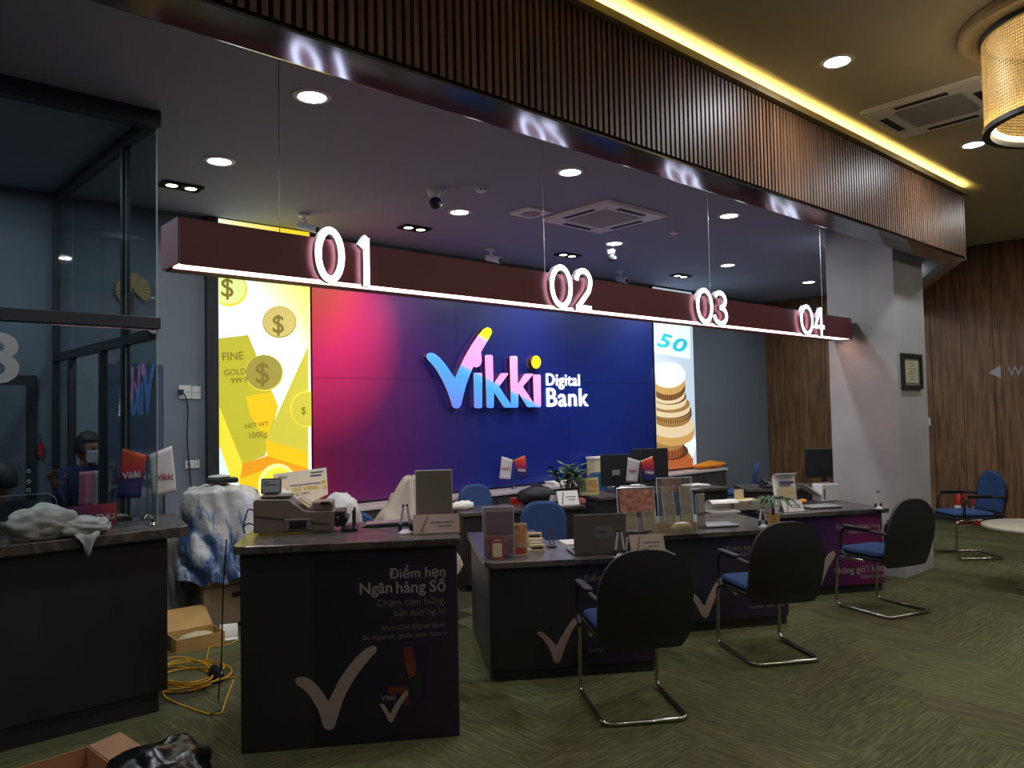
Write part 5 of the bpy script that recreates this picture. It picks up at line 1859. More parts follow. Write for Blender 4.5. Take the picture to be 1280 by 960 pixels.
cb.build('shiny_bag', mat('shiny', (210, 208, 204), 0.2, bump=0.4, bscale=30), st, local=True, smooth='all')
t, fr = acrylic_stand(at('three', 877, 667), A3 + 26, 0.095, 0.285, 'narrow upright acrylic frame with gray sheets, right of the pocket holders', [(-0.042, 0.03, 0.042, 0.28, 'paper_gray', 'insert_sheet'), (-0.042, 0.135, 0.042, 0.15, 'print_dim2', 'printed_panel'), (-0.042, 0.03, 0.042, 0.055, 'print_dim2', 'printed_panel')] if M.setdefault('paper_gray', mat('paper_gray', (150, 136, 124), 0.7)) else [], lean=0.02)
laptop_closed(at('three', 903, 660), A3, 0.30, 0.21, 'closed gray laptop on the third desk left of the potted palm')
pen_stand(at('three', 954, 659), A3, 'white twin pen stand on the third desk beside the potted palm')


def palm(P, lb, pot='wire'):
    t = thing('potted_plant', lb, 'plant', P, 0.4)
    mb = MB()
    mb.lathe([(0.042, 0), (0.05, 0.09), (0.046, 0.09), (0.04, 0.01)], n=20, close=False)
    mb.lathe([(0.001, 0.003), (0.041, 0.003)], n=20, close=False)
    mb.build('pot', mat('pot_pale', (206, 190, 140), 0.5), t, local=True, smooth=True)
    for k in range(4):
        z = 0.015 + 0.021 * k
        r = 0.0445 + 0.0019 * k * 1.1
        MB().tube([(r * math.cos(a), r * math.sin(a), z) for a in [2 * PI * i / 24 for i in range(24)]], 0.003, 5, closed=True).build('pot_band', 'orange', t, local=True)
    MB().lathe([(0.043, 0.075), (0.001, 0.082)], n=16, close=False).build('soil', 'stem', t, local=True)
    MB().tube([(0, 0, 0.07), (0.008, 0, 0.13), (0.0, 0.005, 0.2)], [0.013, 0.011, 0.009], 8).build('trunk', 'stem', t, local=True, smooth=True)
    rnd = random.Random(5)
    for k in range(22):
        a = k * 2.399
        L = 0.13 + 0.09 * rnd.random()
        up = 0.1 + 0.09 * rnd.random()
        d = Vector((math.cos(a), math.sin(a), 0))
        n = Vector((-d.y, d.x, 0))
        m = MB()
        pts = []
        for i in range(6):
            s = i / 5
            p = Vector((0, 0.005, 0.19)) + d * (L * s) + Vector((0, 0, up * s * (1.0 - 1.25 * s)))
            wd = 0.013 * math.sin(PI * (0.08 + 0.9 * s)) ** 0.8
            pts += [p - n * wd + Vector((0, 0, 0.004)), p, p + n * wd + Vector((0, 0, 0.004))]
        fs = []
        for i in range(5):
            for j in range(2):
                fs.append((i * 3 + j, i * 3 + j + 1, i * 3 + j + 4, i * 3 + j + 3))
        m.add(pts, fs)
        m.build('leaf', 'leaf', t, local=True, smooth='all')
    return t


palm(at('three', 967, 657), 'small green palm in a pale banded pot at the right end of the third desk')

# -- fourth desk
A4 = -29
name_card(at('four', 993, 640), A4, 0.20, 0.105, 'white name card on the fourth desk, below the curved leaflet display', 'paper2')
M['leaf_print'] = mat('leaf_print', (70, 66, 130), 0.6)
cdp = thing('leaflet_display', 'curved white leaflet display with a blue printed band on the fourth desk', 'display', at('four', 985, 632) + Vector((0.02, 0.02, 0)), R_(A4))
def curl(u, v):
    s = v * 0.36
    # upright sheet whose top rolls forward
    if s < 0.25:
        return Vector(((u - 0.5) * 0.24, 0.05 + 0.10 * (1 - s / 0.25) * -0.4, s))
    a = (s - 0.25) / 0.06
    return Vector(((u - 0.5) * 0.24, 0.05 - 0.05 * (1 - math.cos(a)), 0.25 + 0.05 * math.sin(min(a, 1.6))))
MB().grid(curl, 4, 18).build('sheet', 'paper', cdp, local=True, smooth='all', solid=0.002)
MB().span((-0.06, -0.002, 0.205), (0.08, 0.032, 0.225)).build('printed_band', 'leaf_print', cdp, local=True)
MB().span((-0.1, 0.0, 0.06), (0.1, 0.006, 0.17)).build('leaflets', 'cream', cdp, local=True)
MB().prism([(0.0, 0.0), (0.13, 0.0), (0.06, 0.24), (0.055, 0.24)], 0.119, 0.122, lambda u, v, w: Vector((w, u, v))).build('side_panel', 'acrylic', cdp, local=True)
MB().span((-0.12, -0.02, 0.0), (0.122, 0.13, 0.004)).build('foot', 'acrylic', cdp, local=True)
oc = MB().ball((0, 0, 0.025), (0.065, 0.035, 0.025), 16, 10, fn=lambda d, p: p * (1 + 0.2 * noise.noise(d * 2.3)))
p = at('four', 1003, 630)
oc.v = [v + p for v in oc.v]
tag(oc.build('cloth', 'orange', smooth='all'), 'small orange folded cloth on the fourth desk beside the leaflets', 'cloth')
laptop_closed(at('four', 1034, 636), A4, 0.33, 0.2, 'closed gray laptop on the fourth desk in front of the white printer')
pr_ = thing('small_printer', 'small white printer with a raised paper tray at the back of the fourth desk', 'printer', at('four', 1036, 627), R_(A4 + 8))
MB().box((0.03, 0.07, 0.085), (0.21, 0.14, 0.17)).build('body', 'white_plastic', pr_, local=True, bevel=0.008)
MB().box((0.03, 0.07, 0.172), (0.16, 0.09, 0.006)).build('top_slot', 'gray_plastic', pr_, local=True)
MB().box((-0.05, -0.002, 0.08), (0.02, 0.006, 0.1)).build('front_strip', 'gray_plastic', pr_, local=True)
MB().prism([(-0.078, 0.075), (-0.078, 0.055), (-0.27, 0.175), (-0.275, 0.185)], 0.01, 0.13, lambda u, v, w: Vector((u, w, v))).build('paper_tray', 'white_plastic', pr_, local=True)
pen_stand(at('four', 1098, 636), A4, 'white twin pen stand at the right end of the fourth desk')

# ------------------------------------------------------------------ table flags
fw_, m1, m2 = 0.2, None, None
M['flag_white'] = mat('flag_white', (206, 200, 200), 0.8)


def flagred(name, z0):
    return rampx(name, (0, 0, 1), [(z0, (36, 34, 100)), (z0 + 0.07, (70, 34, 100)), (z0 + 0.13, (196, 40, 60)), (z0 + 0.2, (226, 84, 40))], 0.8)[0]


def flags(P, ang, lb, sc=1.0, tilt=0.15, redright=True, zz=0.0):
    t = thing('table_flags', lb, 'flags', P, R_(ang), 'pairs of small table flags')
    H = 0.36 * sc
    MB().lathe([(0.035, 0), (0.035, 0.008), (0.012, 0.03), (0.004, 0.035)], n=18).build('base', 'chrome', t, local=True, smooth=True)
    MB().cyl((0, 0, 0.03), (0, 0, H), 0.004, 8).build('pole', 'steel', t, local=True)
    MB().tube([(-0.14 * sc, 0, H + 0.03), (0, 0, H - 0.02), (0.14 * sc, 0, H + 0.03)], 0.003, 6).build('cross_arm', 'steel', t, local=True)
    rm = flagred('flag_red', P[2] + H - 0.2 * sc)
    for s in (-1, 1):
        w_, h_ = 0.135 * sc, 0.225 * sc
        def fn(u, v, s=s):
            x = s * (0.008 + w_ * u)
            z = H - 0.018 + 0.045 * sc * u - h_ * v + 0.03 * u * v * sc * -1
            y = -0.008 + 0.01 * math.sin(u * 5 + v * 2) * v
            return Vector((x + s * 0.03 * v * sc, y, z))
        red = (s > 0) == redright
        o = MB().grid(fn, 8, 10).build('flag', rm if red else 'flag_white', t, local=True, smooth='all', solid=0.0015)
        c_ = fn(0.14 if s > 0 else 0.9, 0.62)
        lettering('Vikki', Frame((c_.x, -0.012, c_.z), (1, 0, -0.05 * s), (0.05 * s, 0, 1)), 0, 0, w_ * 0.72, 'paper' if red else 'flyer_red', o, depth=0.001, lift=0.007, bold=0.015, local=True)
    return t


flags((1.50, 5.12, 1.0405), 16, 'pair of table flags on the left cash counter, red one seen through the glass', 1.16, redright=False)
flags(ony(641, 610, 6.75) * Vector((1, 1, 0)).length * 0 + Vector((6.05, 6.78, 0.7705)), -28, 'pair of table flags standing on the low credenza below the logo', 1.0)
flags((6.84, 5.52, 0.7355), -28, 'pair of table flags in front of the two black monitors', 1.05)

# ------------------------------------------------------------------ staff desks: things on them
def onb(x, y, z=0.7355):
    return onz(x, y, z)


def monitor(P, rz, w_, h_, lb, stick=True, zup=0.1):
    t = thing('monitor', lb, 'monitor', P, rz)
    MB().prism(roundrect(-0.12, -0.1, 0.12, 0.1, 0.03), 0, 0.012).build('base', 'black_plastic', t, local=True, bevel=0.003)
    MB().box((0, 0.0, 0.012 + zup / 2 + 0.06), (0.05, 0.03, zup + 0.12)).build('stand', 'black_plastic', t, local=True)
    MB().box((0, 0.028, zup + h_ / 2), (w_, 0.025, h_)).build('rear_shell', 'black_plastic', t, local=True, bevel=0.008)
    MB().box((0, 0.042, zup + h_ / 2), (w_ - 0.02, 0.002, h_ - 0.02)).build('screen', 'slot', t, local=True)
    if stick:
        MB().box((0.0, 0.0145, zup + h_ * 0.42), (0.09, 0.0015, 0.07)).build('label', 'paper_gray', t, local=True)
    return t


def mplace(px, Y):
    p = ony(px, 600, Y)
    return Vector((p.x, p.y, 0.7355))


monitor(mplace(771, 5.86), R_(-28), 0.37, 0.37, 'smaller black monitor seen from behind with a white sticker, left of the pair', True, 0.06)
monitor(mplace(814, 5.72), R_(-32), 0.45, 0.40, 'larger black monitor seen from behind, in front of the coin poster', True, 0.08)
monitor(Vector((8.76, 4.33, 0.7355)), R_(-40), 0.42, 0.34, 'dark monitor half hidden behind the gray column', False, 0.1)


def paperstack(P, rz, w_, d_, n, lb, m='paper'):
    t = thing('paper_stack', lb, 'papers', P, rz)
    rnd = random.Random(int(P[0] * 100))
    for k in range(n):
        MB().box((rnd.uniform(-0.01, 0.01), rnd.uniform(-0.01, 0.01), 0.004 + 0.0075 * k), (w_, d_, 0.007), rnd.uniform(-0.15, 0.15)).build('sheet', m, t, local=True)
    return t


paperstack(onb(783, 609), R_(-20), 0.42, 0.22, 3, 'stack of white papers at the left foot of the monitors')
paperstack(onb(868, 607), R_(-14), 0.34, 0.2, 2, 'white papers at the right end of the monitor desk')
paperstack(onb(686, 622, 0.771) if False else Vector((6.1, 6.78, 0.7705)) + Vector((0.75, 0.02, 0)), R_(-4), 0.34, 0.2, 5, 'thick white document stack on the credenza right of the flags')

tp = Vector((4.95, 5.80, 0.7355))
bag = MB().ball((0, 0, 0.09), (0.21, 0.12, 0.10), 26, 16, fn=lambda d, p: Vector((p.x, p.y, max(p.z, -0.089))) * (1 + 0.12 * noise.noise(d * 2.4)))
tb = thing('black_bag', 'soft black handbag with white trim lying on the staff desk behind the second counter', 'bag', onb(684, 632) + Vector((-0.02, 0.12, 0)), R_(-22))
bag.build('body', mat('bag_black', (22, 22, 26), 0.6, bump=0.3, bscale=20), tb, local=True, smooth='all')
MB().prism([(0.08, 0.0), (0.26, 0.0), (0.22, 0.09), (0.1, 0.1)], 0.10, 0.112, lambda u, v, w: Vector((u, -w, 0.002 + v))).build('white_trim', 'paper2', tb, local=True)
MB().prism([(0.1, 0.02), (0.2, 0.015), (0.19, 0.03), (0.11, 0.04)], 0.113, 0.116, lambda u, v, w: Vector((u, -w, 0.002 + v))).build('black_stripe', 'black_ink', tb, local=True)
MB().tube(fillet([(-0.1, 0, 0.16), (-0.06, -0.02, 0.2), (0.04, -0.02, 0.2), (0.09, 0, 0.16)], 0.05), 0.008, 8).build('strap', 'black_plastic', tb, local=True, smooth=True)
name_card(onb(709, 632) + Vector((0.03, 0, 0)), -25, 0.22, 0.15, 'large white card with printed lines standing on the staff desk behind the second counter', 'paper', 2)
rb = thing('red_box', 'small red box beside the black handbag on the staff desk', 'box', onb(647, 629), R_(-25))
MB().box((0, 0, 0.025), (0.15, 0.09, 0.05)).build('body', 'red', rb, local=True, bevel=0.004)
MB().box((0, 0, 0.053), (0.152, 0.092, 0.006)).build('lid', 'flyer_red', rb, local=True, bevel=0.002)
pk = thing('pink_box', 'small pink box at the right end of the staff desk behind the second counter', 'box', onb(723, 629), R_(-22))
MB().box((0, 0, 0.02), (0.14, 0.07, 0.04)).build('body', mat('pinkbox', (206, 112, 110), 0.6), pk, local=True, bevel=0.004)
MB().box((0.03, 0, 0.046), (0.05, 0.05, 0.012)).build('lid', mat('pinkbox2', (186, 92, 96), 0.6), pk, local=True, bevel=0.003)
cr_ = MB().ball((0, 0, 0.035), (0.13, 0.07, 0.05), 20, 12, fn=lambda d, p: Vector((p.x, p.y, max(p.z, -0.034))) * (1 + 0.3 * noise.noise(d * 3.3)))
p = onb(578, 637)
cr_.v = [v + p for v in cr_.v]
tag(cr_.build('crumpled_paper', 'paper', smooth='all'), 'crumpled white paper at the left end of the staff desk behind the tall desk', 'paper')

# bushy plant and calendar between the staff desks
pl = thing('potted_plant', 'bushy green plant with many brown stems in a dark pot, centre of the back office', 'plant', Vector((6.02, 5.72, 0.0)), 0)
base = onb(718, 628)
pl.location = Vector((6.10, 5.86, 0))
ph = 0.66
MB().lathe([(0.085, 0), (0.11, ph), (0.10, ph), (0.095, ph - 0.03)], n=24, close=False).build('pot', 'black_plastic', pl, local=True, smooth=True)
MB().lathe([(0.096, ph - 0.03), (0.001, ph - 0.02)], n=20, close=False).build('soil', 'stem', pl, local=True)
rnd = random.Random(11)
for k in range(26):
    a = rnd.uniform(0, 2 * PI)
    r0, r1 = rnd.uniform(0.01, 0.09), rnd.uniform(0.05, 0.24)
    h = rnd.uniform(0.24, 0.46)
    p0 = Vector((r0 * math.cos(a), r0 * math.sin(a), ph - 0.03))
    p1 = Vector((r1 * math.cos(a), r1 * math.sin(a), ph - 0.03 + h))
    mid = (p0 + p1) / 2 + Vector((0, 0, 0.05))
    o = MB().tube([p0, mid, p1], [0.005, 0.004, 0.003], 5).build('stem', 'stem', pl, local=True)
    for q in range(3):
        b = a + rnd.uniform(-1.3, 1.3) + q
        L = rnd.uniform(0.08, 0.15)
        d = Vector((math.cos(b), math.sin(b), rnd.uniform(-0.1, 0.7))).normalized()
        n = d.cross(Vector((0, 0, 1))).normalized()
        s0 = p1.lerp(mid, 0.3 * q)
        MB().add([s0, s0 + d * L * 0.4 + n * L * 0.28, s0 + d * L, s0 + d * L * 0.4 - n * L * 0.28, s0 + d * L * 0.45 + Vector((0, 0, 0.012))], [(0, 1, 4), (1, 2, 4), (2, 3, 4), (3, 0, 4)]).build('leaf', 'leaf' if rnd.random() < 0.75 else 'leaf2', o, local=True)
t, fr = table_card(onb(737, 619), -20, 0.24, 0.19, 'desk calendar card with yellow and green pictures beside the bushy plant', (mat('calendar', (214, 204, 140), 0.6), [(0.06, 0.2, 0.36, 0.85, M.setdefault('cal1', mat('cal1', (110, 130, 96), 0.6, var=0.5, scale=40))), (0.42, 0.15, 0.95, 0.85, M.setdefault('cal2', mat('cal2', (196, 150, 90), 0.6, var=0.5, scale=40)))]), cat='calendar')

# wicker-like pale tray above the chair at the credenza
bx = thing('pale_box', 'pale box on the credenza above the blue chair left of the monitors', 'box', Vector((0, 0, 0)), R_(-4))
p = ony(748, 596, 6.8)
bx.location = (p.x, 6.8, 0.7705)
MB().box((0, 0, 0.14), (0.26, 0.16, 0.28)).build('body', 'cream', bx, local=True, bevel=0.006)
MB().box((0, 0, 0.29), (0.28, 0.18, 0.03)).build('lid', 'paper', bx, local=True, bevel=0.006)
oc = MB().ball((0, 0, 0.045), (0.42, 0.13, 0.05), 30, 14, fn=lambda d, p: Vector((p.x, p.y, max(-0.044, p.z * (1 + 0.9 * noise.noise(Vector((p.x * 6, p.y * 4, 3))))))))
p = ony(887, 590, 6.8)
oc.v = [v + Vector((p.x, 6.8, 0.7705)) for v in oc.v]
tag(oc.build('cloth', 'orange', smooth='all'), 'bright orange folded cloth on the right end of the credenza below the coin poster', 'cloth')

# papers behind the third desk
rl = thing('paper_roll', 'curled white paper hanging over the return desk behind the third counter', 'paper', onb(903, 640), R_(-30))
MB().grid(lambda u, v: Vector((0.26 * (u - 0.5), 0.09 * math.cos(v * 2.4), 0.02 + 0.09 * math.sin(v * 2.4))), 2, 12).build('sheet', 'paper', rl, local=True, smooth='all', solid=0.002)
MB().span((-0.13, -0.09, 0), (0.13, 0.1, 0.015)).build('backing', 'paper2', rl, local=True)
gb = thing('gray_tray', 'gray document tray with cream notes behind the third counter', 'tray', onb(930, 636), R_(-30))
MB().box((0, 0, 0.04), (0.3, 0.2, 0.08)).build('body', 'paper_gray', gb, local=True, bevel=0.004)
MB().box((0.0, 0.0, 0.083), (0.27, 0.18, 0.006)).build('sheet', 'cream', gb, local=True)
MB().box((-0.02, 0.05, 0.13), (0.09, 0.01, 0.09)).build('note', 'cream', gb, local=True)
kb = thing('desk_phone', 'dark desk telephone on the staff desk by the column', 'telephone', Vector((8.22, 4.72, 0.7355)), R_(-40))
MB().prism([(-0.1, 0.0), (0.1, 0.0), (0.1, 0.07), (-0.1, 0.03)], -0.1, 0.1, lambda u, v, w: Vector((w, u, v))).build('body', 'black_plastic', kb, local=True, bevel=0.004)
MB().tube(fillet([(-0.07, -0.07, 0.055), (-0.07, -0.04, 0.075), (-0.07, 0.07, 0.095), (-0.07, 0.095, 0.085)], 0.02), 0.018, 8).build('handset', 'black_plastic', kb, local=True, smooth=True)
MB().prism([(-0.07, 0.037), (0.06, 0.063), (0.06, 0.066), (-0.07, 0.04)], -0.02, 0.08, lambda u, v, w: Vector((w, u, v))).build('keypad', 'gray_plastic_dark', kb, local=True)

# ------------------------------------------------------------------ things behind the tall desk
def drape(name, c, top, zt, zb, spread, folds, seed, mt, lb, cat, rz=0, lean=(0, 0), rim=0.05, parent=None):
    """loose sheet thrown over something: flat or pointed crown, sides falling in folds"""
    c = Vector(c)
    def fn(u, v):
        a = 2 * PI * u
        if v < 0.3:
            q = v / 0.3
            r = q
            z = zt - rim * q ** 2
            k = 0
        else:
            q = (v - 0.3) / 0.7
            r = 1 + spread * q + 0.06 * math.sin(folds * a + seed) * q
            z = zt - rim - (zt - rim - zb) * q
            k = q
        e = (abs(math.cos(a)) ** 3 + abs(math.sin(a)) ** 3) ** (-1 / 3)
        x, y = top[0] * r * e * math.cos(a), top[1] * r * e * math.sin(a)
        n = noise.noise(Vector((x * 4 + seed, y * 4, z * 3))) * 0.045
        wv = noise.noise(Vector((x * 2.2 + seed, y * 2.2, z * 1.5)))
        n2 = (abs(math.sin(3.5 * a + 5.0 * z + 4.5 * wv + seed)) ** 0.6 - 0.5) * 0.055 * (0.25 + k) + (0.4 - abs(noise.noise(Vector((x * 9 + seed, y * 9, z * 3)))) * 2) * 0.022
        p = Vector((x + (n + n2) * math.cos(a) + lean[0] * k, y + (n + n2) * math.sin(a) + lean[1] * k, max(zb, z + n2 * 1.2 + n * 0.6)))
        return c + Matrix.Rotation(rz, 3, 'Z') @ p
    o = MB().grid(fn, 96, 44, wrap=True).build(name, mt, parent, smooth='all', origin=None)
    if parent is None:
        tag(o, lb, cat)
    return o


mc2 = thing('covered_machine', 'gray machine on the drawer cabinet, hidden under the blue and white dust sheet', 'machine', (2.43, 6.36, 0.6205))
MB().span((2.2, 6.18, 0.6205), (2.68, 6.54, 1.07)).build('body', 'paper_gray', mc2, bevel=0.01)
MB().span((2.24, 6.165, 0.70), (2.64, 6.179, 0.95)).build('front_cover', 'drawer', mc2, bevel=0.003)
drape('dust_sheet', (2.43, 6.34, 0), (0.29, 0.24), 1.125, 0.37, 0.22, 7, 2.0, 'dust_blue', 'crumpled blue and white plastic dust sheet thrown over a cabinet behind the counters', 'dust sheet', R_(-18), (0.05, -0.06))
drape('dust_sheet', (2.04, 6.43, 0), (0.06, 0.07), 0.75, 0.02, 0.4, 5, 5.0, 'sheet_clear', 'clear plastic sheet hanging to the floor beside the drawer cabinet', 'dust sheet') if M.setdefault('sheet_clear', glassmat('sheet_clear', (200, 205, 210), haze=0.35, rough=0.2)) else None
bd_ = thing('black_device', 'flat black device with a crumpled wrapper on top of the dust sheet', 'device', (2.42, 6.3, 1.138), R_(-12))
MB().prism(roundrect(-0.12, -0.08, 0.12, 0.08, 0.02), 0, 0.04).build('body', 'black_plastic', bd_, local=True, bevel=0.008)
MB().ball((-0.02, 0, 0.05), (0.09, 0.06, 0.018), 18, 10, fn=lambda d, p: p * (1 + 0.3 * noise.noise(d * 4))).build('wrapper', 'sheet', bd_, local=True, smooth='all')
drape('cover_sheet', (2.93, 6.33, 0), (0.12, 0.16), 1.04, 0.625, 0.3, 6, 1.0, 'sheet', 'white plastic cover sheet hanging right of the blue dust sheet', 'dust sheet', R_(-20), (0.04, 0))
p = ony(514, 604, 5.5)
drape('dust_sheet', (p.x, 5.5, 0), (0.05, 0.07), 1.135, 0.35, 9.0, 6, 8.0, 'tarp', 'beige cloth sheet draped in a peak behind the empty smoky holder', 'dust sheet', R_(-33), (-0.12, 0.02), rim=0.03)
p = ony(428, 630, 4.85)
cp_ = MB().ball((0, 0, 0), (0.16, 0.14, 0.19), 44, 26, fn=lambda d, q: q * (1 + 0.10 * noise.noise(d * 2.2) + 0.10 * abs(noise.noise(d * 5.1)) + 0.04 * noise.noise(d * 11)))
cp_.v = [v + Vector((p.x - 0.02, 4.86, 0.93)) for v in cp_.v]
tag(cp_.build('plastic_bundle', 'sheet', smooth='all'), 'crumpled pale plastic wrapping bulging behind the banknote counter', 'plastic wrapping')
M['placard'] = rampx('placard_print', (0, 0, 1), [(0.9, (246, 226, 196)), (1.1, (244, 226, 200)), (1.25, (214, 222, 230))], 0.6)[0]
fpl = Frame(ony(344, 626, 6.78), (math.cos(R_(-8)), math.sin(R_(-8)), 0.07), (0.0, 0.12, 1))
pk_ = thing('offer_placard', 'white promotional placard with yellow CHỈ VÀNG lettering in front of the gold poster', 'placard', fpl(0.24, 0, 0))
q = lambda x, y: fpl.px(320 + x / 8, 560 + y / 8)
poly = [q(*p_) for p_ in ((160, 262), (695, 224), (724, 490), (560, 560), (170, 560))]
if True:
    MB().prism(poly, -0.006, 0.0, fpl).build('board', 'placard', pk_)
M['yellow_ink'] = mat('yellow_ink', (222, 186, 40), 0.6)
def pw(s, x0, x1, y, m, bold=0.01, yt=None):
    a, b = q(x0, y), q(x1, y)
    lettering(s, fpl, a[0], a[1], b[0] - a[0], m, pk_, depth=0.001, bold=bold)
pw('1 CHỈ VÀNG', 316, 625, 455, 'yellow_ink', 0.03)
pw('SJC 999.9', 395, 540, 492, 'gray_ink')
pw('Vikki', 205, 300, 318, 'black_ink')
flat(fpl, [([q(535, 262), q(662, 254), q(662, 270), q(535, 278)], M['gray_ink']), ([q(535, 292), q(645, 285), q(645, 302), q(535, 308)], M['leaf_print']), ([q(330, 384), q(640, 366), q(640, 376), q(330, 392)], M['leaf_print']),
           ([q(650, 350), q(690, 346), q(690, 376), q(650, 380)], M['yellow_ink']), ([q(676, 405), q(704, 400), q(704, 432), q(676, 437)], M['yellow_ink'])], 'printed_marks', pk_)
a_ = q(440, 540)
lp_ = fpl(a_[0], a_[1], -0.02)
MB().span((lp_.x - 0.03, lp_.y, 0.77), (lp_.x + 0.03, lp_.y + 0.02, lp_.z + 0.1)).build('easel', 'gray_plastic_dark', pk_)

# ------------------------------------------------------------------ floor clutter at the left
def open_carton(P, rz, w_, d_, h_, lb, m, lid=True, flaps=False):
    t = thing('cardboard_box', lb, 'box', P, rz)
    th = 0.006
    MB().span((-w_ / 2, -d_ / 2, 0), (w_ / 2, d_ / 2, th)).build('bottom', m, t, local=True)
    for a, b in (((-w_ / 2, -d_ / 2, th), (w_ / 2, -d_ / 2 + th, h_)), ((-w_ / 2, d_ / 2 - th, th), (w_ / 2, d_ / 2, h_)), ((-w_ / 2, -d_ / 2 + th, th), (-w_ / 2 + th, d_ / 2 - th, h_)), ((w_ / 2 - th, -d_ / 2 + th, th), (w_ / 2, d_ / 2 - th, h_))):
        MB().span(a, b).build('side', m, t, local=True)
    if lid:
        MB().prism(rect(-w_ / 2 + 0.005, 0, w_ / 2 - 0.005, d_ * 0.95), 0, th, lambda u, v, w: Vector((u, d_ / 2 + 0.001 + v * 0.84 - w * 0.5, h_ + v * 0.52 + w * 0.8))).build('lid', m, t, local=True)
    if flaps:
        for s in (-1, 1):
            MB().prism(rect(-d_ / 2 + 0.01, 0, d_ / 2 - 0.01, w_ * 0.42), 0, th, lambda u, v, w, s=s: Vector((s * (w_ / 2 + v * 0.9), u, h_ + v * 0.12 + w))).build('flap', m, t, local=True)
    return t


bp_ = onz(252, 812, 0)
cbx = open_carton((bp_.x + 0.0, bp_.y + 0.12, 0.0), R_(-2), 0.34, 0.24, 0.10, 'small open cardboard box with raised lid on the floor before the drawer cabinet', 'cardboard')
MB().ball((0.0, 0.0, 0.06), (0.13, 0.09, 0.04), 20, 12, fn=lambda d, p: p * (1 + 0.25 * noise.noise(d * 4))).build('packing_paper', 'cream', cbx, local=True, smooth='all')
p = onz(70, 992, 0)
open_carton((p.x, p.y, 0.0), R_(6), 0.38, 0.34, 0.10, 'brown cardboard carton with open flap at the bottom left corner of the floor', 'cardboard2', lid=False, flaps=True)
p = onz(196, 1000, 0)
tbg = thing('trash_bag', 'shiny black plastic bag lying on the floor at the bottom left', 'bag', (p.x, p.y, 0))
MB().ball((0, 0, 0.105), (0.23, 0.2, 0.13), 44, 26, fn=lambda d, q: Vector((q.x, q.y, max(q.z, -0.104))) * (1 + 0.22 * noise.noise(d * 2.0) + 0.10 * abs(noise.noise(d * 5.0)))).build('body', 'black_bag', tbg, local=True, smooth='all')
MB().tube([(0.02, 0, 0.2), (0.06, 0.02, 0.235), (0.12, 0.06, 0.2)], [0.03, 0.02, 0.045], 10).build('knot', 'black_bag', tbg, local=True, smooth=True)
MB().ball((-0.07, -0.10, 0.12), (0.10, 0.06, 0.05), 24, 14, fn=lambda d, q: q * (1 + 0.35 * noise.noise(d * 4.0))).build('pale_wrapper', mat('wrap', (84, 88, 90), 0.45, bump=0.4, bscale=25), tbg, local=True, smooth='all')
p = onz(286, 800, 0)
wp = thing('paper_sheet', 'sheet of white paper standing on the floor beside the small cardboard box', 'paper', (p.x + 0.02, p.y + 0.05, 0), R_(-20))
MB().grid(lambda u, v: Vector(((u - 0.5) * 0.13, 0.05 * v * v, 0.005 + 0.09 * v)), 4, 6).build('sheet', 'paper', wp, local=True, smooth='all', solid=0.002)
MB().span((-0.065, -0.07, 0), (0.065, 0.0, 0.004)).build('lower_fold', 'paper', wp, local=True)

p = onz(246, 846, 0)
cc = thing('cable_coil', 'loose coil of yellow cable on the carpet between the counters', 'cable', (p.x, p.y, 0))
rnd = random.Random(3)
for k in range(6):
    rx, ry, ox, oy = 0.20 + rnd.uniform(-0.05, 0.05), 0.27 + rnd.uniform(-0.05, 0.06), rnd.uniform(-0.05, 0.05), rnd.uniform(-0.05, 0.05)
    ph_ = rnd.uniform(0, 6)
    pts = [(ox + rx * math.cos(a) - 0.08, oy + ry * math.sin(a) * (1 + 0.06 * math.sin(3 * a + ph_)), 0.006 + 0.010 * k + 0.004 * math.sin(2 * a + ph_)) for a in [2 * PI * i / 40 for i in range(40)]]
    MB().tube(pts, 0.0055, 6, closed=True).build('loop', 'yellow_cable', cc, local=True, smooth=True)
def floorpath(pix, z=0.006, r=0.0045, m='yellow_cable', par=None, nm='loose_end'):
    pts = [onz(x, y, z) for x, y in pix]
    return MB().tube(fillet(pts, 0.12, 5), r, 6).build(nm, m, par, smooth=True)
floorpath([(216, 850), (200, 868), (222, 880), (262, 893), (277, 892), (284, 870), (292, 850)], par=cc)
floorpath([(290, 790), (262, 806), (256, 836), (270, 850), (296, 846)], z=0.008, par=cc)
floorpath([(214, 818), (240, 812), (286, 806), (298, 800)], z=0.005, par=cc)
vc = thing('desk_cable', 'thin black cable running up from the carpet beside the tall desk', 'cable', onz(286, 878, 0))
pts = [onz(262, 893, 0.012), onz(280, 886, 0.012)] + [Vector((1.70, 4.50, 0.03)), Vector((1.71, 4.47, 0.25)), Vector((1.70, 4.42, 0.6)), Vector((1.69, 4.36, 0.85)), Vector((1.69, 4.33, 0.98))]
MB().tube(fillet(pts, 0.08), 0.004, 6).build('flex', 'black_plastic', vc, smooth=True)
p = onz(270, 852, 0)
ad = thing('power_adapter', 'black power adapter with cable clamp standing on the yellow cable', 'adapter', (p.x, p.y, 0.0), R_(20))
MB().lathe([(0.045, 0), (0.05, 0.02), (0.045, 0.07), (0.03, 0.10)], n=16).build('body', 'black_plastic', ad, local=True, smooth=True)
MB().cyl((0, 0, 0.10), (0.02, 0, 0.135), 0.022, 10).build('plug', 'cardboard2', ad, local=True)
MB().ball((0.0, -0.042, 0.06), 0.012).build('indicator', 'white_plastic', ad, local=True, smooth='all')
p = onz(212, 792, 0)
bs = MB().ball((0, 0, 0.05), (0.17, 0.14, 0.06), 26, 14, fn=lambda d, q: Vector((q.x, q.y, max(q.z, -0.048))) * (1 + 0.3 * noise.noise(d * 3)))
bs.v = [v + Vector((p.x - 0.04, p.y + 0.05, 0.001)) for v in bs.v]
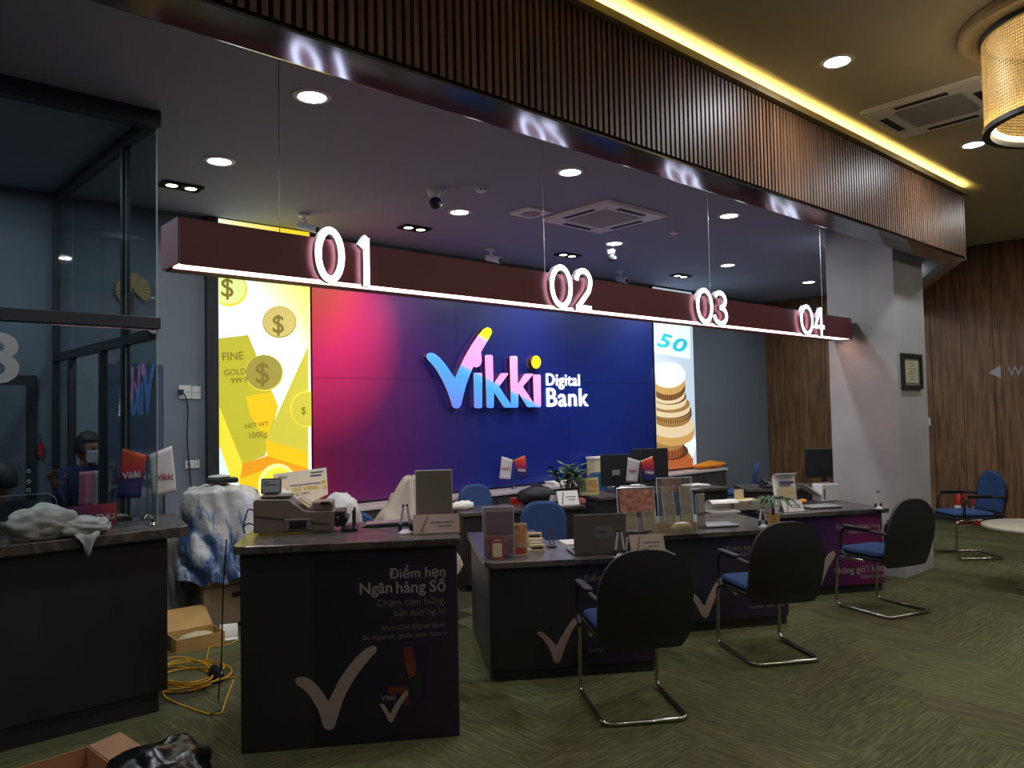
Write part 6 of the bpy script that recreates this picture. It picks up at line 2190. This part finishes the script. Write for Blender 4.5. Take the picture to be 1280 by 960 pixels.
tag(bs.build('black_sack', 'black_bag', smooth='all'), 'crumpled black sack on the floor left of the small cardboard box', 'bag')

# ------------------------------------------------------------------ on the left counter
p = Vector((0.93, 4.70, 1.0405))
jk = thing('jacket', 'crumpled gray green jacket heaped on the left counter and hanging over its edge', 'jacket', p, 0)
def heap(c, r, seed, n1=2.0):
    def fn(d, q):
        wv = noise.noise(d * 1.6 + Vector((seed, 3, 0)))
        s1 = abs(math.sin(4.2 * (d.x * 0.8 + d.z * 1.1) + 3.4 * wv + seed))
        s2 = abs(math.sin(6.5 * (d.z * 1.2 - d.x * 0.5 + d.y * 0.4) + 4.0 * wv))
        k = 0.94 + 0.20 * noise.noise(d * n1 + Vector((seed, 0, 0))) + 0.13 * s1 ** 0.7 + 0.05 * s2
        return Vector((q.x * k, q.y * k, max(q.z * k, -c[2] + 0.002)))
    return MB().ball(c, r, 56, 30, fn=fn)
heap((-0.07, 0.0, 0.075), (0.16, 0.072, 0.10), 1.0).build('body', 'jacket', jk, local=True, smooth='all')
heap((0.11, -0.01, 0.045), (0.13, 0.07, 0.055), 4.0).build('sleeve', 'jacket', jk, local=True, smooth='all')
def flap(u, v):
    x = 0.06 + 0.12 * u - 0.13 * max(0.0, v - 0.4) * (u - 0.45)
    if v < 0.4:
        q = v / 0.4
        return Vector((x, -0.01 - 0.085 * q, 0.035 - 0.025 * q + 0.008 * math.sin(9 * u)))
    q = (v - 0.4) / 0.6
    return Vector((x, -0.10 - 0.012 * math.sin(10 * u + 1) - 0.012 * q, 0.005 - (0.03 + 0.075 * math.sin(PI * u)) * q))
MB().grid(flap, 16, 16).build('hanging_flap', 'jacket', jk, local=True, smooth='all', solid=0.006)
qs = onz(102, 652, 1.0405)
qp = thing('counter_name_plate', 'red and violet name plate reading THU inside the glass booth behind the jacket', 'name plate', (1.17, 5.02, 1.0405), R_(3))
fq = Frame((1.17, 5.02, 1.0405), (math.cos(R_(3)), math.sin(R_(3)), 0), (0, 0.15, 1))
pm = rampx('plate_print', (0.7, 0, 0.7), [(1.44, (40, 36, 110)), (1.56, (120, 34, 100)), (1.70, (206, 60, 60))], 0.5)[0]
MB().prism(rect(-0.15, 0, 0.135, 0.13), -0.006, 0.0, fq).build('plate', pm, qp)
lettering('THU', fq, 0.02, 0.035, 0.10, 'paper', qp, depth=0.001, bold=0.015)
MB().box((0, 0.03, 0.002), (0.28, 0.09, 0.004)).build('foot', 'acrylic', qp, local=True)
tr = thing('document_tray', 'low dark tray with papers inside the glass booth beside the flags', 'tray', (1.30, 5.22, 1.0405), 0.1)
MB().box((0, 0, 0.014), (0.24, 0.14, 0.028)).build('body', 'black_plastic', tr, local=True, bevel=0.004)
MB().box((0, 0, 0.031), (0.2, 0.12, 0.006)).build('sheet', 'paper_gray', tr, local=True)
tn = thing('wooden_tray', 'pale wooden tray on the left counter behind the gray jacket', 'tray', (0.72, 5.1, 1.0405), 0)
MB().box((0, 0, 0.03), (0.36, 0.12, 0.06)).build('body', 'cardboard', tn, local=True, bevel=0.004)
MB().box((0, 0, 0.062), (0.34, 0.10, 0.004)).build('lid', 'cardboard2', tn, local=True)

# ------------------------------------------------------------------ right side of the hall
c4 = Vector((7.77, 2.33, 0))
rt_ = thing('round_table', 'round pale stone side table at the right edge of the photograph', 'table', Vector((8.11, 2.03, 0)))
MB().lathe([(0.0, 0.535), (0.44, 0.535), (0.455, 0.545), (0.455, 0.56), (0.445, 0.565), (0.0, 0.565)], n=48, close=False).build('table_top', 'stone_white', rt_, local=True, smooth=True)
MB().lathe([(0.22, 0), (0.22, 0.012), (0.035, 0.03), (0.03, 0.53)], n=28).build('pedestal', 'steel', rt_, local=True, smooth=True)


def extinguisher(P, lb):
    t = thing('fire_extinguisher', lb, 'fire extinguisher', P, 0.5, 'red fire extinguishers by the wooden wall')
    MB().lathe([(0.07, 0), (0.075, 0.01), (0.075, 0.34), (0.06, 0.39), (0.025, 0.42)], n=22).build('cylinder', 'red', t, local=True, smooth=True)
    MB().lathe([(0.0765, 0.14), (0.0765, 0.25)], n=22, close=False).build('label', 'paper', t, local=True)
    MB().cyl((0, 0, 0.42), (0, 0, 0.46), 0.02, 10).build('valve', 'black_plastic', t, local=True)
    MB().tube([(0, 0, 0.46), (0.05, 0, 0.49), (0.11, 0, 0.485)], 0.009, 6).build('handle', 'black_plastic', t, local=True)
    MB().tube(fillet([(-0.01, 0, 0.45), (-0.08, 0.0, 0.44), (-0.1, 0.0, 0.3), (-0.095, 0, 0.16)], 0.05), 0.01, 8).build('hose', 'black_plastic', t, local=True, smooth=True)


extinguisher((11.93, 3.93, 0), 'red fire extinguisher by the wooden wall, left of the two behind the blue chair')
extinguisher((11.93, 3.70, 0), 'red fire extinguisher by the wooden wall, right of the two behind the blue chair')
t = thing('light_switch', 'small white light switch on the wooden wall beside the column', 'switch', (XR - 0.03, 4.405, 1.42))
MB().box((0, 0, 0), (0.012, 0.085, 0.12)).build('plate', 'white_plastic', t, local=True, bevel=0.003)
MB().box((-0.008, 0, 0), (0.004, 0.03, 0.05)).build('rocker', 'paper2', t, local=True)
t = thing('restroom_sign', 'pale arrow and WC lettering on the wooden wall at the right', 'sign', (XR - 0.025, 3.4, 2.1))
fwc = Frame((XR - 0.0225, 0, 0), (0, -1, 0))
a1, a2 = onx(1236, 466, XR - 0.02), onx(1251, 457, XR - 0.02)
MB().prism([(-a1.y, a1.z), (-a2.y, a2.z - 0.18), (-a2.y, a2.z + 0.005)], 0.0, 0.01, fwc).build('arrow', 'digit_off', t)
b1_ = onx(1260.5, 469.5, XR - 0.02)
for i_, ch in enumerate('WC'):
    lettering(ch, fwc, -b1_.y + 0.2 * i_, b1_.z, 0.175 if i_ == 0 else 0.13, 'digit_off', t, depth=0.01, height=0.12)
# framed certificate on the column
t = thing('framed_certificate', 'black framed certificate hanging on the gray column', 'picture frame', (8.07, 3.035, 2.0))
p0, p1 = ony(1126, 440, 3.04), ony(1152, 484, 3.04)
x0, x1, z0, z1 = p0.x, p1.x, p1.z - 0.02, p0.z - 0.01
for a, b in (((x0, z0), (x1, z0 + 0.035)), ((x0, z1 - 0.035), (x1, z1)), ((x0, z0 + 0.035), (x0 + 0.04, z1 - 0.035)), ((x1 - 0.04, z0 + 0.035), (x1, z1 - 0.035))):
    MB().span((a[0], 3.02, a[1]), (b[0], 3.048, b[1])).build('frame_bar', 'black_plastic', t)
MB().span((x0 + 0.02, 3.04, z0 + 0.02), (x1 - 0.02, 3.047, z1 - 0.02)).build('mat_board', mat('certmat', (120, 126, 110), 0.7), t)
MB().span((x0 + 0.085, 3.036, z0 + 0.06), (x1 - 0.085, 3.0395, z1 - 0.06)).build('certificate', mat('certpaper', (186, 182, 150), 0.7), t)
mb = MB()
for k in range(7):
    zz = z1 - 0.10 - k * 0.026
    ww = (0.5, 0.3, 0.7, 0.6, 0.66, 0.5, 0.3)[k] * (x1 - x0 - 0.2) / 2
    mb.span(((x0 + x1) / 2 - ww, 3.0345, zz), ((x0 + x1) / 2 + ww, 3.0355, zz + 0.006))
mb.build('printed_lines', 'gray_ink', t)

# ------------------------------------------------------------------ people
def skinned(edges, pts, rad, sub=2):
    me = bpy.data.meshes.new('tmp')
    me.from_pydata([tuple(p) for p in pts], edges, [])
    o = bpy.data.objects.new('tmp', me)
    C.objects.link(o)
    md = o.modifiers.new('skin', 'SKIN')
    md.use_smooth_shade = True
    for i, r in enumerate(rad):
        r = r if isinstance(r, tuple) else (r, r)
        me.skin_vertices[0].data[i].radius = r
    me.skin_vertices[0].data[0].use_root = True
    o.modifiers.new('sub', 'SUBSURF').levels = sub
    dg = bpy.context.evaluated_depsgraph_get()
    m2 = bpy.data.meshes.new_from_object(o.evaluated_get(dg))
    v = [x.co.copy() for x in m2.vertices]
    f = [tuple(p.vertices) for p in m2.polygons]
    bpy.data.objects.remove(o)
    bpy.data.meshes.remove(me)
    bpy.data.meshes.remove(m2)
    return v, f


def head_shape(d, p):
    x, y, z = p
    # +y is the face
    if z < 0:
        k = 1 - 0.26 * min(1, -z / 0.12) ** 1.3
        x *= k
        y = y * (1 - 0.10 * min(1, -z / 0.12)) + 0.012 * min(1, -z / 0.12)
    if d.y > 0.55:
        nx = math.exp(-(x / 0.014) ** 2)
        y += 0.024 * nx * math.exp(-((z + 0.022) / 0.026) ** 2)           # nose
        for s in (-1, 1):
            y -= 0.011 * math.exp(-((x - s * 0.03) / 0.017) ** 2 - ((z - 0.006) / 0.014) ** 2)   # eye hollows
        y += 0.006 * math.exp(-(x / 0.022) ** 2 - ((z + 0.062) / 0.009) ** 2)  # lips
        y += 0.007 * math.exp(-(x / 0.05) ** 2 - ((z - 0.026) / 0.01) ** 2)    # brow
    return Vector((x, y, z))


def hand(mb, wrist, fdir, side, normal, mi, curl=0.35, sc=1.0, thumb=1):
    """palm and five fingers grown from the wrist; side = towards the thumb"""
    fdir, side, normal = Vector(fdir).normalized(), Vector(side).normalized(), Vector(normal).normalized()
    w0 = Vector(wrist)
    pts = [w0, w0 + fdir * 0.045 * sc, w0 + fdir * 0.085 * sc]
    v, f = skinned([(0, 1), (1, 2)], pts, [(0.024 * sc, 0.018 * sc), (0.036 * sc, 0.016 * sc), (0.038 * sc, 0.014 * sc)], 2)
    mb.add(v, f, mi)
    for k, (o, L) in enumerate(((0.027, 0.068), (0.009, 0.076), (-0.009, 0.071), (-0.026, 0.056))):
        p = w0 + fdir * 0.075 * sc + side * o * sc
        seg, a, pp = [p], curl * 0.4, p
        for q in range(3):
            d = fdir * math.cos(a) + normal * math.sin(a) + side * (o * 2.0)
            pp = pp + d.normalized() * (L * sc * (0.45, 0.32, 0.26)[q])
            seg.append(pp)
            a += curl
        v, f = skinned([(0, 1), (1, 2), (2, 3)], seg, [0.0095 * sc, 0.009 * sc, 0.008 * sc, 0.007 * sc], 1)
        mb.add(v, f, mi)
    p = w0 + fdir * 0.02 * sc + side * 0.02 * sc
    d1 = (fdir * 0.55 + side * 0.8).normalized()
    d2 = (fdir * 0.85 + side * 0.35 + normal * 0.3).normalized()
    v, f = skinned([(0, 1), (1, 2), (2, 3)], [p, p + d1 * 0.035 * sc, p + d1 * 0.035 * sc + d2 * 0.032 * sc, p + d1 * 0.035 * sc + d2 * 0.057 * sc], [0.013 * sc, 0.011 * sc, 0.0095 * sc, 0.0075 * sc], 1)
    mb.add(v, f, mi)


def person(loc, rz, label, j, mats, cat='person', scale=1.0, headturn=0.0):
    """j: joints in local coordinates (x right of the viewer facing the face, +y forwards)"""
    t = thing('person', label, cat, loc, rz)
    mb = MB()
    # shirt: pelvis, spine, shoulders and sleeves grown in one piece
    names = ['pelvis', 'waist', 'chest', 'neck0', 'shl', 'ell', 'wrl', 'shr', 'elr', 'wrr']
    pts = [Vector(j[n]) for n in names]
    v, f = skinned([(0, 1), (1, 2), (2, 3), (2, 4), (4, 5), (5, 6), (2, 7), (7, 8), (8, 9)], pts,
                   [(0.155, 0.115), (0.14, 0.10), (0.165, 0.11), (0.07, 0.06), 0.062, 0.045, 0.034, 0.062, 0.045, 0.034])
    mb.add(v, f, 1)
    names = ['pelvis', 'hpl', 'knl', 'anl', 'tol', 'hpr', 'knr', 'anr', 'tor']
    pts = [Vector(j[n]) for n in names]
    v, f = skinned([(0, 1), (1, 2), (2, 3), (3, 4), (0, 5), (5, 6), (6, 7), (7, 8)], pts, [(0.15, 0.11), 0.085, 0.062, 0.045, 0.04, 0.085, 0.062, 0.045, 0.04])
    mb.add(v, f, 2)
    v, f = skinned([(0, 1), (1, 2)], [Vector(j['chest']) + Vector((0, 0, 0.05)), Vector(j['neck0']) + Vector((0, 0.005, 0.01)), Vector(j['head']) + Vector((0, 0, -0.05))], [0.05, 0.05, 0.052])
    mb.add(v, f, 0)
    hc = Vector(j['head'])
    Rh = Matrix.Rotation(headturn, 3, 'Z')
    hm = MB().ball((0, 0, 0), (0.073, 0.092, 0.115), 36, 26, fn=head_shape)
    mb.add([hc + Rh @ q for q in hm.v], hm.f, 0)
    for s in (-1, 1):
        e = MB().ball((s * 0.073, -0.008, -0.008), (0.010, 0.02, 0.031), 10, 8)
        mb.add([hc + Rh @ q for q in e.v], e.f, 0)
    for side, sg in (('l', -1), ('r', 1)):
        hd = j.get('hand' + side)
        wr, el = Vector(j['wr' + side]), Vector(j['el' + side])
        fd_ = Vector(hd[0]) if hd else (wr - el)
        sd = Vector(hd[1]) if hd else Vector((-sg * 0.4, 0.8, 0.2))
        sd = sd - fd_.normalized() * sd.dot(fd_.normalized())
        hand(mb, wr, fd_, sd, fd_.cross(sd) * (sg if not hd else hd[2]), 0)
    o = mb.build('body', [mats['skin'], mats['shirt'], mats['trousers']], t, local=True, smooth='all')
    def hshell(d, p):
        q = head_shape(d, p)
        front = d.y > 0.35 and d.z < 0.42
        low = d.z < -0.35
        k = 1.12 + 0.05 * noise.noise(d * 6)
        if front or low:
            k = 0.90
        return Vector((q.x * k, q.y * k - 0.002, q.z * k + 0.004))
    hm = MB().ball((0, 0, 0), (0.076, 0.095, 0.117), 36, 26, fn=hshell)
    hm.v = [hc + Rh @ q for q in hm.v]
    hm.build('hair', mats['hair'], t, local=True, smooth='all')
    mb = MB()
    for s in (-1, 1):
        e = MB().ball((s * 0.03, 0.083, 0.008), (0.0115, 0.006, 0.0065), 10, 8)
        mb.add([hc + Rh @ q for q in e.v], e.f, 0)
    mb.build('eyes', 'black_ink', t, local=True, smooth='all')
    for s in ('l', 'r'):
        an, to = Vector(j['an' + s]), Vector(j['to' + s])
        c_ = (an + to) / 2
        d = to - an
        MB().ball((c_.x, c_.y + 0.02, max(0.035, c_.z - 0.02)), (0.045, 0.13, 0.035), 16, 10).build('shoe', 'black_plastic', t, local=True, smooth='all')
    return t, hc, Rh


base = dict(pelvis=(0, 0, 0.86), waist=(0, 0.0, 1.02), chest=(0, 0.0, 1.2), neck0=(0, -0.005, 1.345), head=(0, 0.02, 1.46),
            shl=(-0.165, -0.01, 1.29), shr=(0.165, -0.01, 1.29), hpl=(-0.085, 0, 0.82), knl=(-0.09, 0.02, 0.45), anl=(-0.09, -0.02, 0.075), tol=(-0.095, 0.12, 0.045),
            hpr=(0.085, 0, 0.82), knr=(0.09, 0.02, 0.45), anr=(0.09, -0.02, 0.075), tor=(0.095, 0.12, 0.045))
# standing in the doorway of the booth, one hand raised to the door post (local -x is at the viewer's left here)
j1 = dict(base, ell=(0.19, 0.03, 1.06), wrl=(0.10, 0.20, 1.02))
# local x: with the face turned to the camera, the person's right hand is at -x of the viewer
j1.update(shl=(-0.165, -0.01, 1.29), ell=(-0.20, 0.06, 1.06), wrl=(-0.27, 0.15, 1.20), handl=((-0.25, 0.10, 0.95), (0.9, 0.1, 0.2), 1),
          shr=(0.165, -0.01, 1.29), elr=(0.21, 0.03, 1.05), wrr=(0.10, 0.20, 1.03))
pm_ = dict(skin='skin', shirt='navy_cloth', trousers='dark_cloth', hair='hair')
# faces towards the camera, turned a little to the counter
f1 = Vector((1.40, 6.17, 0))
RZ1 = R_(180 + 12)
pt, hc, Rh = person(f1, RZ1, 'masked person in navy sleeves standing in the booth doorway, one hand raised', {k: (v if k.startswith('hand') else v) for k, v in ((k, (tuple((-v[0], v[1], v[2])) if not k.startswith('hand') else ((-v[0][0], v[0][1], v[0][2]), (-v[1][0], v[1][1], v[1][2]), -v[2]))) for k, v in j1.items())}, pm_, headturn=R_(18))
mk = MB().grid(lambda u, v: hc + Rh @ Vector((0.066 * math.sin((u - 0.5) * 2.3) * (1 - 0.2 * v), 0.10 * math.cos((u - 0.5) * 2.3) + 0.006 - 0.01 * v + 0.016 * math.exp(-((u - 0.5) / 0.12) ** 2 - ((v - 0.35) / 0.4) ** 2), -0.008 - 0.088 * v)), 16, 10)
mk.build('face_mask', 'mask_cloth', pt, local=True, smooth='all', solid=0.002)
vest = MB().grid(lambda u, v: Vector(((0.02 + 0.09 * u) , 0.128 + 0.012 * math.sin(u * 3.1) - 0.012 * v * v, 1.31 - 0.24 * v)), 8, 10)
vest.build('pink_scarf', 'pink_cloth', pt, local=True, smooth='all', solid=0.012)
MB().grid(lambda u, v: Vector((-0.11 + 0.13 * u, 0.125 + 0.012 * math.sin(u * 3.1) - 0.010 * v * v, 1.31 - 0.26 * v)), 8, 10).build('white_bib', 'light_cloth', pt, local=True, smooth='all', solid=0.008)

# seated at the far left of the booth, mostly hidden by the counter
f2 = Vector((0.83, 5.72, 0))
sb = dict(pelvis=(0, 0, 0.66), waist=(0, 0.02, 0.80), chest=(0, 0.03, 0.97), neck0=(0, 0.03, 1.12), head=(0, 0.05, 1.235),
          shl=(-0.165, 0.02, 1.06), shr=(0.165, 0.02, 1.06), ell=(-0.2, 0.10, 0.84), wrl=(-0.13, 0.30, 0.80), elr=(0.2, 0.10, 0.84), wrr=(0.13, 0.30, 0.80),
          hpl=(-0.09, 0.06, 0.63), knl=(-0.11, 0.38, 0.60), anl=(-0.11, 0.36, 0.20), tol=(-0.11, 0.46, 0.17), hpr=(0.09, 0.06, 0.63), knr=(0.11, 0.38, 0.60), anr=(0.11, 0.36, 0.20), tor=(0.11, 0.46, 0.17))
sb = {k: (v[0], v[1], v[2] + 0.05) for k, v in sb.items()}
pt2, _, _ = person(f2, R_(0), 'dark haired seated person at the left edge, seen from behind inside the booth', sb, dict(pm_, shirt='dark_cloth'))
stl = thing('stool', 'dark stool under the seated person at the left edge', 'stool', (0.83, 5.69, 0))
MB().lathe([(0.17, 0.545), (0.18, 0.56), (0.17, 0.575), (0.001, 0.58)], n=24).build('seat', 'black_plastic', stl, local=True, smooth=True)
for k in range(4):
    a = PI / 4 + k * PI / 2
    MB().cyl((0.12 * math.cos(a), 0.12 * math.sin(a), 0.545), (0.2 * math.cos(a), 0.2 * math.sin(a), 0.0), 0.012, 8).build('leg', 'steel', stl, local=True)
MB().tube([(0.172 * math.cos(a), 0.172 * math.sin(a), 0.2) for a in [2 * PI * i / 24 for i in range(24)]], 0.008, 6, closed=True).build('foot_ring', 'steel', stl, local=True)
